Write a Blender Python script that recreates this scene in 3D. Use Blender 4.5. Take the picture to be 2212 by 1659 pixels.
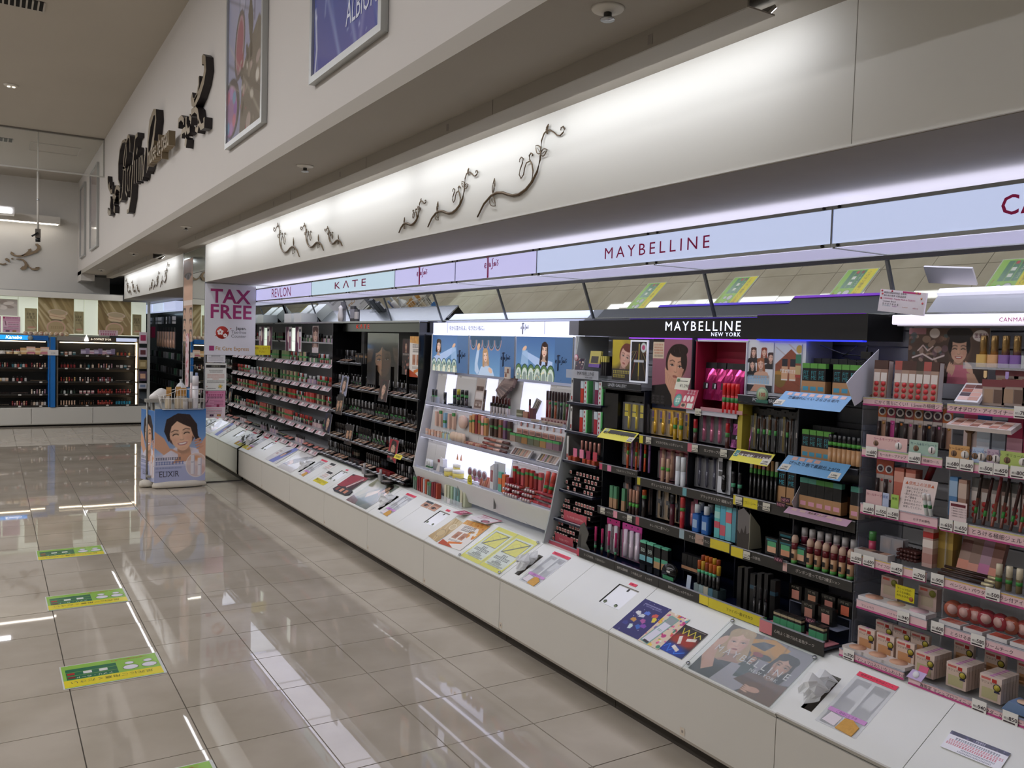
import bpy, math, random
import numpy as np
from mathutils import Matrix, Vector

# ------------------------------------------------------------------ scene, camera, light
scene = bpy.context.scene
for o in list(bpy.data.objects): bpy.data.objects.remove(o)
COL = scene.collection
random.seed(7)
PI = math.pi
D2R = PI/180

CAM_H, FPX = 1.554, 1823.45
YAW, PITCH, ROLL = 31.750*D2R, 2.795*D2R, 1.7185*D2R
_f = Vector((math.sin(YAW)*math.cos(PITCH), math.cos(YAW)*math.cos(PITCH), -math.sin(PITCH)))
_r = Vector((math.cos(YAW), -math.sin(YAW), 0)); _u = _r.cross(_f)
CR = math.cos(ROLL)*_r + math.sin(ROLL)*_u
CU = -math.sin(ROLL)*_r + math.cos(ROLL)*_u
cam = bpy.data.cameras.new('camera'); camo = bpy.data.objects.new('camera', cam); COL.objects.link(camo)
cam.sensor_width = 36.0; cam.lens = 36.0*FPX/2212; cam.clip_start = .05; cam.clip_end = 100
camo.matrix_world = Matrix(((CR.x, CU.x, -_f.x, 0), (CR.y, CU.y, -_f.y, 0), (CR.z, CU.z, -_f.z, CAM_H), (0, 0, 0, 1)))
scene.camera = camo

vs = scene.view_settings
vs.view_transform = 'Standard'; vs.look = 'None'; vs.gamma = 1; vs.use_curve_mapping = False
vs.exposure = 0.0
cy = scene.cycles
cy.max_bounces = 6; cy.diffuse_bounces = 3; cy.glossy_bounces = 4; cy.transmission_bounces = 4; cy.transparent_max_bounces = 10
cy.caustics_reflective = False; cy.caustics_refractive = False; cy.sample_clamp_indirect = 4.0; cy.use_adaptive_sampling = True; cy.adaptive_threshold = .06

world = bpy.data.worlds.new('world'); scene.world = world; world.use_nodes = True
world.node_tree.nodes['Background'].inputs[0].default_value = (.85, .88, 1, 1)
world.node_tree.nodes['Background'].inputs[1].default_value = .05

# strengths of the lamps the shop has
LAMP_HALL = 26.0      # tube lamps on the high ceiling of the aisle
LAMP_COVE = 7.5      # wall-wash tube over the ornament fascia
SIGN_FRONT = .74      # light box faces
SIGN_TOP = 2.8
SIGN_UNDER = 2.7     # louvre under the light boxes

# ------------------------------------------------------------------ helpers
def at(px, py, X=None, Y=None, Z=None):
    "world point of the photograph's pixel on a known plane"
    d = _f*FPX + CR*(px-1106) - CU*(py-829.5)
    if X is not None: t = X/d.x
    elif Y is not None: t = Y/d.y
    else: t = (Z-CAM_H)/d.z
    return Vector((0, 0, CAM_H)) + d*t

def lin(c):
    c = c/255.0
    return c/12.92 if c <= .04045 else ((c+.055)/1.055)**2.4
def rgb(h):
    if isinstance(h, str):
        h = h.lstrip('#'); h = tuple(int(h[i:i+2], 16) for i in (0, 2, 4))
    return h
def lrgb(h): return tuple(lin(v) for v in rgb(h))

_M = {}
def mat(col, rough=.5, metal=0.0, emit=0.0, alpha=1.0, noise=0.0, scale=8.0, bump=0.0, coat=0.0, trans=0.0, spec=.5):
    key = (rgb(col), rough, metal, emit, alpha, noise, scale, bump, coat, trans, spec)
    if key in _M: return _M[key]
    m = bpy.data.materials.new('paint_%02x%02x%02x' % tuple(rgb(col))); m.use_nodes = True
    nt = m.node_tree; b = nt.nodes['Principled BSDF']; c = lrgb(col)
    b.inputs['Base Color'].default_value = (*c, 1); b.inputs['Roughness'].default_value = rough
    b.inputs['Metallic'].default_value = metal; b.inputs['Specular IOR Level'].default_value = spec
    if emit:
        b.inputs['Emission Color'].default_value = (*c, 1); b.inputs['Emission Strength'].default_value = emit
    if alpha < 1: b.inputs['Alpha'].default_value = alpha
    if coat: b.inputs['Coat Weight'].default_value = coat; b.inputs['Coat Roughness'].default_value = .06
    if trans: b.inputs['Transmission Weight'].default_value = trans
    if noise or bump:
        tc = nt.nodes.new('ShaderNodeTexCoord'); n = nt.nodes.new('ShaderNodeTexNoise')
        n.inputs['Scale'].default_value = scale; n.inputs['Detail'].default_value = 5
        nt.links.new(tc.outputs['Object'], n.inputs['Vector'])
        if noise:
            mx = nt.nodes.new('ShaderNodeMix'); mx.data_type = 'RGBA'
            mx.inputs[6].default_value = (*[v*(1-noise) for v in c], 1); mx.inputs[7].default_value = (*[min(1, v*(1+noise)) for v in c], 1)
            nt.links.new(n.outputs['Fac'], mx.inputs[0]); nt.links.new(mx.outputs[2], b.inputs['Base Color'])
        if bump:
            bp = nt.nodes.new('ShaderNodeBump'); bp.inputs['Strength'].default_value = bump; bp.inputs['Distance'].default_value = .01
            nt.links.new(n.outputs['Fac'], bp.inputs['Height']); nt.links.new(bp.outputs['Normal'], b.inputs['Normal'])
    _M[key] = m
    return m
def acrylic(col='e8ecef', a=.22): return mat(col, .08, 0, 0, a)
def glow(col, s): return mat(col, .5, 0, s)

def vcol_mat(rough=.45, emit=0.0, coat=0.0):
    key = ('vc', rough, emit, coat)
    if key in _M: return _M[key]
    m = bpy.data.materials.new('print'); m.use_nodes = True; nt = m.node_tree; b = nt.nodes['Principled BSDF']
    a = nt.nodes.new('ShaderNodeAttribute'); a.attribute_name = 'ink'
    nt.links.new(a.outputs['Color'], b.inputs['Base Color']); b.inputs['Roughness'].default_value = rough
    if emit: nt.links.new(a.outputs['Color'], b.inputs['Emission Color']); b.inputs['Emission Strength'].default_value = emit
    if coat: b.inputs['Coat Weight'].default_value = coat; b.inputs['Coat Roughness'].default_value = .05
    _M[key] = m
    return m

# text -> cached (verts, faces) lying in the local XZ plane, facing -Y; origin = left end of the base line
_T = {}
def text_geo(s, size=1.0, width=1.0, space=1.0, bold=0.0, shear=0.0, depth=0.0):
    key = (s, width, space, bold, shear, depth > 0)
    if key not in _T:
        cu = bpy.data.curves.new('t', 'FONT'); cu.body = s; cu.size = 1; cu.space_character = space; cu.offset = bold; cu.shear = shear
        cu.resolution_u = 2; cu.extrude = .02 if depth > 0 else 0
        ob = bpy.data.objects.new('t', cu); me = bpy.data.meshes.new_from_object(ob)
        v = np.array([x.co[:] for x in me.vertices]).reshape(-1, 3); f = [tuple(p.vertices) for p in me.polygons]
        bpy.data.objects.remove(ob); bpy.data.curves.remove(cu); bpy.data.meshes.remove(me)
        if len(v) == 0: v = np.zeros((0, 3))
        v[:, 0] *= width
        _T[key] = (np.stack([v[:, 0], -v[:, 2]/.02 if depth > 0 else 0*v[:, 2], v[:, 1]], 1), f)
    v, f = _T[key]
    v = v.copy(); v[:, [0, 2]] *= size; v[:, 1] *= depth/2
    return v, f

class MB:
    "collects shapes for ONE mesh"
    def __init__(s): s.v = []; s.f = []; s.mi = []; s.mats = []; s.sm = []
    def m(s, mt):
        if mt not in s.mats: s.mats.append(mt)
        return s.mats.index(mt)
    def add(s, vs_, fs, mt, smooth=False):
        o = len(s.v); k = s.m(mt); s.v += [tuple(p) for p in vs_]
        for f in fs: s.f.append(tuple(i+o for i in f)); s.mi.append(k); s.sm.append(smooth)
        return s
    def box(s, x0, y0, z0, x1, y1, z1, mt):
        return s.add([(x0, y0, z0), (x1, y0, z0), (x1, y1, z0), (x0, y1, z0), (x0, y0, z1), (x1, y0, z1), (x1, y1, z1), (x0, y1, z1)],
                     [(0, 3, 2, 1), (4, 5, 6, 7), (0, 1, 5, 4), (1, 2, 6, 5), (2, 3, 7, 6), (3, 0, 4, 7)], mt)
    def rbox(s, x0, y0, z0, x1, y1, z1, mt, r=.004, n=2):
        "box with rounded vertical edges"
        P = []
        for cx, cy, a0 in ((x1-r, y0+r, -90), (x1-r, y1-r, 0), (x0+r, y1-r, 90), (x0+r, y0+r, 180)):
            for k in range(n+1):
                a = (a0+90*k/n)*D2R; P.append((cx+r*math.cos(a), cy+r*math.sin(a)))
        return s.prism(P, z0, z1, mt)
    def prism(s, P, z0, z1, mt, axis='z', smooth=False):
        n = len(P)
        if axis == 'z': a = [(x, y, z0) for x, y in P]; b = [(x, y, z1) for x, y in P]
        elif axis == 'y': a = [(x, z0, y) for x, y in P]; b = [(x, z1, y) for x, y in P]
        else: a = [(z0, x, y) for x, y in P]; b = [(z1, x, y) for x, y in P]
        fl = axis == 'y'
        F = [tuple(range(n)) if fl else tuple(reversed(range(n))), tuple(reversed(range(n, 2*n))) if fl else tuple(range(n, 2*n))]
        for i in range(n):
            j = (i+1) % n; q = (i, j, j+n, i+n); F.append(tuple(reversed(q)) if fl else q)
        return s.add(a+b, F, mt, smooth)
    def lathe(s, prof, mt, n=14, c=(0, 0, 0), axis='z', smooth=True):
        "prof = [(r, h)...]"
        V = []; F = []
        for r, h in prof:
            for k in range(n):
                a = 2*PI*k/n; p = (r*math.cos(a), r*math.sin(a), h)
                if axis == 'y': p = (p[0], h, p[1])
                if axis == 'x': p = (h, p[0], p[1])
                V.append((p[0]+c[0], p[1]+c[1], p[2]+c[2]))
        for i in range(len(prof)-1):
            for k in range(n):
                j = (k+1) % n; q = (i*n+k, i*n+j, (i+1)*n+j, (i+1)*n+k); F.append(q if axis != 'y' else tuple(reversed(q)))
        F.append(tuple(reversed(range(n))) if axis != 'y' else tuple(range(n)))
        e = tuple(range((len(prof)-1)*n, len(prof)*n)); F.append(e if axis != 'y' else tuple(reversed(e)))
        return s.add(V, F, mt, smooth)
    def cyl(s, c, r, h, mt, n=12, axis='z', r2=None): return s.lathe([(r, 0), (r if r2 is None else r2, h)], mt, n, c, axis)
    def tube(s, pts, r, mt, n=6, closed=False):
        "round bar along a path; r may be a list"
        pts = [Vector(p) for p in pts]; m = len(pts); V = []; F = []
        up0 = Vector((0, 0, 1))
        for i, p in enumerate(pts):
            a = pts[(i-1) % m] if (i > 0 or closed) else p; b = pts[(i+1) % m] if (i < m-1 or closed) else p
            d = (b-a).normalized(); up = up0 if abs(d.dot(up0)) < .95 else Vector((1, 0, 0))
            sx = d.cross(up).normalized(); sy = sx.cross(d); rr = r[i] if isinstance(r, (list, tuple)) else r
            for k in range(n):
                t = 2*PI*k/n; V.append(p+sx*(rr*math.cos(t))+sy*(rr*math.sin(t)))
        for i in range(m if closed else m-1):
            i2 = (i+1) % m
            for k in range(n):
                j = (k+1) % n; F.append((i*n+k, i*n+j, i2*n+j, i2*n+k))
        if not closed: F.append(tuple(reversed(range(n)))); F.append(tuple(range((m-1)*n, m*n)))
        return s.add(V, F, mt, True)
    def ribbon(s, pts, w, d, mf, ms):
        "flat cut-out stroke in the XZ plane, front at y=-d, back at 0; pts (x, z), w half width or list"
        n = len(pts); V = []
        for i, (x, z) in enumerate(pts):
            x0, z0 = pts[max(0, i-1)]; x1, z1 = pts[min(n-1, i+1)]; L = math.hypot(x1-x0, z1-z0) or 1; nx, nz = -(z1-z0)/L, (x1-x0)/L
            ww = w[i] if isinstance(w, (list, tuple)) else w
            V += [(x+nx*ww, -d, z+nz*ww), (x-nx*ww, -d, z-nz*ww), (x-nx*ww, 0, z-nz*ww), (x+nx*ww, 0, z+nz*ww)]
        fr = [(i*4, i*4+1, i*4+5, i*4+4) for i in range(n-1)]; sd = []
        for i in range(n-1): sd += [(i*4+1, i*4+2, i*4+6, i*4+5), (i*4+3, i*4, i*4+4, i*4+7)]
        sd += [(0, 3, 2, 1), (n*4-4, n*4-3, n*4-2, n*4-1)]
        o = len(s.v); s.add(V, fr, mf); k = s.m(ms)
        for f in sd: s.f.append(tuple(i+o for i in f)); s.mi.append(k); s.sm.append(False)
        return s
    def quad(s, p, mt): return s.add(p, [tuple(range(len(p)))], mt)
    def patch(s, x0, z0, x1, z1, mt, y=-.0006):
        "flat print on the front face"
        return s.quad([(x0, y, z0), (x1, y, z0), (x1, y, z1), (x0, y, z1)], mt)
    def text(s, t, size, x, z, mt, y=-.0009, align='l', fit=None, **k):
        v, f = text_geo(t, size, **k)
        if len(v) == 0: return s
        if fit: v[:, 0] *= fit/v[:, 0].max()
        w = v[:, 0].max()
        v[:, 0] += x-(w/2 if align == 'c' else w if align == 'r' else 0); v[:, 2] += z; v[:, 1] += y
        return s.add(v.tolist(), f, mt)
    def mesh(s, name='shape'):
        me = bpy.data.meshes.new(name); me.from_pydata(s.v, [], s.f)
        for mt in s.mats: me.materials.append(mt)
        me.polygons.foreach_set('material_index', s.mi); me.polygons.foreach_set('use_smooth', s.sm)
        me.update(); return me
    def build(s, name, parent=None, loc=(0, 0, 0), rz=0.0, rx=0.0): return obj(name, s.mesh(name), parent, loc, rz, rx)

def obj(name, me, parent=None, loc=(0, 0, 0), rz=0.0, rx=0.0, ry=0.0):
    o = bpy.data.objects.new(name, me); COL.objects.link(o)
    if parent is not None: o.parent = parent
    o.matrix_basis = Matrix.Translation(loc) @ Matrix.Rotation(rz, 4, 'Z') @ Matrix.Rotation(rx, 4, 'X') @ Matrix.Rotation(ry, 4, 'Y')
    return o
def tag(o, label, cat, group=None):
    o['label'] = label; o['category'] = cat
    if group: o['group'] = group
    return o
def thing(name, label, cat, loc=(0, 0, 0), rz=0.0, rx=0.0, group=None):
    return tag(obj(name, None, None, loc, rz, rx), label, cat, group)
def struct(o): o['kind'] = 'structure'; return o
SH = -PI/2      # turn of everything that faces the aisle from the shelf wall: local right = -Y, local depth = +X
def wloc(y, x, z): return (x, y, z)
ORD = ['leftmost', 'second from left', 'third from left', 'fourth from left', 'fifth from left', 'sixth from left', 'seventh from left', 'eighth from left',
       'ninth from left', 'tenth from left', 'eleventh from left', 'twelfth from left', ]
ORD += [w+' from left' for w in 'thirteenth fourteenth fifteenth sixteenth seventeenth eighteenth nineteenth twentieth twenty-first twenty-second twenty-third twenty-fourth'.split()]

# ------------------------------------------------------------------ painter for flat prints (posters, cards)
class Cv:
    "small canvas, height = 1, width = aspect, painted then carried by the print's own vertices"
    def __init__(s, asp, n=120, bg='ffffff'):
        s.ny = n; s.nx = max(4, int(round(n*asp))); s.asp = asp; k = 2
        s.Y, s.X = np.meshgrid((np.arange(s.ny*k)+.5)/(s.ny*k), (np.arange(s.nx*k)+.5)/(s.nx*k)*asp, indexing='ij')
        s.a = np.empty((s.ny*k, s.nx*k, 3)); s.a[:] = np.array(rgb(bg))/255; s.px = 1/(n*k); s.T = (0, 0, 1, 0)
    def frame(s, cx=0, cy=0, sc=1, rot=0): s.T = (cx, cy, sc, rot*D2R); return s
    def loc(s):
        cx, cy, sc, r = s.T; dx = (s.X-cx)/sc; dy = (s.Y-cy)/sc
        return dx*math.cos(r)+dy*math.sin(r), -dx*math.sin(r)+dy*math.cos(r)
    def put(s, m, col, a=1.0):
        k = m > 0; mm = (np.minimum(m[k], 1)*a)[:, None]; s.a[k] = s.a[k]*(1-mm)+mm*(np.array(rgb(col))/255); return s
    def ell(s, cx, cy, rx, ry, col, rot=0, a=1.0, soft=0.0):
        x, y = s.loc(); x = x-cx; y = y-cy; t = rot*D2R; x, y = x*math.cos(t)+y*math.sin(t), -x*math.sin(t)+y*math.cos(t)
        d = (np.sqrt((x/rx)**2+(y/ry)**2)-1)*min(rx, ry); w = max(s.px/s.T[2], soft)
        return s.put(.5-d/w, col, a)
    def rect(s, x0, y0, x1, y1, col, a=1.0):
        if s.T == (0, 0, 1, 0):
            j0, j1 = [int(np.clip(round(v/s.px), 0, s.a.shape[1])) for v in (x0, x1)]; i0, i1 = [int(np.clip(round(v/s.px), 0, s.a.shape[0])) for v in (y0, y1)]
            s.a[i0:i1, j0:j1] = s.a[i0:i1, j0:j1]*(1-a)+a*np.array(rgb(col))/255; return s
        x, y = s.loc(); return s.put(((x >= x0) & (x <= x1) & (y >= y0) & (y <= y1)).astype(float), col, a)
    def poly(s, P, col, a=1.0):
        x, y = s.loc(); m = np.zeros(x.shape, bool); n = len(P)
        for i in range(n):
            (x1, y1), (x2, y2) = P[i], P[(i+1) % n]
            if y1 == y2: continue
            m ^= ((y1 > y) != (y2 > y)) & (x < (x2-x1)*(y-y1)/(y2-y1)+x1)
        return s.put(m.astype(float), col, a)
    def stroke(s, P, w, col, a=1.0, soft=0.0):
        x, y = s.loc(); d = np.full(x.shape, 9.0)
        for (x1, y1), (x2, y2) in zip(P, P[1:]):
            L = (x2-x1)**2+(y2-y1)**2+1e-12; t = np.clip(((x-x1)*(x2-x1)+(y-y1)*(y2-y1))/L, 0, 1)
            d = np.minimum(d, np.hypot(x-x1-t*(x2-x1), y-y1-t*(y2-y1)))
        return s.put(.5-(d-w/2)/max(s.px/s.T[2], soft), col, a)
    def arc(s, cx, cy, rx, ry, a0, a1, w, col, n=10, a=1.0):
        return s.stroke([(cx+rx*math.cos((a0+(a1-a0)*i/n)*D2R), cy+ry*math.sin((a0+(a1-a0)*i/n)*D2R)) for i in range(n+1)], w, col, a)
    def grad(s, c0, c1, ax='y', lo=0.0, hi=1.0):
        x, y = s.loc(); t = np.clip(((y if ax == 'y' else x)-lo)/(hi-lo), 0, 1)[..., None]
        s.a = np.array(rgb(c0))/255*(1-t)+np.array(rgb(c1))/255*t; return s
    def rows(s, x0, x1, y, h, col, seed=1, a=.9):
        "a line of print too small to read"
        R = random.Random(seed); x = x0
        while x < x1-h*.3:
            w = h*R.uniform(.6, .95); s.rect(x, y, min(x1, x+w*.85), y+h*.24, col, a); s.rect(x+w*.1, y+h*.38, min(x1, x+w*.75), y+h*.6, col, a*.8); s.rect(x, y+h*.75, min(x1, x+w*.85), y+h, col, a*.9); s.rect(x+w*.3, y, x+w*.45, y+h, col, a*.8)
            x += w*1.12
        return s
    def specks(s, n, cols, r0, r1, seed=1, box=None, a=.9):
        R = random.Random(seed); x0, y0, x1, y1 = box or (0, 0, s.asp, 1)
        for i in range(n):
            r = R.uniform(r0, r1); s.ell(R.uniform(x0, x1), R.uniform(y0, y1), r, r*R.uniform(.4, 1), R.choice(cols), R.uniform(0, 180), a)
        return s
    def streaks(s, n, cols, w0, w1, seed=1, ang=60, a=.5):
        R = random.Random(seed)
        for i in range(n):
            x, y = R.uniform(-.2, s.asp+.2), R.uniform(-.2, 1.2); t = (ang+R.uniform(-12, 12))*D2R; L = R.uniform(.3, 1.1)
            s.stroke([(x-L*math.cos(t), y-L*math.sin(t)), (x+L*math.cos(t), y+L*math.sin(t))], R.uniform(w0, w1), R.choice(cols), a, .02)
        return s
    def pix(s):
        k = 2; return s.a.reshape(s.ny, k, s.nx, k, 3).mean((1, 3))

def face(c, cx, cy, sc, skin='e2b79b', hair='2a1d1a', rot=0, lip='b5535a', long=0.0, smile=False, fringe=0, top=None, neck=True, dark=None, ear=False):
    "a generic model's head; sc = half the face height"
    c.frame(cx, cy, sc, rot); sh = dark or tuple(int(v*.8) for v in rgb(skin)); li = tuple(min(255, int(v*1.08)) for v in rgb(skin)); hl = tuple(min(255, int(v*1.5+14)) for v in rgb(hair)); dk = tuple(int(v*.62) for v in rgb(skin))
    c.ell(0, -.2, .78, .92, hair)
    if long: c.poly([(-.78, -.3), (.78, -.3), (.95, long*.6), (.9, long), (.45, long+.15), (.3, .8), (-.3, .8), (-.5, long+.2), (-.98, long), (-.9, long*.5)], hair)
    if neck: c.poly([(-.3, .5), (.32, .5), (.36, 1.25), (.75, 1.55), (-.75, 1.55), (-.34, 1.25)], sh); c.ell(0, .95, .36, .16, dk, 0, .5, .15)
    if top: c.poly([(-.4, 1.28), (0, 1.5), (.4, 1.28), (1.4, 1.58), (1.8, 2.6), (-1.8, 2.6), (-1.4, 1.58)], top)
    if ear: c.ell(.66, .1, .09, .2, sh); c.ell(-.66, .1, .09, .2, sh)
    c.ell(0, -.12, .63, .76, skin); c.ell(0, .28, .53, .56, skin); c.ell(0, .5, .36, .43, skin)
    c.ell(.5, .15, .2, .62, sh, 6, .45, .38); c.ell(-.54, .2, .12, .55, sh, -6, .25, .3); c.ell(-.16, -.1, .32, .5, li, 0, .35, .4); c.ell(0, .82, .22, .1, sh, 0, .3, .12)
    for sx in (-1, 1):
        c.ell(sx*.33, .28, .2, .14, 'd08878', 0, .22, .2); c.ell(sx*.29, -.07, .2, .1, dk, 0, .28, .12)
        c.stroke([(sx*.13, -.2), (sx*.29, -.26), (sx*.48, -.19)], .045, hair, .75, .04)
        if smile: c.arc(sx*.29, .03, .14, .07, 185, 355, .05, '2a1a17')
        else: c.ell(sx*.29, .0, .13, .05, 'e8dfda', 0, .9); c.ell(sx*.29, .0, .055, .055, '33241f'); c.stroke([(sx*.16, .015), (sx*.27, -.055), (sx*.43, -.01)], .034, '1d1413')
    c.stroke([(.07, -.02), (.1, .24)], .07, sh, .35, .1); c.stroke([(-.01, -.1), (0, .22)], .05, li, .45, .07); c.stroke([(-.1, .3), (-.04, .335), (.04, .335), (.1, .3)], .03, dk, .7, .02)
    if smile: c.ell(0, .53, .25, .11, lip); c.ell(0, .52, .2, .06, 'f5efeb'); c.rect(-.3, .38, .3, .485, skin); c.stroke([(-.25, .49), (-.08, .475), (0, .487), (.08, .475), (.25, .49)], .035, lip)
    else: c.poly([(-.2, .54), (-.06, .49), (0, .505), (.06, .49), (.2, .54), (0, .56)], lip); c.ell(0, .565, .17, .065, lip); c.stroke([(-.2, .542), (0, .55), (.2, .542)], .02, dk, .8); c.ell(-.03, .585, .07, .02, li, 0, .35, .03)
    if fringe == 0: c.ell(-.4, -.74, .42, .34, hair, -32); c.ell(.38, -.76, .44, .34, hair, 30); c.ell(-.64, -.3, .1, .5, hair, 6); c.ell(.66, -.3, .1, .5, hair, -6)
    elif fringe == 1: c.ell(0, -.7, .66, .3, hair); c.ell(-.6, -.3, .13, .55, hair); c.ell(.62, -.3, .13, .55, hair)
    elif fringe == 3: c.poly([(-.7, .3), (-.84, -.3), (-.62, -.92), (0, -1.16), (.6, -1.0), (.9, -.4), (.86, .25), (1.0, .58), (.72, .5), (.6, .1), (.54, -.28), (.2, -.5), (-.1, -.74), (-.42, -.5), (-.58, -.1), (-.6, .25)], hair)
    else: c.ell(.1, -.8, .66, .34, hair, -8); c.ell(.62, -.35, .12, .5, hair, -6)
    for k in range(4): c.stroke([(-.5+.3*k, -.98+.05*abs(k-1.5)), (-.62+.4*k, -.72)], .03, hl, .35, .06)
    c.frame(); return c

_PM = {}
def print_mesh(key, cv, w, h, thick=.0015, back='f2f0ec', emit=0.0, coat=0.0, rough=.45):
    "a sheet: painted front at y=0 facing -Y, x -w/2..w/2, z 0..h, with real thickness behind"
    if key in _PM: return _PM[key]
    px = cv.pix(); ny, nx = px.shape[:2]
    xs = np.linspace(-w/2, w/2, nx); zs = np.linspace(h, 0, ny); gx, gz = np.meshgrid(xs, zs)
    V = np.stack([gx.ravel(), np.zeros(nx*ny), gz.ravel()], 1); i = np.arange(nx*ny).reshape(ny, nx)
    F = np.stack([i[1:, :-1].ravel(), i[1:, 1:].ravel(), i[:-1, 1:].ravel(), i[:-1, :-1].ravel()], 1).tolist()
    nf = len(F); e = .0002; o = len(V)
    B = [(-w/2, e, 0), (w/2, e, 0), (w/2, thick, 0), (-w/2, thick, 0), (-w/2, e, h), (w/2, e, h), (w/2, thick, h), (-w/2, thick, h)]
    F += [tuple(j+o for j in q) for q in ((0, 3, 2, 1), (4, 5, 6, 7), (1, 2, 6, 5), (2, 3, 7, 6), (3, 0, 4, 7))]
    me = bpy.data.meshes.new('print'); me.from_pydata(V.tolist()+B, [], F)
    me.materials.append(vcol_mat(rough, emit, coat)); me.materials.append(mat(back, .6))
    me.polygons.foreach_set('material_index', [0]*nf+[1]*5)
    ca = me.color_attributes.new('ink', 'FLOAT_COLOR', 'POINT'); p = px.reshape(-1, 3)
    l = np.where(p <= .04045, p/12.92, ((p+.055)/1.055)**2.4)
    buf = np.ones((len(V)+8, 4)); buf[:len(V), :3] = l; ca.data.foreach_set('color', buf.ravel().astype(np.float32))
    me.update(); _PM[key] = me
    return me
# ------------------------------------------------------------------ the setting
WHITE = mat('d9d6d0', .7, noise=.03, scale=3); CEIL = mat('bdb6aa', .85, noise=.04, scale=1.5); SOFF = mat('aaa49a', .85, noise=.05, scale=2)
BULK = mat('cdc8c2', .75, noise=.02, scale=2); STEEL = mat('b9bcc0', .25, .9); DSTEEL = mat('6e7276', .3, .8); GREYP = mat('9a9a98', .5); BLACK = mat('0b0b0d', .35)
MIRROR = mat('e9efe9', .012, 1.0); PANELW = mat('e3e2dc', .42, noise=.03, scale=6); TRIMG = mat('a9a8a2', .5)

# floor: slab (joint colour) and separate polished tiles
TS, JX, JY = .4, .6909, 2.4096
b = MB(); b.box(-8, -6, -.12, 3.0, 18.6, -.006, mat('5d564d', .8)); floor = struct(b.build('floor'))
def tile_mat():
    m = bpy.data.materials.new('polished_tile'); m.use_nodes = True; nt = m.node_tree; p = nt.nodes['Principled BSDF']
    tc = nt.nodes.new('ShaderNodeNewGeometry'); n = nt.nodes.new('ShaderNodeTexNoise'); n.inputs['Scale'].default_value = 2.2; n.inputs['Detail'].default_value = 6
    r = nt.nodes.new('ShaderNodeValToRGB'); r.color_ramp.elements[0].color = (*lrgb('ada394'), 1); r.color_ramp.elements[1].color = (*lrgb('beb4a6'), 1)
    r.color_ramp.elements[0].position = .35; r.color_ramp.elements[1].position = .65
    nt.links.new(tc.outputs['Position'], n.inputs['Vector']); nt.links.new(n.outputs['Fac'], r.inputs['Fac']); nt.links.new(r.outputs['Color'], p.inputs['Base Color'])
    p.inputs['Roughness'].default_value = .022; p.inputs['Specular IOR Level'].default_value = .62
    return m
TILE = tile_mat(); g = .0022
b = MB(); b.box(-TS/2+g, -TS/2+g, -.012, TS/2-g, TS/2-g, 0, TILE); tile_me = b.mesh('tile')
rest = MB(); ntile = 0; R = random.Random(3)
def inview(x, y):
    d = Vector((x, y, -CAM_H)); z = d.dot(_f)
    if z < .3: return False
    px, py = 1106+FPX*d.dot(CR)/z, 829.5-FPX*d.dot(CU)/z
    return -150 < px < 2360 and py < 1850
for i in range(-21, 5):
    for j in range(-20, 34):
        x, y = JX+TS*(i+.5), JY+TS*(j+.5)
        if x > 2.75 or x < -7.7 or y > 15.9 or (x > 2.3 and y < 9): continue
        if inview(x, y) and y < 10.6 and ntile < 300:
            o = obj('tile', tile_me, floor, (x, y, 0)); o.rotation_euler = (R.gauss(0, .0007), R.gauss(0, .0007), 0); ntile += 1
        else: rest.box(x-TS/2+g, y-TS/2+g, -.012, x+TS/2-g, y+TS/2-g, 0, TILE)
o = rest.build('tiles_beyond', floor); o['kind'] = 'stuff'

def slab(name, x0, y0, z0, x1, y1, z1, m): b = MB(); b.box(x0, y0, z0, x1, y1, z1, m); return struct(b.build(name))
ZS, ZC, XB = 2.4625, 4.02, 1.255
slab('wall_shelves', 3.0, -6, 0, 3.1, 18.6, ZS, WHITE)
slab('wall_left', -8.1, -6, 0, -8, 18.6, ZC, WHITE)
slab('wall_entrance', -8, -6.1, 0, 3.1, -6, ZC, WHITE)
slab('wall_back', -8, 16.1, 0, 1.75, 16.25, ZC, WHITE)
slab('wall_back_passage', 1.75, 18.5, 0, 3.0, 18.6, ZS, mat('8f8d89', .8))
slab('ceiling', -8, -6, ZC, XB+.02, 16.1, ZC+.1, CEIL)
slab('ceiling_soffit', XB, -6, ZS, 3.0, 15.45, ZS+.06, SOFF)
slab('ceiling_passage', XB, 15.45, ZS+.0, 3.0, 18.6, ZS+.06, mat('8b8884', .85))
slab('wall_bulkhead', XB, -6, ZS+.06, XB+.1, 15.45, ZC, BULK)
slab('trim_bulkhead_corner', XB-.0, 15.45, 2.36, XB+.2, 16.1, ZC, BULK)
# cornice ledge and dark upper recess over the far counters
slab('trim_cornice', -3.2, 15.3, 2.05, 1.86, 15.5, 2.14, mat('e6e4dc', .6))
slab('trim_ledge', -3.2, 15.5, 2.10, 1.9, 16.1, 2.16, GREYP)

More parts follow.
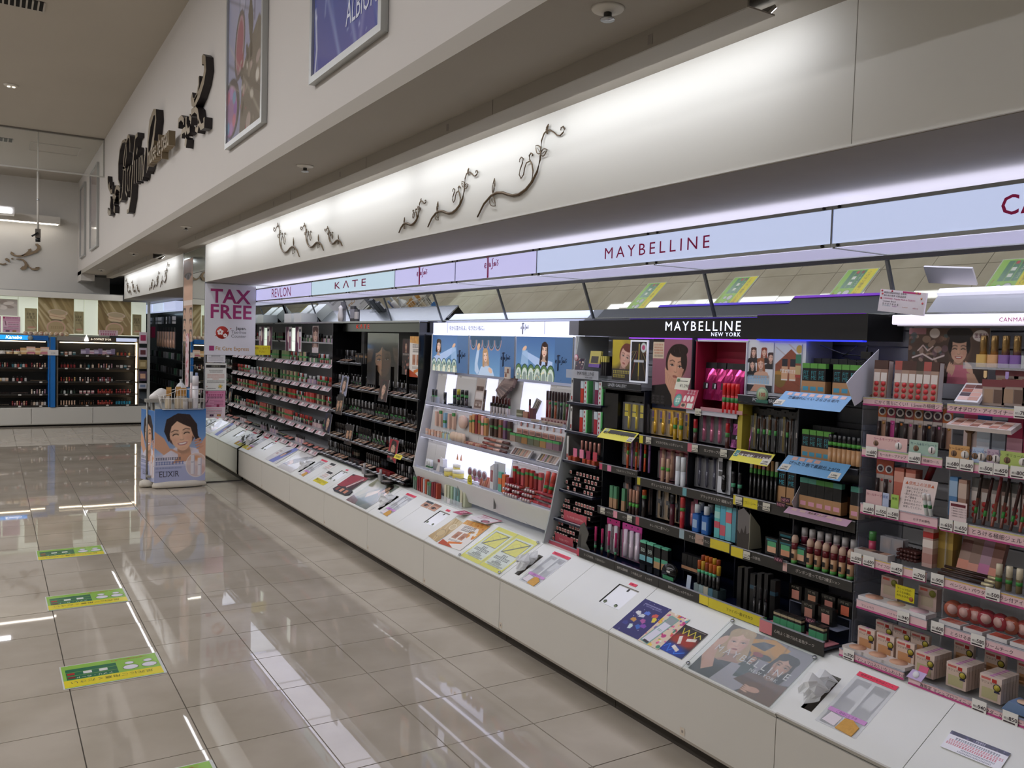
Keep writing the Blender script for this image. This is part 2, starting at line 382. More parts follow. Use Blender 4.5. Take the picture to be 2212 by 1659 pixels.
# fascia with the metal ornaments, its underside, wall-wash trough with a tube lamp
def fascia(name, y0, y1):
    b = MB(); b.box(1.88, y0, 2.085, 1.91, y1, ZS, mat('efeee8', .55)); o = struct(b.build(name))
    return o
fas = fascia('wall_fascia', -3, 9.1)
b = MB(); b.box(1.8795, 1.418, 2.09, 1.8803, 1.4195, ZS, mat('8f8a82', .8)); b.build('panel_joint', fas)
fascia('wall_fascia_far', 10.25, 15.3)
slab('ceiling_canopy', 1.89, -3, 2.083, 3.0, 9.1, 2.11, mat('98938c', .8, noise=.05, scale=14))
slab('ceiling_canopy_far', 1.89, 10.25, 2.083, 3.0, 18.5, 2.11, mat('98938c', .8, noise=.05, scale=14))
TROUGH = mat('a39d93', .6)
def trough(y0, y1, n, label):
    t = thing('cove_light', label, 'light', (1.604, (y0+y1)/2, ZS), 0, 0)
    h = (y1-y0)/2
    b = MB(); b.box(0, -h, -.056, .004, h, 0, TROUGH); b.build('side_panel', t)
    b = MB(); b.box(.004, -h, -.0565, .098, h, -.0525, TROUGH); b.build('bottom_panel', t)
    L = (y1-y0)/n
    for k in range(n):
        y0_, y1_ = -h+k*L+.03, -h+(k+1)*L-.03; e = glow('f7f9ff', LAMP_COVE)
        b = MB(); b.quad([(.1, y0_, -.052), (.138, y0_, -.017), (.138, y1_, -.017), (.1, y1_, -.052)][::-1], e)
        b.prism([(.0985, -.0515), (.1365, -.0165), (.13, -.01), (.095, -.045)], y0_, y1_, TROUGH, 'y')
        b.build('tube_lamp', t)
    for k in range(n):
        b = MB(); b.patch(0, 0, .02, .028, mat('8f8a84', .7)); o = b.build('sticker', t, (-.0006, -h+k*L+L*.3, -.045), SH)
        b = MB(); b.box(-.0008, -.001, -.056, 0, .001, 0, mat('6a655e', .8)); b.build('joint', t, (0, -h+k*L, 0))
    return t
trough(1.53, 9.08, 6, 'long dark wall-wash light trough above the ornament fascia')
trough(10.6, 15.2, 3, 'distant wall-wash light trough beyond the mirrored pillar')

# recessed downlights in the soffit (switched off)
for k, (x, y) in enumerate(((1.417, 1.856), (1.426, 4.464), (1.42, 7.656), (1.41, 10.677), (1.407, 14.0))):
    t = thing('downlight', ['nearest white sprinkler rosette in the grey soffit', 'second sprinkler rosette along the soffit, above the ornaments', 'third sprinkler rosette along the soffit', 'fourth sprinkler rosette, above the mirrored pillar', 'farthest sprinkler rosette near the end of the soffit'][k], 'sprinkler', (x, y, ZS), group='sprinklers in the soffit')
    b = MB(); b.lathe([(.046, 0), (.042, -.006), (.02, -.009), (.018, -.012)], mat('dcd8cf', .5), 20); b.build('rosette', t)
    b = MB(); b.cyl((0, 0, -.024), .011, .014, mat('4a4845', .4, .6), 10); b.build('nozzle', t)
    b = MB(); b.cyl((0, 0, -.032), .02, .004, STEEL, 12); b.build('deflector', t)

# ------------------------------------------------------------------ lamps of the high hall (left of and behind the view)
def hall_lamp(x, y, L, lab):
    t = thing('ceiling_lamp', lab, 'light', (x, y, ZC), group='ceiling lamps of the aisle')
    b = MB(); b.box(-.09, -L/2, -.06, .09, L/2, 0, mat('e8e6e0', .5)); b.build('housing', t)
    b = MB(); b.box(-.075, -L/2+.02, -.075, .075, L/2-.02, -.061, glow('fcfbff', LAMP_HALL)); b.build('diffuser', t)
hall_lamp(-1.2, 7.5, 15, 'long row of tube lamps on the high aisle ceiling, left out of view')
hall_lamp(-4.2, 7.5, 15, 'second row of tube lamps on the high ceiling, far left')

# far ceiling-lit wash bar over the back wall, fixture, vents
t = thing('wall_washer', 'white light bar high on the far back wall', 'light', (0, 15.95, 3.34))
b = MB(); b.box(-2.2, -.06, -.06, .98, .15, .06, mat('dcd8d0', .6)); b.build('housing', t)
b = MB(); b.box(-2.2, -.05, -.075, .95, .0, -.061, glow('fff8ee', 6.0)); b.build('tube_lamp', t)
t = thing('flood_lamp', 'glowing white flood lamp below the far ceiling', 'light', (.2, 15.6, 3.38))
b = MB(); b.box(-.22, -.16, -.05, .12, .16, .06, mat('d9d6d2', .4)); b.build('housing', t)
b = MB(); b.box(-.2, -.175, -.045, .08, -.161, .03, glow('f4f6ff', 7.0)); b.build('lens', t)

def vent(name, label, x, y, w, d, n, m):
    t = thing(name, label, 'vent', (x, y, ZC))
    b = MB(); b.box(-w/2, -d/2, -.004, w/2, d/2, 0, mat('14120f', .9)); b.build('duct_mouth', t)
    for k in range(n+1): b = MB(); b.box(-w/2+w*k/n-.006, -d/2, -.014, -w/2+w*k/n+.006, d/2, -.004, m); b.build('blade', t)
vent('air_vent', 'dark slotted air vent in the ceiling near the picture corner', .1, 7.55, .5, .22, 13, mat('b9b4aa', .6))
vent('air_vent', 'dark slotted air vent behind the glass smoke screen', -.1, 13.1, .7, .25, 13, mat('b9b4aa', .6))
t = thing('ceiling_spot', 'tiny twin spot lamp in the beige ceiling at the left edge', 'light', (.18, 10.15, ZC))
b = MB(); b.lathe([(.07, 0), (.06, -.012), (.05, -.014)], mat('d8d3c8', .5), 16); b.build('ring', t)
for k in (-1, 1): b = MB(); b.cyl((k*.022, 0, -.022), .014, .01, glow('fff2dd', 2.0), 10); b.build('bulb', t)
t = thing('access_panel', 'thin framed square access panel in the far ceiling', 'panel', (.75, 13.3, ZC))
for a in ((-.3, -.3, .3, -.29), (-.3, .29, .3, .3), (-.3, -.29, -.29, .29), (.29, -.29, .3, .29)): b = MB(); b.box(a[0], a[1], -.01, a[2], a[3], 0, mat('bdb8ae', .6)); b.build('frame', t)

# glass smoke screen hanging from the ceiling
t = thing('smoke_screen', 'clear glass smoke screen hanging across the ceiling', 'glass screen', (-3.4, 12.2, ZC))
b = MB(); b.box(-4, -.004, -.48, 4.65, .004, 0, mat('dfe6e0', .03, alpha=.12)); b.build('pane', t)
b = MB(); b.box(-4, -.012, -.492, 4.65, .012, -.476, mat('c8c8c2', .4)); b.build('bottom_rail', t)
b = MB(); b.box(-4, -.02, -.02, 4.65, .02, 0, mat('77736b', .5)); b.build('top_rail', t)
b = MB(); b.box(4.638, -.012, -.48, 4.652, .012, -.02, mat('b0b0aa', .5)); b.build('end_rail', t)
t = thing('hanging_camera', 'camera on a thin white drop pole below the glass screen', 'camera', (.511, 12.33, 3.53))
b = MB(); b.cyl((0, 0, .0), .008, .49, mat('d6d3cc', .4), 8); b.build('ceiling_rod', t)
b = MB(); b.cyl((0, 0, -.72), .013, .72, mat('d6d3cc', .4), 10); b.build('pole', t)
b = MB(); b.lathe([(.016, -.36), (.018, -.35), (.016, -.34)], STEEL, 10); b.build('joint', t)
b = MB(); b.box(-.03, -.03, -.83, .03, .03, -.72, mat('6c665e', .5)); b.build('bracket', t)
b = MB(); b.tube([(0, -.04, -.77), (-.07, -.05, -.82)], .012, BLACK); b.build('lens', t)
b = MB(); b.lathe([(.028, -.88), (.03, -.84), (.02, -.83)], BLACK, 10); b.build('head', t)

# ------------------------------------------------------------------ mirrored pillar
b = MB(); b.box(1.89, 9.11, 0, 3.0, 10.24, ZS, mat('cfccc6', .7)); pil = struct(b.build('wall_pillar'))
t = thing('pillar_mirror', 'tall mirror cladding facing the aisle on the pillar end', 'mirror', (1.9, 9.105, 0))
b = MB(); b.box(0, -.003, .01, 1.0, .003, 2.08, MIRROR); b.build('pane', t)
b = MB(); b.box(0, -.004, .0, 1.0, .004, .01, mat('3b3a38', .6)); b.build('bottom_trim', t)
t = thing('pillar_side_mirror', 'narrow mirror cladding on the left side of the pillar', 'mirror', (1.884, 9.67, 0))
for z0, z1, in ((.01, 1.2), (1.205, 2.2), (2.205, ZS-.01)):
    b = MB(); b.box(-.003, -.56, z0, .003, .57, z1, MIRROR if z1 < 2.3 else mat('c4d2cc', .12, .75)); b.build('pane', t)
b = MB(); b.box(-.006, -.575, 0, .012, -.56, ZS, STEEL); b.build('corner_trim', t)
b = MB(); b.box(-.006, .57, 0, .012, .585, ZS, STEEL); b.build('corner_trim', t)
# ------------------------------------------------------------------ counters below the shelves: 0.9 m cabinets with a sloping top
BY = [1.87+.9*k for k in range(-2, 9)]          # cabinet joints
CTOP = mat('e9eae4', .33, noise=.015, scale=10, coat=.15); CFR = mat('d6d2c8', .38, noise=.03, scale=5)
SLA = math.atan2(.265, .15)                     # lean of the sloping top from the vertical
names = ['nearest white counter under the pink trays', 'white counter with the clear tray beside the large poster', 'white counter carrying the large poster and leaflets', 'white counter with the square lid and the tissue slot',
         'white counter with the yellow warning sheets', 'white counter with eye cards and steel-bolted lid', 'white counter with the green portrait poster', 'white counter with the red leaflets', 'white counter with the hair portrait poster', 'farthest white counter beside the mirrored pillar']
SEAMK = mat('3d3a35', .9)
def hole(y0, y1, t0, t1, D, col):
    k = int((((y0+y1)/2)-BY[0])//.9); yc = (BY[k]+BY[k+1])/2; HOLES.setdefault(k, []).append((yc-y1, yc-y0, t0, t1, D, col))
HOLES = {}
for yt in (1.602, 3.402, 5.21, 6.995, 8.81):
    hole(yt, yt+.057, .042, .252, .03, 'a5a39d'); hole(yt+.069, yt+.126, .042, .252, .03, 'a5a39d'); hole(yt+.168, yt+.211, .057, .226, .05, '8d867c')
for yl in (2.834, 4.65, 6.435, 8.45): hole(yl, yl+.139, .114, .249, .006, 'b9b6ae')

for k in range(10):
    y0, y1 = BY[k], BY[k+1]; w = y1-y0; dz = .004 if k < 2 else 0
    t = thing('display_counter', names[k], 'counter', (2.235, (y0+y1)/2, 0), SH, group='white base counters along the shelves')
    h = w/2-.0015
    b = MB(); b.box(-h, 0, .078, h, .018, .327, CFR); b.build('front_panel', t)
    b = MB(); b.box(-h, .05, 0, h, .07, .075, mat('3a342c', .8)); b.build('plinth', t)
    b = MB(); b.box(-h, .003, .066, h, .05, .077, mat('a89f92', .6)); b.build('bottom_rail', t)
    for s in (-1, 1):
        a0, a1 = (-h, -.0012) if s < 0 else (.0012, h)
        hs = [q for q in HOLES.get(k, ()) if a0 < (q[0]+q[1])/2 < a1]
        xs_ = sorted({a0, a1, *[v for q in hs for v in q[:2]]}); ts = sorted({0, .3045, *[v for q in hs for v in q[2:4]]}); m = MB()
        for xa, xb in zip(xs_, xs_[1:]):
            for ta, tb in zip(ts, ts[1:]):
                if not any(q[0] <= (xa+xb)/2 <= q[1] and q[2] <= (ta+tb)/2 <= q[3] for q in hs): m.box(xa, 0, ta, xb, .014, tb, CTOP)
        if s < 0: m.box(a0, -.0, -.006, a1, .016, 0, mat('c9c6bc', .5))
        else: m.box(a0, -.0, -.006, a1, .016, 0, mat('c9c6bc', .5))
        m.build('sloping_top', t, (0, 0, .345+dz), 0, -SLA)
        for q in hs:
            m = MB(); D = q[4]; x0, x1, t0, t1 = q[:4]; RC = mat(q[5], .5)
            m.box(x0, D, t0, x1, D+.002, t1, RC); m.box(x0-.002, .0005, t0-.002, x0, D, t1+.002, RC); m.box(x1, .0005, t0-.002, x1+.002, D, t1+.002, RC); m.box(x0, .0005, t0-.002, x1, D, t0, RC); m.box(x0, .0005, t1, x1, D, t1+.002, RC)
            m.build('recess', t, (0, 0, .345+dz), 0, -SLA)
    b = MB(); b.box(-h, .268, .48+dz, h, .765, .496+dz, CTOP); b.build('flat_top', t)
    b = MB(); b.box(-h, .02, .08, h, .03, .32, SEAMK); b.build('carcass', t)
    if k not in (7,):
        b = MB(); b.patch(0, 0, .026, .03, mat('d9cdbb', .7)); b.patch(.008, .01, .018, .02, mat('9b9186', .7), -.0008); b.build('sticker', t, (-h+.004 if k != 2 else .0, -.0005, .085))
# ------------------------------------------------------------------ light box signs under the canopy
LBX, LBZ0, LBZ1 = 2.40, 1.905, 2.043
FRM = mat('a7aaa9', .4, .3); BOLT = mat('2c2a28', .4, .5); INK = glow('8e1848', .3)
def light_box(y0, y1, tint, word, size, wy, label, cuts=(), **kw):
    t = thing('light_box_sign', label, 'sign', (LBX, y1, LBZ0), SH)
    L = y1-y0-.001; dz = LBZ1-LBZ0
    b = MB(); b.box(.004, 0, .012, L-.004, .004, dz-.012, glow(tint, SIGN_FRONT)); b.build('lit_face', t)
    b = MB(); b.box(.0, -.004, 0, L, .006, .012, FRM); b.build('frame', t)
    b = MB(); b.box(.0, -.004, dz-.012, L, .006, dz, FRM); b.build('frame', t)
    for x in (0, L-.003): b = MB(); b.box(x, -.002, .012, x+.003, .006, dz-.012, mat('b6bcc8', .5)); b.build('frame', t)
    b = MB(); b.box(.01, .006, dz-.004, L-.01, .27, dz, glow('dfe2ff', SIGN_TOP)); b.build('tube_lamp', t)
    segs = [0]+list(cuts)+[L]
    for a, c in zip(segs, segs[1:]):
        b = MB(); b.box(a+.008, .012, .002, c-.008, .285, .006, glow('e4e4f6', SIGN_UNDER)); b.build('louvre', t)
        n = 26
        m = MB()
        for q in range(1, n): yy = .012+(.273)*q/n; m.box(a+.008, yy-.0008, -.001, c-.008, yy+.0008, .002, mat('b5b4c4', .4))
        m.build('louvre_blades', t)
        b = MB(); b.box(a+.001, .006, -.003, a+.011, .285, .001, FRM); b.build('cross_bar', t)
    b = MB(); b.box(0, .285, -.004, L, .292, dz, FRM); b.build('rear_frame', t)
    for x in [q+d for q in segs for d in (-.03, .03)]:
        if not 0 < x < L: continue
        for z in (.006, dz-.006): b = MB(); b.cyl((x, -.0095, z), .0055, .006, BOLT, 10, 'y'); b.build('bolt', t)
    if word:
        m = MB(); m.text(word, size, wy, .045 if size < .1 else .028, INK, -.0012, align='c', **kw); m.build('lettering', t)
    return t
LAV, MINT, BLU = 'c9c8f6', 'c3dced', 'c6d2f4'
light_box(.07, 1.87, BLU, 'CANMAKE', .078, .745, 'lit sign box lettered in crimson at the right edge, above the pink trays', (.9,), bold=.012, space=1.1, fit=.38)
light_box(1.87, 3.67, BLU, 'MAYBELLINE', .073, .898, 'long lit sign box with spaced crimson capitals above the black shelves', (.9,), space=1.42, fit=.671)
t = light_box(3.67, 4.57, LAV, None, 0, 0, 'lit sign box with handwritten crimson logo, the nearer of two alike')
t2 = light_box(4.57, 5.47, LAV, None, 0, 0, 'lit sign box with handwritten crimson logo, the farther of two alike')
light_box(5.47, 7.27, MINT, 'KΛTE', .078, .92, 'pale mint lit sign box with wide crimson capitals', (.9,), space=1.55, bold=.008, fit=.69)
light_box(7.27, 9.09, LAV, 'REVLON', .125, .895, 'lit sign box with narrow crimson serif capitals next to the hanging board', (.9,), space=1.02, fit=.64)
def ettusais(b, x, z, s, m, y=-.0012):
    "handwritten logo: e, two tall crossed stems, small letters"
    def st(P, w=.05): b.tube([(x+s*px, y, z+s*pz) for px, pz in P], s*w, m, 4)
    st([(.0, .42), (.12, .5), (.14, .6), (.04, .62), (-.02, .48), (.04, .36), (.16, .38)], .028)
    st([(.33, -.25), (.32, .3), (.3, .95)], .03); st([(.42, -.2), (.42, .4), (.42, .95)], .03); st([(.2, .93), (.36, 1.0), (.6, .96)], .04)
    st([(.52, .62), (.53, .42), (.6, .38), (.66, .6), (.66, .4)], .025)
    st([(.95, .85), (.84, .78), (.9, .55), (.86, .3), (.74, .26)], .028)
    st([(1.12, .6), (1.0, .55), (1.02, .4), (1.12, .45), (1.14, .62), (1.18, .42)], .025); st([(1.27, .6), (1.27, .42)], .028); st([(1.28, .76), (1.285, .74)], .03)
    st([(1.5, .72), (1.38, .68), (1.42, .58), (1.5, .5), (1.4, .42)], .028)
for q in (t, t2): b = MB(); ettusais(b, .36, .034, .1, INK); b.build('lettering', q)

# ------------------------------------------------------------------ leaning mirror strip between light boxes and shelves
mt = 21.9*D2R
for k in range(-1, 8):
    y0 = 1.87+.9*k; y1 = y0+.9
    t = thing('leaning_mirror', 'leaning mirror pane ' + ['at the right edge over the pink trays', 'over the left part of the pink trays', 'above the sign bar right of the white capitals', 'above the white-lettered black sign bar', 'over the right half of the white lit unit', 'over the left half of the white lit unit', 'over the black bay, right half', 'over the black bay, left half', 'next to the hanging tax board'][k+1], 'mirror', (2.772, y1, 1.700), SH, mt, group='mirror strip above the shelves')
    b = MB(); b.box(.011, 0, 0, .899, .004, .2, MIRROR); b.build('pane', t)
    b = MB(); b.box(0, -.006, -.004, .011, .004, .2, DSTEEL); b.build('divider', t)
    b = MB(); b.box(0, -.008, -.012, .899, .004, 0, STEEL); b.build('bottom_rail', t)
    b = MB(); b.box(0, .0045, 0, .899, .012, .2, GREYP); b.build('backing', t)
# ------------------------------------------------------------------ slatted back wall behind the shelves
BKX = 2.88
def backwall(y0, y1, z0, z1, m, lab, slats=True):
    t = thing('back_panel', lab, 'panel', (BKX, y1, 0), SH)
    b = MB(); b.box(0, .02, z0, y1-y0, .03, z1, m); b.build('board', t)
    if slats:
        z = z0
        while z < z1-.02:
            b = MB(); b.box(.002, .0, z+.004, y1-y0-.002, .02, min(z1, z+.058), m); b.build('slat', t); z += .06
    return t
backwall(.07, 1.87, .5, 1.69, mat('dcdde0', .45), 'white slatted back panel behind the pink trays')
backwall(1.87, 3.67, .5, 1.69, mat('c9ccd4', .45), 'slatted back panel behind the black cosmetics shelves')
backwall(3.67, 5.47, .5, 1.69, mat('dcdde2', .5), 'plain back panel behind the white illuminated unit', False)
backwall(5.47, 7.27, .5, 1.69, mat('101012', .4), 'black back panel behind the dark makeup bay', False)
backwall(7.27, 9.09, .5, 1.69, mat('9a9ba0', .5), 'grey back panel behind the farthest bay', False)
# ------------------------------------------------------------------ metal vines on the fascia
BRONZE = mat('6b5a45', .35, .7); BRDARK = mat('2b2420', .5)
ZV = lambda x, y: (840+x*.217, 200+y*.217)
def vpath(P, X=1.872): return [at(*ZV(x, y), X=X) for x, y in P]
V_STEM = [(895, 1240), (960, 1110), (1030, 1030), (1090, 998), (1150, 998), (1200, 1018), (1250, 1028), (1310, 1015), (1380, 965), (1440, 890), (1490, 790), (1520, 670), (1528, 560), (1535, 480), (1560, 410), (1590, 378), (1620, 375), (1660, 400), (1690, 428), (1720, 430), (1750, 400), (1765, 365), (1750, 340), (1728, 355), (1726, 378)]
V_BR = [(1400, 945), (1440, 870), (1450, 780), (1440, 720), (1415, 670), (1412, 630), (1430, 603), (1445, 615), (1443, 635)]
V_CURL = [(1418, 685), (1385, 700), (1365, 760), (1355, 820), (1330, 858), (1312, 820), (1320, 770), (1345, 700), (1352, 660), (1335, 645), (1318, 665), (1315, 695)]
V_LEAF = [((1050, 1005), (1068, 858), .16), ((1020, 1045), (1075, 1130), .3), ((1525, 605), (1480, 530), .3), ((1528, 620), (1592, 570), .3), ((1583, 382), (1605, 318), .2), ((1585, 385), (1598, 412), .3)]
foot = vpath(V_STEM[:1])[0]
def vloc(P): return [(-(q.y-foot.y), q.z-foot.z) for q in vpath(P)]
def vine(y, z, sc, mir, label):
    t = thing('metal_vine', label, 'ornament', (1.879, y, z), SH, group='bronze vine ornaments on the fascia')
    sx = -1 if mir else 1
    def P3(P): return [(sx*sc*x, -.007, sc*z_) for x, z_ in vloc(P)]
    b = MB(); n = len(V_STEM); b.tube(P3(V_STEM), [.0028+.0042*math.sin(PI*min(1, (i+1)/13)) if i < 13 else .003 for i in range(n)], BRONZE, 6); b.build('stem', t)
    b = MB(); b.tube(P3(V_BR), .0032, BRONZE, 5); b.build('branch', t)
    b = MB(); b.tube(P3(V_CURL), .0026, BRONZE, 5); b.build('tendril', t)
    for a, c, w in V_LEAF:
        (ax, az), (cx, cz) = vloc([a, c]); dx, dz = cx-ax, cz-az; o = []
        for i in range(13):
            q = i/12*2; u = q if q <= 1 else 2-q; side = 1 if q <= 1 else -1; ww = w*math.sin(PI*u**.8)*side
            o.append((sx*sc*(ax+dx*u-dz*ww), -.008, sc*(az+dz*u+dx*ww)))
        b = MB(); b.tube(o[:-1], .0022, BRONZE, 5, True); b.tube([(sx*sc*ax, -.008, sc*az), (sx*sc*(ax+dx*.7), -.008, sc*(az+dz*.7))], .0015, BRONZE, 4); b.build('leaf', t)
top1 = vpath([(1605, 318)])[0]; H1 = top1.z-foot.z
def vfit(fp, tp, mir, label):
    a = at(*fp, X=1.879); c = at(*tp, X=1.879); vine(a.y, a.z, (c.z-a.z)/H1, mir, label)
z8 = lambda x, y: (540+x*.1085, 460+y*.1085)
vfit(ZV(895, 1240), ZV(1605, 318), False, 'largest bronze vine ornament, nearest on the white fascia')
vfit(ZV(400, 1340), ZV(803, 758), False, 'medium bronze vine ornament between the large and small ones')
vfit(ZV(112, 1396), ZV(340, 1056), False, 'smallest of the three right-leaning bronze vines')
vfit(z8(1000, 872), z8(567, 195), True, 'large left-leaning bronze vine near the far end of the fascia')
vfit(z8(1483, 745), z8(1100, 195), True, 'middle left-leaning bronze vine on the far fascia')
vfit(z8(1858, 657), z8(1570, 260), True, 'small left-leaning bronze vine on the far fascia')
z9 = lambda x, y: (260+x*.0633, 560+y*.0633)
vfit(z9(1382, 955), z9(1648, 105), False, 'distant large right-leaning vine beyond the pillar')
vfit(z9(1145, 1038), z9(1332, 405), False, 'distant medium right-leaning vine beyond the pillar')
vfit(z9(1003, 1070), z9(1122, 672), False, 'distant small right-leaning vine beyond the pillar')
vfit(z9(388, 1222), z9(222, 640), True, 'distant large left-leaning vine beyond the pillar')
vfit(z9(553, 1172), z9(418, 720), True, 'distant medium left-leaning vine beyond the pillar')
vfit(z9(672, 1132), z9(580, 850), True, 'distant small left-leaning vine beyond the pillar')

# ------------------------------------------------------------------ raised script sign on the bulkhead
GOLD = mat('85765d', .4, .5); GSIDE = mat('231d1e', .5)
zr = lambda x, y: at(220+x*.217, 110+y*.217, X=1.19)
org = zr(330, 1180)
def rp(P): return [(-(q.y-org.y), q.z-org.z) for q in (zr(x, y) for x, y in P)]
t = thing('script_sign', 'raised dark and gold script lettering on the bulkhead wall', 'sign', (XB-.002, org.y, org.z), SH)
def letter(P, w, parent=t, name='letter', d=.06):
    k_ = .5 if name == 'letter' else .62
    w = [q*k_ for q in w] if isinstance(w, (list, tuple)) else w*k_
    b = MB(); b.ribbon(rp(P), w, d, GOLD, GSIDE); return b.build(name, parent)
letter([(178, 1345), (160, 1290), (160, 1120), (175, 980), (200, 905), (225, 890), (240, 930), (240, 1040), (225, 1160), (205, 1165)], [.03, .035, .035, .03, .03, .03, .035, .04, .03, .02])
letter([(205, 1165), (232, 1180), (232, 1300), (232, 1400), (245, 1440)], .035)
letter([(170, 1495), (190, 1470), (203, 1380), (210, 1200), (218, 1050), (235, 920), (258, 845), (272, 860), (276, 930), (276, 1005)], [.02, .03, .04, .045, .05, .04, .035, .035, .04, .03])
for P, w in (([(262, 1155), (250, 1200), (248, 1330), (258, 1400)], .03), ([(285, 1140), (270, 1250), (268, 1390)], .03), ([(352, 830), (330, 860), (315, 1000), (300, 1200), (285, 1450), (262, 1590), (245, 1600)], .04), ([(350, 965), (342, 1025)], .04),
             ([(320, 1090), (318, 1320)], .035), ([(345, 1080), (342, 1310)], .035), ([(368, 1060), (365, 1290)], .035), ([(388, 1040), (385, 1290)], .035), ([(398, 1040), (405, 1150), (400, 1280)], .03), ([(432, 970), (418, 1100), (408, 1250)], .04), ([(455, 1070), (440, 1210)], .04)):
    letter(P, w)
letter([(440, 1205), (452, 1080), (455, 900), (475, 720), (510, 610), (530, 605), (532, 680), (510, 860), (470, 1080), (450, 1180)], [.03, .05, .07, .09, .06, .05, .06, .08, .06, .03])
b = MB(); p0 = rp([(478, 1175)])[0]; p1 = rp([(722, 950)])[0]
b.text("musée de peau", .24, p0[0], p0[1]+.02, GOLD, -.06, width=.72, bold=.01, depth=.05); b.build('lettering', t)
t = thing('wall_flourish', 'dark scroll ornament to the right of the raised script', 'ornament', (XB-.002, org.y, org.z), SH)
for P, w in (([(975, 95), (985, 75), (1003, 90), (1008, 180), (990, 290), (950, 420), (905, 515), (880, 505), (872, 440)], .05), ([(945, 250), (945, 330), (925, 430), (900, 500)], .025),
             ([(870, 610), (905, 575), (930, 600), (945, 700), (965, 755), (995, 735), (995, 660)], .035), ([(945, 690), (930, 790), (910, 770)], .03), ([(740, 765), (745, 690), (770, 660), (795, 690), (792, 730)], .03),
             ([(820, 655), (818, 740), (835, 800), (855, 775)], .035), ([(850, 650), (868, 680), (862, 720)], .03), ([(772, 855), (780, 800), (805, 780), (820, 815)], .03), ([(808, 895), (822, 920)], .05)): letter(P, w, t, 'scroll', .05)
t = thing('wall_flourish', 'dark scroll ornament to the left of the raised script', 'ornament', (XB-.002, org.y, org.z), SH)
for P, w in (([(45, 1255), (48, 1330), (75, 1405), (90, 1390), (88, 1345)], .04), ([(62, 1310), (66, 1350)], .03), ([(160, 1495), (160, 1420), (165, 1385), (150, 1360), (130, 1355), (118, 1400), (118, 1430)], .04), ([(75, 1460), (68, 1530), (70, 1590)], .05), ([(95, 1440), (128, 1470), (105, 1480)], .05), ([(105, 1440), (105, 1525)], .05), ([(45, 1585), (58, 1615), (75, 1600)], .05), ([(105, 1560), (115, 1580)], .06)): letter(P, w, t, 'scroll', .05)
# flourish on the far back wall
zf = lambda x, y: at(x*.0904, 480+y*.0904, Y=16.05)
fo = zf(500, 850); TAN = mat('8d7a62', .5, .3)
def fw(P, w, t): b = MB(); b.ribbon([(q.x-fo.x, q.z-fo.z) for q in (zf(x, y) for x, y in P)], w, .03, TAN, GSIDE); b.build('scroll', t)
t = thing('wall_flourish', 'tan metal scroll ornament on the far white wall', 'ornament', (fo.x, 16.098, fo.z), 0)
fw([(300, 715), (285, 740), (330, 785), (420, 805), (520, 800), (640, 780), (760, 735), (870, 690), (930, 630), (930, 570), (890, 530), (850, 535)], [.025, .025, .012, .012, .015, .015, .017, .022, .025, .025, .018, .016], t)
fw([(520, 800), (620, 750), (700, 700), (715, 665), (700, 640)], [.008, .012, .018, .022, .026], t)
fw([(390, 880), (480, 875), (560, 905), (615, 970), (625, 1030), (590, 1090), (540, 1100), (510, 1075)], [.006, .01, .013, .02, .022, .028, .03, .03], t)
fw([(655, 1005), (700, 1070), (770, 1120), (850, 1125), (900, 1095), (895, 1070)], [.006, .01, .014, .018, .03, .03], t)
fw([(130, 895), (165, 878), (200, 900), (222, 950)], [.018, .02, .015, .006], t); fw([(0, 990), (70, 1005), (150, 985)], .01, t); fw([(285, 855), (297, 880)], .014, t)

# ------------------------------------------------------------------ framed posters on the bulkhead
ALU = mat('b4b6b4', .35, .6)
def framed(name, label, cv, y0, y1, z0, z1, key, fr=.03, x=XB):
    w, h = y1-y0, z1-z0
    t = thing(name, label, 'poster', (x-.032, (y0+y1)/2, z0), SH)
    for a in ((-w/2, 0, w/2, fr), (-w/2, h-fr, w/2, h), (-w/2, fr, -w/2+fr, h-fr), (w/2-fr, fr, w/2, h-fr)): b = MB(); b.box(a[0], 0, a[1], a[2], .03, a[3], ALU); b.build('frame', t)
    o = obj('sheet', print_mesh(key, cv, w-2*fr, h-2*fr, .004, rough=.12, coat=.6), t, (0, .012, fr))
    b = MB(); b.box(-w/2+.01, .018, .01, w/2-.01, .031, h-.01, GREYP); b.build('backing', t)
    return t
c = Cv(.68, 120, 'b9bde0').grad('c2c6ea', 'a9abc6')
c.ell(.30, .30, .07, .15, '9aa0b8', 12); c.ell(.30, .30, .055, .135, 'c9cbea', 12); c.ell(.24, .55, .1, .17, '70686c', 12); c.ell(.24, .55, .08, .145, 'c09ba6', 12); c.ell(.24, .55, .06, .12, 'b3707f', 12)
c.ell(.08, .83, .17, .15, '655f63'); c.ell(.06, .84, .14, .13, 'b58fb5')
for i in range(9): c.ell(.06+.1*math.cos(i*.7), .84+.09*math.sin(i*.7), .035, .032, ['a97fc4', 'd88aa0', 'c79fd6', '8fb0d4', 'd6a7b6'][i % 5])
c.poly([(.3, .68), (.42, .6), (.6, .5), (.68, .55), (.68, 1), (.25, 1)], '8a8278'); c.stroke([(.52, 0), (.52, .5)], .02, '8a86a0'); c.poly([(.4, .45), (.45, .35), (.5, .5), (.46, .66)], '6d675f')
c.specks(26, ['d9d4c8', '5f584f', 'a79d90', 'f1ede2', 'b06a72', 'c7b6b0'], .01, .05, 4, (.25, .62, .68, 1)); c.streaks(8, ['d8d2c4', '6b645c'], .004, .012, 5, 30, .6)
framed('framed_poster', 'framed poster of lavender makeup compacts high on the bulkhead', c, 4.586, 5.417, 2.685, 3.9, 'compacts')
c = Cv(.68, 120).grad('4a63b4', '6a6cb0'); c.ell(.3, .35, .3, .45, '3c55a8', 0, .8, .3)
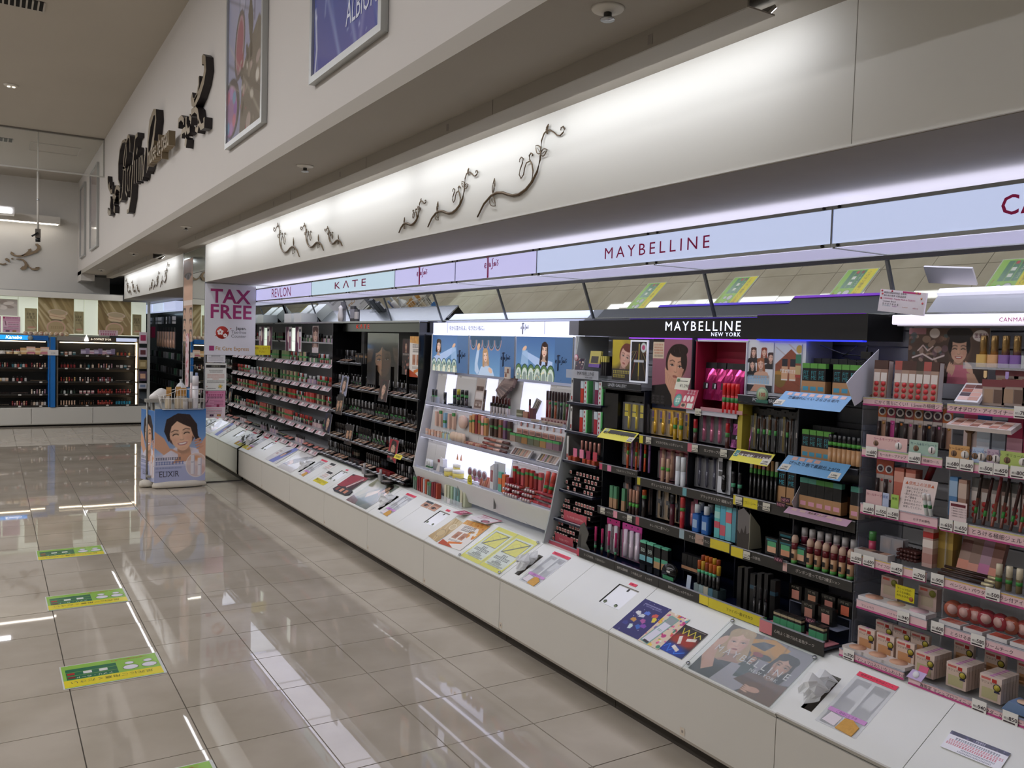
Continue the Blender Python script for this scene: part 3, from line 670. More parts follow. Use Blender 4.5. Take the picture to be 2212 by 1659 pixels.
c.streaks(9, ['8fa6e0', '3f58b0', 'b4c4f0'], .006, .03, 9, 70, .5); c.ell(.38, .62, .07, .16, '34406f', 8, .7, .05); c.ell(.38, .55, .05, .07, '2d3352', 0, .8); c.specks(30, ['a9bdf0', 'c9d6fa', '6f86cf'], .003, .012, 3)
c.stroke([(.12, .3), (.16, .6), (.13, .8)], .012, 'b8c8f2', .6); c.stroke([(.5, .98), (.55, .8), (.66, .62)], .02, '9e9fd6', .7, .03); c.stroke([(.02, .75), (.04, .9), (.02, .99)], .014, 'f2f6ff', .9)
p2 = framed('framed_poster', 'framed deep blue water splash poster with white lettering', c, 2.972, 3.801, 2.69, 3.9, 'bluewater')
b = MB(); b.text('ALBION', .15, .02, .13, mat('d4d8ea', .5), -.001, width=.62, shear=.12); b.build('lettering', p2, (0, .011, 0))
c = Cv(.8, 90, 'b5a7a8').grad('a99a9c', 'c9c4c0'); c.rect(0, .45, .8, .6, 'b39aa0', .5)
framed('framed_poster', 'distant framed mauve poster, nearer of the two beyond the screen', c, 12.8, 13.8, 2.70, 3.83, 'mauve1')
framed('framed_poster', 'distant framed mauve poster, at the far end of the bulkhead', c, 14.62, 15.4, 2.70, 3.83, 'mauve2')

# ------------------------------------------------------------------ TAX FREE board on the mirrored pillar
PLUM = mat('a3316f', .55); TXTD = mat('2e2c33', .6); TXTG = mat('6b6a72', .6); OCHRE = mat('b98a3e', .5)
t = thing('tax_free_board', 'white hanging tax free board with plum letters on the mirrored pillar', 'sign', (2.138, 9.08, 1.335))
b = MB(); b.box(-.256, 0, 0, .256, .02, .735, mat('dedde4', .4)); b.build('board', t)
b = MB(); b.text('TAX', .2, 0, .545, PLUM, -.001, 'c', bold=.022, space=1.02); b.build('lettering', t)
b = MB(); b.text('FREE', .2, 0, .385, PLUM, -.001, 'c', bold=.022, space=1.05); b.build('lettering', t)
RED = mat('b02a1e', .5)
b = MB(); b.cyl((-.085, -.0015, .235), .066, .0015, RED, 32, 'y'); b.build('emblem', t)
b = MB()
for cx, cz, r in ((-.105, .24, .032), (-.055, .205, .022)):
    for k in range(5):
        a = PI/2+k*2*PI/5; px, pz = cx+r*.62*math.cos(a), cz+r*.62*math.sin(a)
        b.add([(px+r*.42*math.cos(q*PI/4)*(1), -.0022, pz+r*.42*math.sin(q*PI/4)) for q in range(8)], [tuple(range(8))], mat('f2ebe8', .5))
for px, pz, q in ((-.15, .2, .4), (-.02, .27, .5), (.0, .275, .2), (-.03, .25, .9)): b.add([(px-.008, -.0024, pz), (px, -.0024, pz-.004), (px+.01, -.0024, pz+.004), (px, -.0024, pz+.007)], [(0, 1, 2, 3)], RED if px in (.0, -.15) else mat('f2ebe8', .5))
b.build('blossom', t)
b = MB(); b.text('Japan.', .045, .16, .27, TXTD, -.001, 'r', bold=.014); b.text('Tax-free', .045, .16, .228, TXTG, -.001, 'r'); b.text('Counter', .045, .16, .186, TXTG, -.001, 'r'); b.build('lettering', t)
b = MB(); b.patch(-.215, .045, -.165, .095, PLUM); b.build('brand_square', t)
b = MB(); b.text('Fit Care Express', .058, -.152, .05, OCHRE, -.001, width=.88, bold=.006); b.build('lettering', t)
# notices below the board
def sheet(name, label, cv, key, w, h, loc, rz=SH, rx=0, thick=.0015, cat='notice', **k):
    return tag(obj(name, print_mesh(key, cv, w, h, thick, **k), None, loc, rz, rx), label, cat)
c = Cv(2.2, 40, 'dcdce0').rows(.5, 1.6, .12, .14, '3a3a40', 1)
for i in range(3): c.rows(.2, 1.95, .36+.17*i, .1, '8a8488', i+2, .6)
sheet('notice_card', 'small pale notice card right under the tax free board', c, 'n1', .185, .082, (1.997, 9.085, 1.258), 0)
c = Cv(.8, 100, 'e6e6e0').rect(.03, .07, .77, .17, '1d1d1b'); c.rows(.24, .56, .09, .06, 'b9b4a0', 3)
for i in range(2): c.rows(.15+.02*i, .66, .25+.06*i, .035, '55534c', i)
for i in range(4): c.rows(.08+(.2 if i == 3 else 0), .72-(.2 if i == 3 else 0), .4+.055*i, .037, 'b5573f', 7+i)
for i in range(2): c.rows(.08, .74, .63+.055*i, .035, '55534c', 12+i)
c.rows(.08, .4, .9, .03, '3a3833', 4)
for i in range(8): a = i*PI/4+.2; c.stroke([(.58, .85), (.58+.09*math.cos(a), .85+.09*math.sin(a))], .022, ['d8b23a', '6f8f4a'][i % 2])
c.ell(.58, .85, .045, .045, 'dcae35'); c.rect(.06, .83, .09, .86, 'b0302a')
sheet('notice_poster', 'white notice with black header and star flower on the pillar', c, 'n2', .212, .285, (1.995, 9.085, .965), 0)
c = Cv(.72, 110, 'efdfe4').rect(0, 0, .72, .6, 'd98fb0'); c.rect(0, .25, .72, .6, 'e0a2bd', .5); c.rect(.02, .02, .1, .1, 'a0224f'); c.rows(.14, .68, .03, .05, 'c0577f', 2)
c.rows(.05, .65, .12, .08, '9a2d5e', 3); c.rows(.06, .62, .22, .06, '4a2a3a', 4); c.stroke([(.05, .44), (.1, .32)], .03, '5a1a30')
for i in range(5): c.rows(.16+.16*(i % 2), .64, .34+.05*i, .03, ['a8436f', '703048'][i % 2], i+8)
c.rect(.02, .52, .22, .59, 'c86a8e'); c.rect(.4, .5, .5, .6, '93264c')
for i in range(6): c.rows(.04, .6, .64+.04*i, .025, ['b0406a', '6a5a62'][i % 2], i+20, .7)
c.rect(.16, .87, .3, .94, '3a2440'); c.rect(.42, .87, .56, .94, 'b5722e'); c.ell(.23, .905, .03, .02, '8a5a8a'); c.ell(.49, .905, .03, .02, 'e0b45a')
sheet('campaign_poster', 'pink campaign sheet below the star-flower notice', c, 'n3', .2, .28, (1.995, 9.085, .68), 0)
# ------------------------------------------------------------------ small goods: meshes are made once per kind and shared
_PR = {}
def P_(key, fn):
    if key not in _PR: b = MB(); fn(b); _PR[key] = b.mesh(str(key[0]))
    return _PR[key]
def carton(w, d, h, body, bands=(), top=None, rough=.45):
    "upright carton; bands = (z0, z1, colour) fractions printed round the front"
    def f(b):
        b.box(-w/2, 0, 0, w/2, d, h, mat(body, rough))
        for z0, z1, c in bands: b.box(-w/2-.0004, -.0005, h*z0, w/2+.0004, d*.6, h*z1, mat(c, rough))
        if top: b.box(-w/2-.0003, -.0003, h-.001, w/2+.0003, d, h+.0004, mat(top, rough))
    return P_(('carton', w, d, h, body, tuple(bands), top), f)
def stick(r, h, body, cap, cf=.4, band=None, n=10, rough=.25, metal=0):
    "pencil, liner, lip or mascara tube standing up; cf = share of the cap at the top"
    def f(b):
        b.lathe([(r*.92, 0), (r, h*.02), (r, h*(1-cf))], mat(body, rough), n); b.lathe([(r*1.02, h*(1-cf)), (r*1.02, h*.985), (r*.85, h)], mat(cap, rough, metal), n)
        if band: b.lathe([(r*1.04, h*band[0]), (r*1.04, h*band[1])], mat(band[2], .5), n)
    return P_(('stick', r, h, body, cap, cf, band, n), f)
def jar(r, h, body, lid, lf=.3):
    def f(b): b.lathe([(r*.95, 0), (r, h*.04), (r, h*(1-lf)), (r*.9, h*(1-lf))], mat(body, .3), 16); b.lathe([(r*1.03, h*(1-lf)), (r*1.03, h*.97), (r*.98, h)], mat(lid, .35), 16)
    return P_(('jar', r, h, body, lid, lf), f)
def bottle(w, d, h, body, cap, cr=.4, cf=.3, label=None):
    def f(b):
        b.rbox(-w/2, 0, 0, w/2, d, h*(1-cf)*.93, mat(body, .15), min(w, d)*.3, 3); b.lathe([(w*cr*.8, h*(1-cf)*.93), (w*cr*.8, h*(1-cf))], mat(body, .2), 10, (0, d/2, 0)); b.lathe([(w*cr, h*(1-cf)), (w*cr, h*.98), (w*cr*.9, h)], mat(cap, .3), 12, (0, d/2, 0))
        if label: b.patch(-w*.3, h*.15, w*.3, h*.45, mat(label, .5))
    return P_(('bottle', w, d, h, body, cap, cr, cf, label), f)
def blister(w, h, card, head, tube, tr=.008, mark=None, th=.7, mark2=None):
    "hanging card pack with a clear-fronted tube"
    def f(b):
        b.box(-w/2, .012, 0, w/2, .0145, h, mat(card, .35)); b.box(-w/2-.0005, .0112, h*.84, w/2+.0005, .0155, h, mat(head, .35))
        b.lathe([(tr*.6, h*.05), (tr, h*.12), (tr, h*th*.55), (tr*.82, h*th*.56), (tr*.9, h*th)], mat(tube, .18, .2), 8, (w*.16, .004, 0))
        b.box(-w/2+.002, .0, h*.02, w/2-.002, .0115, h*.8, acrylic('f4f4f8', .1))
        if mark: b.patch(-w*.44, h*.4, -w*.08, h*.52, mat(mark, .5), .0108)
        if mark2: b.patch(-w*.44, h*.55, -w*.04, h*.75, mat(mark2, .5), .0108)
        b.lathe([(.004, .0108), (.004, .0112)], mat('1a1a1a', .5), 8, (0, 0, h*.94), 'y')
    return P_(('blister', w, h, card, head, tube, tr, mark, th, mark2), f)
def palette(w, d, h, frame, pans, nx, ny, rough=.3):
    "flat case with colour pans, lying; origin front centre bottom"
    def f(b):
        b.box(-w/2, 0, 0, w/2, d, h, mat(frame, rough))
        for i in range(nx):
            for j in range(ny):
                x0 = -w/2+w*(.06+.88*i/nx); y0 = d*(.08+.84*j/ny)
                b.box(x0+w*.01, y0+d*.015, h-.0005, x0+w*.88/nx-w*.01, y0+d*.84/ny-d*.015, h+.0008, mat(pans[(i+j*nx) % len(pans)], .55))
    return P_(('palette', w, d, h, frame, tuple(pans), nx, ny), f)
def compact(r, h, case, lid, t=.5):
    def f(b): b.lathe([(r*.96, 0), (r, h*.1), (r, h*.9), (r*.96, h)], mat(case, .25), 18); b.lathe([(r*.8, h), (r*.8, h+.0008)], mat(lid, .5), 18)
    return P_(('compact', r, h, case, lid), f)
def put(name, me, cat, label, x, y, z, rz=SH, rx=0.0, ry=0.0, group=None):
    return tag(obj(name, me, None, (x, y, z), rz, rx, ry), label, cat, group)
def row(name, cat, meshes, n, a, c, z, desc, where, group=None, rz=SH, jit=.0, lean=0.0, skip=(), dz=0.0, seed=1, spin=0.0):
    """n goods from point a (left end, x/y) to c, label = desc + place in the row + where"""
    R = random.Random(seed); k = 0; got = []
    cells = [i for i in range(n) if i not in skip]
    for q, i in enumerate(cells):
        u = (i+.5)/n; x = a[0]+(c[0]-a[0])*u+R.uniform(-jit, jit); y = a[1]+(c[1]-a[1])*u
        me = meshes[i % len(meshes)] if isinstance(meshes, (list, tuple)) else meshes
        lab = '%s, %s %s' % (desc, ORD[q] if len(cells) > 1 else 'single one', where) if len(cells) > 1 else '%s %s' % (desc, where)
        got.append(put(name, me, cat, lab, x, y, z+dz*u, rz+(R.uniform(-spin, spin) if spin else 0), -lean, 0, group or ('%s %s' % (desc, where))))
    return got
def srow(name, cat, meshes, n, y0, y1, x, z, desc, where, **k):
    "row on the shelf wall, left (far, y0) to right (near, y1)"
    return row(name, cat, meshes, n, (x, y0), (x, y1), z, desc, where, **k)

# ------------------------------------------------------------------ green stickers on the floor
STK = None
for k, (y, lab) in enumerate(((6.405, 'farthest green floor sticker in the aisle'), (5.22, 'second farthest green floor sticker'), (4.03, 'green floor sticker in the middle of the aisle'), (2.83, 'green floor sticker at the bottom edge of the view'), (1.64, 'green floor sticker seen only in the leaning mirror'), (.45, 'green floor sticker nearest the camera, mirrored at right'))):
    if STK is None:
        b = MB(); W, H = .42, .285; e = .0008
        def fl(x0, z0, x1, z1, col, y): b.patch(x0, z0, x1, z1, mat(col, .18), -y)
        b.box(-W/2, -e, 0, W/2, 0, H, mat('d6d8d4', .25)); fl(-W/2+.012, .006, W/2-.006, H-.006, '8fc04e', .0009)
        fl(-W/2+.012, H-.095, W/2-.006, H-.012, 'e6d52e', .0011)
        fl(-.02, .055, W/2-.02, .185, '1f6b4a', .0011)
        for z in (.095, .14): fl(-.02, z, W/2-.02, z+.003, '8fc04e', .0012)
        for x, z in ((.155, .105), (.155, .15)): fl(x, z, x+.03, z+.022, 'b4282c' if z < .12 else '7a2a2c', .0013)
        for x, z in ((.02, .1), (.085, .1)): fl(x, z, x+.035, z+.03, 'e4e6e4', .0013)
        b.text('足元にご用意ください', .034, -W/2+.05, H-.075, mat('2e3a12', .5), -.0013)
        b.text('ご協力お願いします', .018, -.16, .022, mat('b5402c', .5), -.0013)
        b.text('アプリ・カード', .022, .0, .16, mat('e0ead8', .5), -.0013)
        for x, s in ((-.155, 1), (-.075, 1)):
            for z, r, m_ in ((.14, .03, 'e2e0ea'), (.085, .018, 'e2e0ea')):
                b.add([(x+r*1.15*math.cos(q*PI/8), -.0013, z+r*math.sin(q*PI/8)) for q in range(16)], [tuple(range(16))], mat('3e4a3a', .4)); b.add([(x+r*1.05*math.cos(q*PI/8), -.0015, z+r*.9*math.sin(q*PI/8)) for q in range(16)], [tuple(range(16))], mat(m_, .3))
        STK = b.mesh('floor_sticker')
    tag(obj('floor_sticker', STK, None, (.478, y+.285, .0012), PI, -PI/2), lab, 'sticker', 'green floor stickers')

# ------------------------------------------------------------------ far counters across the aisle
Y0 = 15.3
FARW = mat('d3d1ca', .5); FB = mat('171411', .4); BLUE = mat('0f6fc0', .4)
t = thing('far_counter', 'long low white base cabinet under the far shelves', 'cabinet', (0, Y0-.02, 0))
xs = [-3.2, -1.4, -.5, .55, 1.42, 2.26]
for a, c in zip(xs, xs[1:]): b = MB(); b.box(a+.003, 0, .045, c-.003, .02, .29, FARW); b.build('front_panel', t)
b = MB(); b.box(-3.2, .03, 0, 2.26, .06, .045, mat('1e1a16', .8)); b.build('plinth', t)
b = MB(); b.box(-3.2, .02, .285, 2.26, .6, .305, FARW); b.build('top', t)
b = MB(); b.box(-3.2, -.01, .03, 2.26, .03, .043, mat('c4c0b6', .5)); b.build('bottom_rail', t)
t = thing('backlit_wall_panel', 'row of pale backlit panels above the far shelves', 'panel', (0, Y0+.12, 1.47))
for a, c in ((-3.2, -.9), (-.9, .37), (.37, 1.3), (1.3, 2.24)): b = MB(); b.box(a+.004, 0, 0, c-.004, .03, .575, glow('dfe6d6', .42)); b.build('lit_panel', t)
def far_unit(name, label, x0, x1, side, lamp):
    t = thing(name, label, 'shelf unit', (0, Y0, 0)); 
    b = MB(); b.box(x0, .36, .31, x1, .38, 1.40, FB); b.build('back', t)
    for x in (x0, x1-.02): b = MB(); b.box(x, .0, .31, x+.02, .38, 1.42, side); b.build('side_panel', t)
    for z in (1.125, .918, .697, .497, .315): b = MB(); b.box(x0+.02, .0 if z < 1.1 else .03, z, x1-.02, .36, z+.02, mat('2a2622', .4)); b.build('shelf', t); b = MB(); b.box(x0+.02, .352, z-.06, x1-.02, .359, z, mat('6f675e', .6)); b.build('rear_rail', t)
    b = MB(); b.box(x0+.05, .1, 1.34, x1-.05, .13, 1.352, glow('ffe9c8', lamp)); b.build('tube_lamp', t)
    return t
u1 = far_unit('makeup_shelf', 'far black makeup shelf under the blue lit sign', -1.0, .8, BLUE, 5.0)
u2 = far_unit('makeup_shelf', 'far black makeup shelf under the brown and silver sign', .9, 2.12, mat('70665a', .5), 7.0)
b = MB(); b.box(2.07, .02, .33, 2.085, .05, 1.36, glow('ffe6c4', 7.0)); b.build('vertical_lamp', u2)
b = MB(); b.box(2.086, .02, .32, 2.118, .3, 1.38, mat('e8d6bc', .5)); b.build('lit_side', u2)
t = thing('blue_post', 'bright blue upright post between the two far shelves', 'post', (.845, Y0-.03, .306))
b = MB(); b.box(-.035, 0, 0, .035, .04, 1.12, BLUE); b.build('post', t); b = MB(); b.box(-.075, -.012, .83, .075, -.002, .915, mat('e6e2e0', .5)); b.text('1,100', .03, 0, .855, TXTG, -.0135, 'c'); b.build('price_card', t)
t = thing('far_sign', 'glowing blue sign box with white italic lettering far left', 'sign', (0, Y0-.05, 1.368))
b = MB(); b.box(-.9, 0, 0, .78, .06, .076, mat('0a64b4', .4)); b.build('box', t)
b = MB(); b.box(-.9, -.006, .003, .5, 0, .073, glow('1f93ea', 1.1)); b.build('lit_face', t)
b = MB(); b.text('Kanebo', .072, .42, .018, glow('ffffff', 1.6), -.008, 'r', shear=.25, bold=.014); b.build('lettering', t)
b = MB(); b.cyl((.53, -.012, .035), .038, .006, mat('9aa3a0', .4), 18, 'y'); b.build('round_card', t)
t = thing('far_sign', 'brushed silver sign bar with brown lettered middle', 'sign', (0, Y0-.05, 1.375))
b = MB(); b.box(.9, 0, 0, 2.08, .06, .066, mat('a9a49c', .3, .5)); b.build('bar', t)
b = MB(); b.box(1.36, -.004, .0, 1.76, 0, .066, mat('4f4236', .4)); b.build('name_plate', t)
b = MB(); b.text('✢ COFFRET D’OR', .044, 1.38, .018, glow('f3e6cf', 1.3), -.006, width=.86); b.build('lettering', t)
b = MB(); b.box(1.76, -.003, .006, 2.07, 0, .06, glow('c9d2f0', .6)); b.build('lit_end', t)
t = thing('cone_lamp', 'small glowing white cone standing on the silver bar', 'lamp', (1.32, Y0-.06, 1.375))
b = MB(); b.lathe([(.03, 0), (.028, .03), (.006, .09), (.002, .1)], glow('ffffff', 2.5), 12); b.build('shade', t); b = MB(); b.cyl((0, 0, -.008), .02, .008, STEEL, 10); b.build('foot', t)
# gold posters on the lit panels
def goldposter(v):
    c = Cv(.84, 90, 'a8956a').grad('9b8a5c', 'a38a63'); c.streaks(22, ['c9b88c', '8a744a', 'e3d6b0', '7a6540', 'b7a070'], .02, .08, 3+v, 62, .6)
    c.ell(.46, .42, .23, .09, 'd8c9b4', 4); c.ell(.46, .43, .2, .075, 'cdbd9a', 4); c.ell(.45, .52, .19, .11, 'e0cba6', 4); c.ell(.46, .42, .2, .075, 'd8a896', 4, .6); c.ell(.46, .415, .185, .066, 'bfae8c', 4); c.stroke([(.27, .5), (.64, .57)], .014, 'c48f7e'); c.ell(.44, .63, .13, .02, '5d5240', 4)
    c.ell(.42, .83, .23, .2, 'cbb793'); c.ell(.42, .83, .19, .165, 'bda780'); c.arc(.42, .83, .2, .175, 0, 360, .02, 'd9a99c', 24); c.rows(.3, .6, .8, .06, '8a7750', 4, .5)
    return c
def far_sheet(name, label, cv, key, x0, x1, z0, z1, cat='poster', y=Y0+.1): return tag(obj(name, print_mesh(key, cv, x1-x0, z1-z0, .003), None, ((x0+x1)/2, y, z0)), label, cat)
far_sheet('gold_poster', 'gold powder compact poster above the blue sign', goldposter(0), 'gp1', .642, 1.15, 1.485, 2.06)
far_sheet('gold_poster', 'gold powder compact poster above the silver sign bar', goldposter(2), 'gp2', 1.5, 2.0, 1.485, 2.045)
def slip(v): return Cv(.4, 60).grad('a59a72', 'b8ac86').streaks(8, ['c4b88e', '8f845e'], .02, .05, v, 70, .5).rows(.06, .34, .2, .1, '5f5a44', 1, .8).rows(.06, .34, .33, .1, '5f5a44', 2, .8).rows(.1, .3, .5, .05, '7a7458', 3, .7).ell(.22, .85, .14, .05, 'd4c3a0').ell(.22, .8, .13, .03, 'c98f7c')
far_sheet('gold_slip', 'narrow gold slip left of the first compact poster', slip(1), 'gs1', .46, .63, 1.5, 1.87)
far_sheet('gold_slip', 'narrow gold slip right of the first compact poster', slip(2), 'gs2', 1.153, 1.29, 1.49, 1.85)
far_sheet('gold_slip', 'narrow gold slip at the right end of the lit panels', slip(3), 'gs3', 2.02, 2.16, 1.49, 1.84)
c = Cv(.9, 60).grad('b8b0a8', 'd6cfc8'); 
for i in range(9): c.ell(.55+.2*math.cos(i*.7), .35+.16*math.sin(i*.7), .13, .09, ['cfc6bd', 'a89c92', 'e2dad2'][i % 3], i*40)
far_sheet('flower_poster', 'pale flower print at the left edge of the lit panels', c, 'fl', -.2, .36, 1.74, 2.0)
def pinksheet(v):
    c = Cv(.8, 60, 'dcb7c6').rect(0, 0, .8, .3, 'cf9db4').rect(.03, .04, .12, .14, 'a8245a').rows(.16, .7, .06, .07, 'a8487a', v); c.stroke([(.12, .3), (.16, .55)], .03, '5a1a30')
    for i in range(5): c.rows(.24 if i < 3 else .06, .72, .36+.11*i, .06, ['b0487a', '7a5a68'][i % 2], i+v)
    return c.rect(.14, .86, .32, .95, '4a3a5a').rect(.44, .86, .62, .95, 'a87a3a')
far_sheet('pink_sheet', 'pink sheet above the blue sign, right of its twin', pinksheet(3), 'ps1', .16, .4, 1.48, 1.73)
far_sheet('pink_sheet', 'pink sheet cut by the left edge of the view', pinksheet(5), 'ps2', -.12, .14, 1.48, 1.73)
BUB = ['c7765a', '6d4a58', 'c58a4a', 'b0563e', 'c98d6a', 'd0a050', 'b86a5a', '9a5a5a', 'c0a05a']
for k, ch in enumerate('ミラノコレクション'):
    b = MB(); b.cyl((0, 0, 0), .036, .004, mat('e2cdb0', .5), 14, 'y'); b.text(ch, .06, 0, -.022, mat(BUB[k], .5), -.001, 'c', bold=.02)
    put('letter_disc', b.mesh('letter_disc'), 'cutout', 'round paper letter, %s over the blue sign' % ORD[k], .47+.072*k, Y0+.08, 1.475, 0, group='round paper letters')
c = Cv(2.6, 30, 'd8c0c8').rows(.2, 2.4, .12, .3, 'a8607a', 2).rows(.3, 2.3, .55, .35, 'a02050', 3)
far_sheet('booking_banner', 'pale banner with crimson words on the right gold poster', c, 'bb', 1.51, 1.8, 1.47, 1.56, 'notice', Y0+.08)
# goods on the far shelves
FP = ['d9b79a', 'e2cdb8', 'b5483e', '8f3a3a', 'c98a72', 'e8d8d0', '5a4a44', 'c2a26a', '7a2a30', 'd8d4d0', '3f6f7a', 'a77f8a']
wd = ['top', 'second', 'third', 'fourth', 'lowest']; zsh = [1.145, .938, .717, .517, .335]
R = random.Random(11)
for ui, (x0, x1, lab) in enumerate(((.0, .78, 'under blue sign'), (.93, 2.02, 'under silver sign'))):
    for si, z in enumerate(zsh):
        nseg = 3 if ui == 0 else 4
        for q in range(nseg):
            a = x0+(x1-x0)*q/nseg+.02; c_ = x0+(x1-x0)*(q+1)/nseg-.02; kind = R.choice('tcpbt'); pal = R.sample(FP, 3)
            if si == 4 and ui == 1: kind = 'tttb'[q]; pal = [['e2bfa4'], ['3a2a22', '8a5a3a'], ['b5483e', 'c25a4e'], ['2a7f9a', '2f8fae']][q]
            if si == 3 and ui == 1: kind = 'bctt'[q]; pal = [['2a3a30', 'd8dcd8'], ['d8a0a0', 'c98a92'], ['b5403a', 'c0584a'], ['a83a3a', '7a2a30']][q]
            n = R.randint(4, 6)
            if kind == 't': ms = [stick(.011, .07, p, '1d1a18' if i % 2 else p, .4, None, 8) for i, p in enumerate(pal)]; n = R.randint(6, 8); nm, ct, ds = 'lip_tube', 'cosmetics', 'makeup tube'
            elif kind == 'c': ms = [carton(.04, .03, .05, p, ((.55, .8, 'efe8e2'),)) for p in pal]; nm, ct, ds = 'powder_carton', 'box', 'powder carton'
            elif kind == 'p': ms = [palette(.055, .05, .014, '1c1815', pal, 2, 2) for p in pal]; nm, ct, ds = 'eye_palette', 'palette', 'eye palette'
            else: ms = [bottle(.032, .025, .075, p, '1c1a18', .35, .3) for p in pal]; nm, ct, ds = 'makeup_bottle', 'bottle', 'makeup bottle'
            lean = .0
            row(nm, ct, ms, n, (a, Y0+.06), (c_, Y0+.06), z+.001, ds, 'on %s far shelf %s, %s' % (wd[si], lab, ['left', 'middle', 'right', 'right end'][q]), rz=0, seed=ui*50+si*7+q)
            put('price_card', P_(('fcard',), lambda m: m.box(-.02, 0, 0, .02, .002, .022, mat('dad6d0', .5))), 'price tag', 'tiny white price card on %s far shelf %s, %s' % (wd[si], lab, ['left part', 'middle part', 'right part', 'right end'][q]), (a+c_)/2+.03*(q-1), Y0-.003, z-.022, 0, group='far price cards')
# lilac and pink gift bags crowning the right shelf, bright jars under the blue sign
row('gift_bag', 'bag', [carton(.07, .04, .07, 'a89ab8', ((.3, .6, 'd2c8dc'),)), carton(.06, .04, .09, '8d7f9f'), carton(.07, .04, .06, 'd8c6d0', ((.2, .5, 'c48aa8'),))], 8, (1.25, Y0+.0), (1.75, Y0+.0), 1.166, 'lilac gift pack', 'on top of the right far shelf', rz=0, seed=4)
row('powder_jar', 'jar', [jar(.045, .05, 'e2cda0', 'efe9e0'), jar(.05, .05, 'd9d4d0', 'f4f0ea'), jar(.045, .05, 'd8b890', 'efe6d8')], 4, (.0, Y0-.02), (.4, Y0-.02), 1.146, 'cream powder jar', 'glowing under the blue sign', rz=0, seed=5)
row('gift_set', 'box', [carton(.1, .05, .1, 'dcb07a', ((.3, .6, 'efd9b4'),)), carton(.12, .05, .12, 'e0b8a4', ((.1, .3, 'c9708a'), (.5, .8, 'f0dcd0')))], 4, (.4, Y0-.01), (.78, Y0-.01), 1.146, 'warm-lit gift set', 'at the right end under the blue sign', rz=0, seed=6)
# slim end rack with hanging samples
t = thing('end_rack', 'slim white end post with hanging sample cards', 'rack', (2.25, Y0-.1, .306))
b = MB(); b.box(-.02, 0, 0, .02, .04, 1.75, mat('c9cac6', .4)); b.build('post', t)
for k, (z, h, c0, c1) in enumerate(((1.05, .19, 'ead9e2', 'b8446a'), (.83, .15, 'cfc6d4', '6a3a40'), (.63, .15, '9c8a5e', 'cdbb8e'), (.43, .16, '5a4a60', 'e0b496'), (.3, .09, 'c8c8d0', '7a8aa8'))):
    b = MB(); b.box(-.15, -.012, z, -.03, -.006, z+h, mat(c0, .4)); b.box(-.13, -.014, z+h*.25, -.05, -.012, z+h*.75, mat(c1, .4)); b.build('sample_card', t)
# ------------------------------------------------------------------ trolley stand with the portrait board beside the pillar
PIPE = mat('8e8c88', .35, .5)
t = thing('trolley', 'grey pipe trolley with a shelf behind the portrait board', 'trolley', (1.6, 9.03, 0))
for x, y in ((-.262, .06), (-.215, -.0), (.25, .06), (.25, 0.0)): b = MB(); b.tube([(x, y, .06), (x, y, .86)], .011, PIPE, 8); b.build('leg', t)
b = MB(); b.box(-.29, -.06, .855, .27, .07, .885, mat('9a978f', .5)); b.build('top_shelf', t)
b = MB(); b.box(-.27, -.03, .1, .26, .07, .12, mat('9a978f', .5)); b.build('low_shelf', t)
for x in (-.262, -.215, .25): b = MB(); b.lathe([(.02, -.008), (.02, .008)], BLACK, 12, (x, .03, .03), 'x'); b.tube([(x, .03, .03), (x, .03, .08)], .006, STEEL, 6); b.build('caster', t)
def elixir():
    c = Cv(.655, 170).grad('3f73b4', '8fb0dd', 'y', .0, .6)
    c.poly([(0, .66), (.2, .56), (.45, .62), (.655, .56), (.655, 1), (0, 1)], 'c4c4da'); c.ell(.33, .72, .5, .16, 'c9cbe0', 0, .9, .1); c.rect(0, .78, .655, 1, 'a9b0d6', .8)
    c.poly([(.0, .3), (.12, .4), (.2, .55), (.3, .62), (.16, .66), (0, .52)], 'd9a688'); c.poly([(.655, .38), (.58, .5), (.54, .66), (.655, .72)], 'd9a78c')
    c.poly([(.1, .64), (.3, .5), (.55, .55), (.64, .8), (.4, .76), (.2, .72)], 'e0dcea')
    face(c, .335, .345, .245, 'e8bd9f', '2b1c18', -9, 'b9797c', 0, True, 3, None, True, 'cf9c7e', True)
    for k in range(4): c.ell(.545+.012*k, .43+.035*k, .05, .016, 'cf9a80', -25); c.stroke([(.5+.01*k, .44+.035*k), (.58, .43+.03*k)], .004, '9a6650', .6)
    for k in range(3): c.ell(.235+.03*k, .565+.018*k, .05, .013, 'd6a288', 28)
    c.ell(.535, .775, .135, .165, 'e2c9c0', 0, .75); c.arc(.535, .775, .135, .165, 0, 360, .008, 'f0e6e2', 30); c.ell(.53, .68, .06, .04, 'd8894e', 0, .6, .03); c.ell(.6, .84, .05, .07, 'd8a08a', 0, .5, .04)
    for x, y0_, y1_ in ((.487, .64, .9), (.577, .68, .92)): c.rect(x-.026, y0_, x+.026, y1_, 'e6e2e8'); c.rect(x-.022, y0_+.09, x+.022, y0_+.1, 'a9a4b4'); c.rect(x+.012, y0_, x+.026, y1_, 'c2bccb')
    for k, y in enumerate((.72, .775)): c.rows(.02, .34+.05*k, y-.06, .035+.008*k, '5a6aa8' if k else '4a4a60', k+3)
    c.rows(.02, .34, .79, .022, '6a72a0', 9); c.rows(.02, .3, .845, .018, '6a72a0', 10)
    return c
t = thing('portrait_board', 'portrait board of a smiling woman standing before the mirrored pillar', 'board', (1.62, 8.9, .05))
cv = elixir(); W, H = .485, .735
o = obj('front_sheet', print_mesh('elix', cv, W, H, .006), t, (0, 0, .01))
b = MB(); b.text('ELIXIR', .083, -.2, .065, mat('3a3444', .5), -.001, width=.82); b.build('lettering', t)
o = obj('side_sheet', print_mesh('elix2', elixir(), .34, H-.02, .006), t, (-.275, .18, .01), -PI/2+.25)
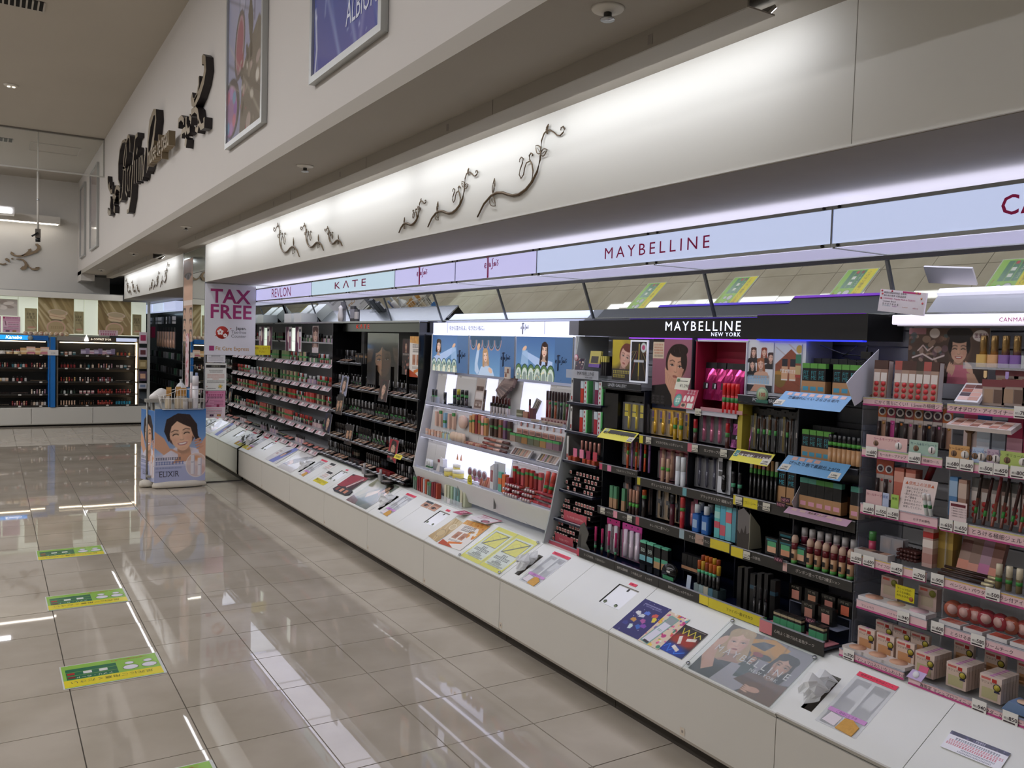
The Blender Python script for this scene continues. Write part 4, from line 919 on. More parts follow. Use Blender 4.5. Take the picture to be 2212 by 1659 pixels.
b = MB(); b.text('ELIXIR', .06, -.12, .055, mat('4a4454', .5), -.001, width=.8); b.build('lettering', t, (-.275, .18, .01), -PI/2+.25)
b = MB(); V = []; n = 16
b.lathe([(.005, 0), (1, .01), (1.02, .03), (.96, .06), (.6, .07)], mat('d6cfc2', .6), 20); me = b.mesh('bag_foot')
for v in me.vertices: v.co.x *= .255; v.co.y = v.co.y*.05+.012*math.sin(v.co.x*40)
obj('foot_bag', me, t, (0, .02, -.05))
me2 = me.copy()
for v in me2.vertices: v.co.x *= .3; v.co.y *= 1.2
obj('foot_bag', me2, t, (-.28, .16, -.05))
WIRE = mat('e4e2de', .35, .2)
t = thing('wire_basket', 'white wire basket of bottles hung above the portrait board', 'basket', (1.635, 8.9, .79))
x0, x1 = -.19, .2
rim = [(x0-.03, -.02, .135), (x0+.06, -.02, .155), (x0+.16, -.02, .2), (x1, -.02, .2), (x1, .11, .2), (x0+.16, .11, .2), (x0-.05, .11, .15)]
b = MB(); b.tube(rim, .003, WIRE, 6, True); b.build('rim', t)
b = MB(); b.tube([(x0, -.015, 0), (x1, -.015, 0), (x1, .1, 0), (x0, .1, 0)], .0028, WIRE, 6, True); b.tube([(x0-.02, -.018, .11), (x1, -.018, .11)], .0024, WIRE, 6); b.build('base_frame', t)
for k in range(15): x = x0+(x1-x0)*k/14; b = MB(); b.tube([(x, -.016, 0), (x-(.02 if k < 2 else 0), -.02, .14 if k < 3 else .17 if k < 5 else .2)], .0017, WIRE, 5); b.build('wire', t)
for k in range(5): y = .1*k/4; b = MB(); b.tube([(x0, y, 0), (x0-.03, y, .14)], .0017, WIRE, 5); b.build('wire', t)
b = MB(); b.box(x0, -.012, -.002, x1, .1, .002, WIRE); b.build('bottom_grid', t)
KR = mat('c99a5a', .6)
for k, (x, h) in enumerate(((-.13, .16), (-.04, .17), (.01, .15))):
    t = thing('sample_bottle', ['clear bottle with brown paper tag, left in the basket', 'clear bottle with the tallest brown paper tag in the basket', 'clear bottle with folded brown tag, right of its twins'][k], 'bottle', (1.635+x, 8.93, .794))
    b = MB(); b.lathe([(.028, 0), (.03, .01), (.03, .1), (.012, .125), (.012, .14)], mat('e6d9c4', .1, alpha=.55), 14); b.build('body', t)
    b = MB(); b.lathe([(.0275, .003), (.0275, .085)], mat('e2cfa6', .3), 14); b.build('lotion', t)
    b = MB(); b.lathe([(.014, .14), (.014, .165)], mat('efeae2', .4), 10); b.build('cap', t)
    b = MB(); b.box(-.024, -.033, .13, .024, -.031, .13+h*.55, KR); b.box(-.018, -.034, .15, .018, -.0335, .15+h*.2, mat('b5833f', .6)); b.build('paper_tag', t)
put('white_tube', stick(.03, .33, 'e3dfe2', 'e9e6ea', .28, (.7, .715, 'b9b2ba'), 16), 'bottle', 'tall white lotion bottle at the right of the basket', 1.765, 8.94, .794, 0)
put('white_tube', stick(.014, .37, 'd6c0c0', 'd0d4dc', .3, None, 10), 'bottle', 'slim pale pump bottle behind the tall white one', 1.735, 8.985, .794, 0)
put('white_tube', stick(.014, .36, 'c9cfe0', '8a97b8', .3, None, 10), 'bottle', 'slim bluish pump bottle behind the tall white one', 1.785, 8.99, .794, 0)
put('silver_can', jar(.028, .11, 'b9b4b0', 'd9d6d2'), 'can', 'grey patterned can in the middle of the basket', 1.665, 8.92, .794, 0); put('silver_can', jar(.022, .1, '8a7a66', 'd9d6d2'), 'can', 'brown striped can beside the grey one in the basket', 1.71, 8.93, .794, 0)
t = thing('bag_tub', 'small white tub holding a knotted clear plastic bag', 'tub', (1.645, 9.05, .886))
b = MB(); b.lathe([(.04, 0), (.055, .085), (.058, .09)], mat('d8d6d8', .4), 8, smooth=False); b.build('tub', t)
b = MB(); b.lathe([(.052, .088), (.055, .11), (.03, .15), (.012, .165), (.01, .185), (.02, .2)], mat('eef0f4', .12, alpha=.75), 9, smooth=False); b.build('plastic_bag', t)
b = MB(); b.lathe([(.1, 0), (.105, .035), (.098, .055), (.06, .075), (.02, .082)], mat('e9e6e4', .35), 12); me = b.mesh('tissue_pack')
for v in me.vertices: v.co.y *= .45; v.co.z *= 1+.35*math.sin(v.co.x*22+1)
put('tissue_pack', me, 'tissue pack', 'crumpled white tissue pack on the trolley shelf', 1.44, 9.02, .886, .2)
# narrow eye poster strip on the pillar side
c = Cv(.25, 150, 'd2a98f').grad('c99d84', 'dcb8a0'); c.ell(.1, .12, .14, .1, '3a2c2c', 0, .5, .05); c.ell(.12, .2, .1, .03, '2e2224'); c.ell(.13, .22, .06, .035, '6f6a74'); c.ell(.13, .22, .03, .03, '201a1e'); c.ell(.1, .35, .12, .08, 'dcb49c', 0, .7, .05)
c.rect(0, .5, .25, .56, 'e6d6cc'); c.rect(0, .56, .25, 1, 'c8a48e')
for i in range(6): face(c, .04+.17*(i % 2), .64+.13*(i//2), .045, 'd9ae92', '33241f', 0)
t = tag(obj('eye_poster', print_mesh('eye', c, .5, .92, .003), None, (1.879, 9.98, 1.46), SH), 'tall narrow eye close-up poster on the side of the pillar', 'poster')
c = Cv(.35, 80, 'e2c8ce').specks(30, ['c23a4a', 'b02a3a', 'd88a98', '5a2a30'], .02, .05, 2)
tag(obj('hanging_leaflet', print_mesh('leafstrip', c, .18, .6, .003), None, (1.872, 9.95, .95), SH), 'pink and red hanging leaflet strip under the eye poster', 'leaflet')
# ------------------------------------------------------------------ things lying on the sloping counter tops
SC, SS = .265/.3045, .15/.3045
def slp(y, t, e=.001, dz=0.0): return (2.235+t*SC-e*SS, y, .345+t*SS+e*SC+dz)
def lay(name, label, cv, key, y0, y1, t0, t1, cat='leaflet', e=.002, spin=0.0, thick=.0015, **k):
    "printed sheet lying on the slope between y0<y1 and t0<t1"
    o = obj(name, print_mesh(key, cv, y1-y0, t1-t0, thick, **k), None, slp((y0+y1)/2, t0, e), SH, -SLA, spin); return tag(o, label, cat)
ctr = 0
TAPE = mat('f0405e', .4); PURP = mat('d79ad6', .4); SPONGE = mat('d9a552', .7, noise=.15, scale=120, bump=.3); TISS = mat('e6e8ea', .6, alpha=.85)
def tray(yt, w1, w2, dz=0.0):
    t = thing('sample_tray', 'clear bag taped over the tester tray %s' % w1, 'tray', slp(yt+.063, 0, .0006, dz), SH, -SLA)
    b = MB(); b.box(-.075, -.0012, .035, .075, -.0002, .28, mat('f0f2f4', .12, alpha=.3)); b.build('clear_bag', t)
    b = MB(); b.box(-.072, -.0025, .262, .072, -.0013, .281, TAPE); b.text('使用済みのものはここへ', .011, 0, .267, mat('7a1424', .5), -.0028, 'c'); b.build('pink_tape', t)
    b = MB(); b.box(-.066, -.0025, .092, .07, -.0013, .108, PURP); b.text('ご自由にどうぞ', .011, 0, .096, mat('6a2a78', .5), -.0028, 'c'); b.build('purple_tape', t)
    b = MB(); b.prism([(-.002, .04), (.06, .036), (.062, .075), (.03, .092), (.004, .086)], -.004, .012, SPONGE, 'y'); b.build('sponge', t)
    b = MB(); b.prism([(-.058, .05), (-.01, .045), (-.006, .085), (-.05, .09)], -.002, .001, mat('eae0e6', .5), 'y'); b.build('paper_slip', t)
    for x, z in ((-.03, .2), (.03, .19)): b = MB(); b.prism([(x-.022, z-.03), (x+.02, z-.035), (x+.024, z+.03), (x-.016, z+.035)], .006, .014, mat('dfe0dc', .6), 'y'); b.build('cotton_pad', t)
    t = thing('tissue', 'white tissue poking out of the counter slot %s' % w1, 'tissue', slp(yt+.19, 0, .0006, dz), SH, -SLA)
    R = random.Random(int(yt*100)); P = []
    for i in range(7):
        for j in range(5): u, v = i/6, j/4; P.append((-.018+.036*v+.035*u*(v-.5)*2*R.uniform(.5, 1.2), -.004-.085*u*(.5+.5*math.sin(v*PI))*R.uniform(.75, 1.1)-.0, .07+.15*v*.2+.09*u*R.uniform(.2, .8)))
    b = MB(); b.add(P, [(i*5+j, i*5+j+1, (i+1)*5+j+1, (i+1)*5+j) for i in range(6) for j in range(4)], TISS); b.build('sheet', t)
    P2 = [(x*.9+.004, y*.7, z+.05) for x, y, z in P]; b = MB(); b.add(P2, [(i*5+j, i*5+j+1, (i+1)*5+j+1, (i+1)*5+j) for i in range(6) for j in range(4)], TISS); b.build('sheet', t)
tray(1.602, 'beside the large black poster', '', .004); tray(3.402, 'right of the yellow sheets', ''); tray(5.21, 'right of the green portrait', ''); tray(6.995, 'right of the hair portrait', ''); tray(8.81, 'near the mirrored pillar', '')
def lid(yl, where):
    t = thing('square_lid', 'white square lid with two bolts set in the counter %s' % where, 'lid', slp(yl+.0695, 0, -.0045), SH, -SLA)
    b = MB(); b.box(-.066, 0, .118, .066, .003, .243, mat('f0f1f2', .2, coat=.3)); b.build('plate', t)
    for x in (-.045, .03): b = MB(); b.lathe([(.009, -.003), (.009, 0)], mat('8e9a80', .3, .6), 14, (x, 0, .132), 'y'); b.box(x-.007, -.0036, .131, x+.007, -.003, .133, mat('4a5042', .5)); b.build('bolt', t)
    b = MB(); b.prism([(.0, .226), (.012, .226), (.012, .2435), (0, .2435)], -.0006, 0, mat('3a3a38', .6), 'y'); b.build('finger_notch', t)
    c = slp(yl+.065, .262, .0006); b = MB(); b.box(-.024, -.001, 0, .024, 0, .016, TAPE); b.text('1.500', .01, -.018, .004, mat('7a1424', .5), -.0014)
    put('price_tape', b.mesh('price_tape'), 'tape', 'short red tape strip above the square lid %s' % where, *slp(yl+.065, .262, .0012), rz=SH, rx=-SLA)
lid(2.834, 'left of the leaflets'); lid(4.65, 'left of the gold pamphlet'); lid(6.435, 'left of the red leaflet'); lid(8.45, 'near the pillar')
# notice at the right corner
c = Cv(2.5, 70, 'eeecf2').rect(0, 0, 2.5, .2, '2d2d4a'); c.specks(20, ['4a4a78', '8a7aa0'], .02, .06, 2, (0, 0, 2.5, .2), .6); c.rows(1.1, 1.5, .06, .1, 'c8c4d8', 1); c.rows(.35, 2.2, .28, .11, '4a4a5a', 2)
c.rows(.15, 2.4, .43, .12, 'c04a5a', 3); c.rows(.1, 2.2, .59, .12, 'c04a5a', 4); c.rows(.8, 2.2, .76, .07, '5a5a6a', 5); c.rows(.7, 2.1, .87, .07, '5a5a6a', 6)
lay('laminated_notice', 'laminated notice with dark header and red lines, lower right corner', c, 'lam', 1.205, 1.372, .14, .208, 'notice', e=.008, spin=-.03, rough=.15)
# large poster under glass
c = Cv(1.36, 170, '4a4038').grad('5d5048', '3a3634')
c.poly([(.55, .0), (1.36, .0), (1.36, .6), (.9, .75), (.6, .45)], '8f8a92'); c.poly([(.42, .12), (.72, .0), (1.02, .08), (.95, .3), (.55, .33)], 'c98f2e'); c.poly([(.46, .22), (.6, .1), (.78, .08), (.72, .24)], '3a3f4a'); c.poly([(.55, .28), (.95, .25), (.92, .38), (.6, .4)], 'b57f28'); c.ell(.8, .34, .1, .05, '2a2a2c')
c.poly([(.3, .62), (.62, .5), (.95, .8), (.8, 1), (.35, 1)], 'a59fa6'); c.streaks(5, ['c9c2c8', '8a858c'], .01, .03, 4, 25, .35)
c.poly([(0, .55), (.3, .45), (.46, .6), (.38, 1), (0, 1)], '1d1a1a')
face(c, .3, .27, .24, 'd9ae98', 'b79a72', -14, '8f3a3f', 1.4, False, 0, None, True, 'a97f6c')
c.poly([(.0, .35), (.06, .3), (.16, .6), (.28, .8), (.16, .92), (0, .7)], 'c99a82'); c.ell(.07, .36, .06, .13, 'd4a68e', 10)
face(c, .68, .42, .07, 'd2a68e', '2c211e', 0, '9a4a4a', 1.2, False, 0, '3a4440'); c.ell(.68, .33, .08, .04, '8f2a2e'); c.poly([(.6, .55), (.78, .52), (.85, .75), (.62, .8)], '39433f')
face(c, 1.08, .36, .2, 'c79a82', '1d1716', 6, '8a3f44', 1.3, False, 0, '5f3e2a', True, '96705e'); c.poly([(.85, .8), (1.1, .66), (1.36, .62), (1.36, 1), (.85, 1)], '6b4326'); c.streaks(4, ['8a5a30', '4a2e1c'], .01, .03, 8, 80, .3)
c.ell(1.0, .87, .1, .045, 'cf9f88', -8)
for k in range(4): c.ell(.91+.0*k, .85+.028*k, .06, .013, 'd6a890', 6)
p = lay('large_poster', 'large dark fashion poster under glass lying on the counter', c, 'mayb', 1.905, 2.295, .005, .275, 'poster', .0022, rough=.3)
b = MB(); b.text('MAYBELLINE', .044, 0, .125, mat('d9d4d2', .5), -.001, 'c', space=1.5); b.text('NEW YORK', .021, .02, .1, mat('d9d4d2', .5), -.001, space=1.2); b.build('lettering', p)
t = thing('glass_cover', 'clear glass cover plate bolted over the large poster', 'glass', slp(2.105, 0, .0045), SH, -SLA)
b = MB(); b.box(-.215, -.003, .0, .215, 0, .295, mat('dff0ee', .03, alpha=.1)); b.build('pane', t)
for x, z in ((-.2, .02), (-.2, .282), (.2, .265)): b = MB(); b.lathe([(.008, -.0075), (.008, -.0031)], STEEL, 12, (x, 0, z), 'y'); b.build('bolt', t)
# three leaflets
c = Cv(.8, 100, '2e2a6a').specks(26, ['e8e8f4', 'b9bce0'], .004, .014, 5); c.rows(.12, .6, .1, .03, 'c8c8e8', 3); c.rows(.2, .66, .15, .025, 'c8c8e8', 4)
for x, y, col, r in ((.2, .4, 'e8e8ea', 20), (.34, .44, 'd8dce4', -15), (.25, .6, 'd09a4a', 10), (.48, .55, 'b45aa0', 25), (.62, .32, 'd85a4a', -20), (.68, .42, 'e6d23a', 60), (.33, .78, 'd9ece8', 70), (.5, .72, '3a6ac0', 30), (.4, .33, '5a7ad8', 0), (.15, .75, '3a3f8a', 0), (.6, .66, '8a4ab0', 0)): c.frame(x, y, 1, r); c.rect(-.07, -.04, .07, .04, col); c.rect(-.03, -.06, .03, -.03, col); c.frame()
lay('beauty_leaflet', 'navy leaflet sprinkled with little pictures beside the square lid', c, 'navy', 2.6, 2.768, .02, .224, e=.003)
c = Cv(.6, 100, 'e6d0b8').specks(70, ['d83a5a', 'e86a9a', 'f0d24a', '5aa8c0', '3a8a6a', 'e88a3a', 'c02a7a', 'f4f0e8', '7a4ab0'], .02, .06, 9); c.frame(.22, .52, 1, 8); c.rect(-.13, -.42, .13, .46, '7fa89c'); c.rect(-.1, -.38, .1, -.2, '9aa0a2'); c.rect(-.1, -.2, .1, .42, 'e2e0ec'); c.rows(-.06, .06, .0, .05, '7aa89a', 2); c.rect(-.06, .38, .1, .44, '2a2a2c'); c.frame()
lay('floral_leaflet', 'floral leaflet with a pale tube, middle of three', c, 'flor', 2.478, 2.6, .018, .212, e=.0035)
c = Cv(.85, 100, '1b1412').grad('2a1c10', '10204a'); c.ell(.4, .5, .5, .22, 'c83a1a', 0, .8, .15); c.ell(.3, .85, .5, .2, '1a4ac0', 0, .8, .15); c.stroke([(.1, .12), (.2, .3), (.28, .12), (.4, .3), (.5, .1), (.62, .3), (.7, .14), (.8, .25)], .025, 'e8d83a'); c.stroke([(.05, .85), (.15, .7), (.25, .95), (.4, .75), (.5, .95), (.75, .8)], .02, '3a8af0')
for x, y, r in ((.3, .5, 60), (.6, .38, -20), (.4, .78, 20)): c.frame(x, y, 1, r); c.rect(-.14, -.05, .14, .05, 'e8dcd0'); c.rect(-.14, -.05, -.02, .05, 'f0e8e0'); c.frame()
c.rows(.3, .8, .03, .03, 'b8b0a0', 4)
lay('neon_leaflet', 'black neon-coloured leaflet with white sticks, right of three', c, 'neon', 2.35, 2.478, .026, .182, e=.003)
# yellow warning sheets under acrylic
def warn():
    c = Cv(.74, 130, 'e0e6da').rect(0, 0, .74, .1, 'e6e03a').rect(0, .9, .74, 1, 'e6e03a').rect(0, 0, .05, 1, 'e6e03a').rect(.69, 0, .74, 1, 'e6e03a')
    c.rect(.11, .14, .64, .53, '3c3c14'); c.rect(.125, .15, .625, .52, 'e8e02a'); c.stroke([(.62, .15), (.14, .52)], .035, '3a3a16')
    for P in ([(.2, .3), (.32, .2), (.45, .26), (.34, .36), (.2, .3)], [(.2, .3), (.22, .45), (.36, .5), (.34, .36)], [(.36, .5), (.47, .4), (.45, .26)], [(.4, .22), (.5, .3), (.56, .25)]): c.stroke(P, .006, '8a8620', .9)
    c.rows(.28, .46, .57, .06, '24241c', 2); c.rows(.11, .63, .64, .075, '24241c', 3); c.rows(.27, .47, .735, .05, '24241c', 4); c.rows(.2, .54, .79, .05, '24241c', 5); c.rows(.1, .64, .85, .028, '3a3a30', 6); c.rows(.16, .58, .885, .02, '3a3a30', 7)
    return c
lay('warning_sheet', 'yellow do-not-open warning sheet, left of two', warn(), 'warn', 3.915, 4.125, .012, .297, 'notice', .002)
lay('warning_sheet', 'yellow do-not-open warning sheet, right of two', warn(), 'warn', 3.7, 3.91, .012, .297, 'notice', .002)
t = thing('glass_cover', 'clear cover plate bolted over the yellow warning sheets', 'glass', slp(3.912, 0, .0045), SH, -SLA)
b = MB(); b.box(-.222, -.003, .0, .222, 0, .302, mat('e6f2ea', .03, alpha=.1)); b.build('pane', t)
for x, z in ((-.212, .012), (.21, .29), (.21, .02)): b = MB(); b.lathe([(.008, -.0075), (.008, -.0031)], STEEL, 12, (x, 0, z), 'y'); b.build('bolt', t)
# gold pamphlet, autumn leaflet, pink cards
c = Cv(.66, 90).grad('d9c49a', 'b99a68').streaks(12, ['efe0bc', 'a88a58', 'c9b080'], .01, .05, 3, 55, .6); c.ell(.42, .3, .15, .13, 'e8dcc0'); c.ell(.42, .3, .12, .1, 'd2bf98'); c.ell(.3, .68, .2, .17, 'e0cfa8'); c.ell(.3, .68, .16, .14, 'd0b888'); c.arc(.3, .68, .18, .155, 0, 360, .02, '8f7650', 20)
lay('gold_pamphlet', 'gold pamphlet with round compacts on the counter', c, 'gpam', 4.44, 4.578, .03, .232, e=.003, spin=.1)
c = Cv(1.05, 110, 'ece6de'); c.poly([(0, 0), (1.05, 0), (1.05, .5), (.8, .2), (0, .16)], 'd9a05a'); c.specks(34, ['d8902e', 'e8b04a', 'c8702a', 'e0a03a'], .02, .07, 4, (.6, 0, 1.05, .55)); c.specks(20, ['d8903a', 'e8b862'], .02, .06, 6, (0, 0, .5, .15)); c.poly([(0, 1), (0, .82), (.4, .9), (.7, 1)], 'b8481e'); c.poly([(.3, .84), (.8, .74), (.82, .8), (.32, .92)], 'e07a2a')
c.rows(.2, .75, .2, .08, '4a4440', 3); c.rows(.22, .78, .31, .08, '4a4440', 4); c.rect(.2, .45, .42, .7, 'b98468'); c.rect(.48, .45, .7, .7, 'bd8a6e'); c.ell(.33, .6, .06, .05, '8f5a44', 0, .6, .03); c.ell(.6, .6, .06, .05, '8f5a44', 0, .6, .03); c.rows(.2, .7, .74, .05, '7a706a', 5)
lay('autumn_leaflet', 'white leaflet with orange autumn leaves and two skin photos', c, 'aut', 4.17, 4.42, .03, .268, e=.0035, spin=-.08)
AUT = c
c = Cv(1.5, 40, 'b8486a').rows(.4, 1.0, .2, .4, 'f0dce0', 2); c.ell(1.25, .5, .18, .3, '5a2434')
tag(obj('pink_card', print_mesh('pc1', c, .105, .085, .002), None, (2.43, 4.53, .499), SH, -PI/2+.03), 'deep pink price card lying on the flat counter ledge', 'card')
c = Cv(1.6, 50, 'e9e2e4').rect(0, 0, 1.6, .1, 'b83a62').rect(1.52, 0, 1.6, 1, 'b83a62').rows(.3, .9, .2, .2, 'c04a6a', 2).rows(.3, .9, .5, .1, 'b08a98', 3); c.ell(1.2, .75, .28, .2, '4a2230', 15); c.ell(1.2, .75, .2, .14, 'b86a78', 15)
tag(obj('pink_card', print_mesh('pc2', c, .21, .12, .002), None, (2.44, 4.3, .5), SH, -PI/2+.03, -.06), 'white card with crimson border lying behind the autumn leaflet', 'card')
for k, y in enumerate((4.985, 4.875)):
    c = Cv(1.3, 40, 'c99a80').rect(0, 0, 1.3, .3, ['3a4448', '9a6a52'][k]).ell(.6, .68, .34, .16, '8a6a5a').ell(.6, .68, .15, .15, '2a2020').stroke([(.2, .6), (.6, .48), (1.05, .62)], .07, '2a1e1c')
    lay('eye_card', ['eye photo card with dark top, left of the pair', 'eye photo card with brown top, right of the pair'][k], c, 'eyec%d' % k, y-.05, y+.05, .222, .285, 'card', .002)
# portraits and leaflets farther along
c = Cv(1.3, 120).grad('a8a890', '5f6a58', 'x', 0, 1.3); c.poly([(.15, .9), (.5, .35), (.9, .3), (1.1, .7), (.8, 1), (.2, 1)], '5d7060'); c.poly([(.45, .55), (.75, .3), (.85, .4), (.6, .7)], 'd8c4a8'); c.ell(.35, .5, .25, .3, 'b5a98a', 20, .6, .1); c.poly([(0, .75), (.5, .85), (.6, 1), (0, 1)], '6f5248')
face(c, 1.0, .22, .16, 'caa88e', '231c1c', 25, '9a5a54', .9, False, 0, None); c.ell(1.18, .35, .06, .12, 'cfae94', -20)
lay('portrait_poster', 'portrait poster of a woman in a green dress on the counter', c, 'green', 5.53, 5.925, .012, .305, 'poster', rough=.15, coat=.5)
c = Cv(1.7, 90, 'a02a3a').poly([(.75, 1), (1.35, .1), (1.5, .2), (1.0, 1)], 'e0c4c0').poly([(1.05, 1), (1.5, .25), (1.7, .3), (1.7, 1)], '3a1418').stroke([(.8, .95), (1.4, .15)], .05, '2a1014').rows(.3, .6, .5, .08, '6a1a24', 2).rect(0, 0, .3, .12, '3a1014')
lay('red_leaflet', 'crimson leaflet folder on the counter by the square lid', c, 'red', 6.02, 6.31, .105, .262, e=.006, spin=-.06)
t = thing('black_sampler', 'black sampler card with three little photos beside the red folder', 'card', slp(6.13, .04, .004), SH, -SLA)
b = MB(); b.prism([(-.16, .01), (-.1, -.005), (.12, .0), (.17, .02), (.15, .06), (.08, .075), (.03, .06), (-.03, .075), (-.09, .06), (-.15, .055)], -.004, 0, mat('17151a', .4), 'y'); b.build('card', t)
for k in range(3): b = MB(); b.patch(-.12+.085*k, .012, -.07+.085*k, .05, mat(['8f4a40', 'd69a80', 'd08a70'][k], .5), -.0048); b.build('photo', t)
c = Cv(1.45, 70, 'cfc9c4').poly([(.0, .8), (.3, .5), (.9, .2), (1.3, .15), (1.1, .45), (.5, .8)], '6b5a50').ell(.45, .62, .2, .14, 'c9a08a', 20).poly([(.3, .5), (1.35, .05), (1.4, .2), (.6, .6)], '54463f').ell(.35, .7, .1, .05, '8f5a52')
lay('portrait_poster', 'pale portrait poster with brown hair on the far counter', c, 'hair', 7.29, 7.69, .01, .3, 'poster', rough=.15, coat=.5)
c = Cv(1.5, 70, 'd9d8da').poly([(.5, 1), (.95, 0), (1.5, 0), (1.1, 1)], '7a84c4').ell(.95, .4, .25, .14, '4a3a3a', -60).ell(.93, .5, .14, .1, 'd0a894', -60).rect(.1, .3, .45, .7, 'e6e2e0').rows(.14, .42, .35, .08, '5a4a4a', 2).rows(.14, .42, .5, .08, '8a4a4a', 3).stroke([(.1, .1), (.5, .0)], .06, '3a1a1e')
lay('violet_brochure', 'violet brochures with a small portrait on the far counter', c, 'viol', 7.79, 8.15, .03, .285, e=.004)
YT = mat('e6d62a', .45)
for k, (y, t_, lab) in enumerate(((6.625, .04, 'yellow warning label with black print on the counter edge'), (8.95, .035, 'yellow warning label on the counter near the pillar'))):
    b = MB(); b.box(-.13, -.001, 0, .13, 0, .048, YT); b.text('開封しないで下さい', .026, 0, .02, mat('2a2810', .5), -.0014, 'c'); b.text('DO NOT OPEN', .012, 0, .006, mat('2a2810', .5), -.0014, 'c')
    put('yellow_label', b.mesh('yellow_label'), 'label', lab, *slp(y, t_, .0012), rz=SH, rx=-SLA)
c = Cv(1.6, 40, 'eeece8').rect(.2, .1, 1.3, .35, '2a2826').rows(.25, 1.2, .45, .13, 'b87a5a', 2).rows(.15, 1.2, .65, .12, 'b8786a', 3).rows(.1, 1.1, .84, .1, '8a8884', 4)
lay('small_notice', 'small printed notice left of the third square lid', c, 'sn1', 6.6, 6.76, .1, .2, 'notice'); lay('small_notice', 'small printed notice above the hair poster tray', c, 'sn1', 6.75, 6.91, .19, .29, 'notice')
# ------------------------------------------------------------------ black makeup bay (six 0.3 m columns)
CB = [3.67, 3.37, 3.07, 2.76, 2.46, 2.17, 1.88]
SHF = mat('14141a', .2, coat=.3); STRIP = mat('34322f', .35); NAVY = mat('141a34', .25); LTX = mat('c9c4bc', .6); TAGW = mat('dcd8c8', .5); TAGT = mat('2c2a28', .6)
bay = thing('makeup_bay', 'black makeup shelving bay with grey label strips', 'shelf unit', (2.62, 3.67, 0), SH)
GW = mat('aeb4b4', .45)
b = MB(); b.prism([(.26, .5), (-.13, .5), (-.09, .66), (.0, 1.1), (.03, 1.38), (.06, 1.6), (.26, 1.6)], -.001, .008, GW, 'x'); b.build('side_panel', bay, (.001, 0, 0))
b = MB(); b.box(.0, .06, 1.605, .44, .24, 1.683, BLACK); b.build('sign_bar', bay); b = MB(); b.box(.44, .05, 1.598, 1.255, .24, 1.686, BLACK); b.build('sign_bar', bay); b = MB(); b.box(1.265, .03, 1.6, 1.775, .24, 1.695, BLACK); b.build('sign_bar', bay)
b = MB(); b.box(.44, .046, 1.5925, 1.255, .06, 1.5975, glow('8a3ad0', 1.2)); b.box(.44, .046, 1.6865, 1.255, .06, 1.6885, glow('4a2ab8', .5)); b.box(1.27, .026, 1.594, 1.76, .05, 1.5995, glow('2430d8', 1.6)); b.box(1.27, .026, 1.6955, 1.76, .04, 1.6975, glow('6a20a8', .5)); b.build('neon_edge', bay)
b = MB(); b.text('MAYBELLINE', .06, .692, 1.632, glow('e6ecff', 1.6), .049, space=1.3, fit=.468); b.text('NEW YORK', .024, .99, 1.609, glow('dfe6ff', 1.6), .049, space=1.25, fit=.17); b.build('lettering', bay)
def shelf(y0, y1, z, zlo, zhi, words=(), xf=2.62, xb=2.865, strip=STRIP, tags=(), yel=None, parent=bay, name='shelf', ink=LTX, board=SHF, tl=.0):
    "board with a label strip along the front; words = (offset from left, size, text), tags = (offset, text)"
    ox = 3.67-y0 if parent is bay else parent['y0']-y0; px = 2.62 if parent is bay else parent['x0']; w = y0-y1; d = xf-px
    m = MB(); m.box(ox+.001, d, z-.008, ox+w-.001, xb-px, z, board); s = m.build(name, parent)
    m = MB(); m.box(ox+.001, d-.004, zlo, ox+w-.001, d, zhi, strip); m.box(ox+.001, d-.006, zhi-.001, ox+w-.001, d+.004, zhi+.002, mat('b7b9c4', .2, .4))
    for q in words: m.text(q[2], q[1], ox+q[0], (zlo+zhi)/2-q[1]*.36+(q[3] if len(q) > 3 else 0), ink, d-.0046)
    for x0, x1, col in (yel or ()): m.box(ox+x0, d-.0046, zlo+.003, ox+x1, d-.004, zhi-.002, mat(col, .45))
    m.build('label_strip', s)
    for x, tx in tags:
        m = MB(); m.box(0, -.003, 0, .036, -.001, .03, TAGW); m.text('本体', .006, .003, .012, TAGT, -.0034); m.text(tx, .0125, .014, .01, TAGT, -.0034, bold=.015); m.box(.003, -.0034, .003, .033, -.003, .006, TAGT); m.build('price_tag', s, (ox+x, d-.005, (zlo+zhi)/2-.013))
    return s
PKT, PNK = 'e8a0ae', 'd85a7a'
shelf(CB[1], CB[2], 1.345, 1.347, 1.375, ((.05, .021, 'LINER GALLERY'),), strip=mat('23262c', .3), ink=mat('d4dae4', .5))
shelf(CB[4], CB[5], 1.34, 1.342, 1.369, ((.08, .02, 'POWER  BROW'),), strip=mat('1d232c', .3), ink=mat('d4dae4', .5))
shelf(CB[3], CB[4], 1.285, 1.268, 1.284, strip=mat('c9c9d4', .3), tags=((.06, '1,290'),))
shelf(CB[2], CB[4], 1.136, 1.096, 1.137, ((.12, .014, 'マスカラをもっとボリューム'), (.43, .014, 'ロングキープカール')), tags=((.055, '1,390'), (.36, '1,390'), (.53, '1,390')), yel=((.005, .03, 'e0d23a'), (.33, .355, 'c8687a')))
shelf(CB[1], CB[2], 1.136, 1.1, 1.12, strip=mat('1c1a18', .3))
shelf(CB[1], CB[2], .961, .928, .962, ((.14, .013, 'うるおうリップライナー'),), yel=((.005, .028, PNK), (.07, .1, 'e88ab0')))
shelf(CB[2], CB[4], .935, .897, .936, ((.1, .015, 'ボリュームマスカラ'), (.42, .015, 'ブラックマスカラ 繊維入り')), yel=((.0, .022, 'c8be3a'), (.31, .335, '6aa8b0')))
shelf(CB[1], CB[2], .742, .706, .744, ((.05, .013, 'マットリップ'), (.2, .013, 'カラー')), tags=((.03, '1,390'), (.24, '1,390')), yel=((.13, .16, PKT),))
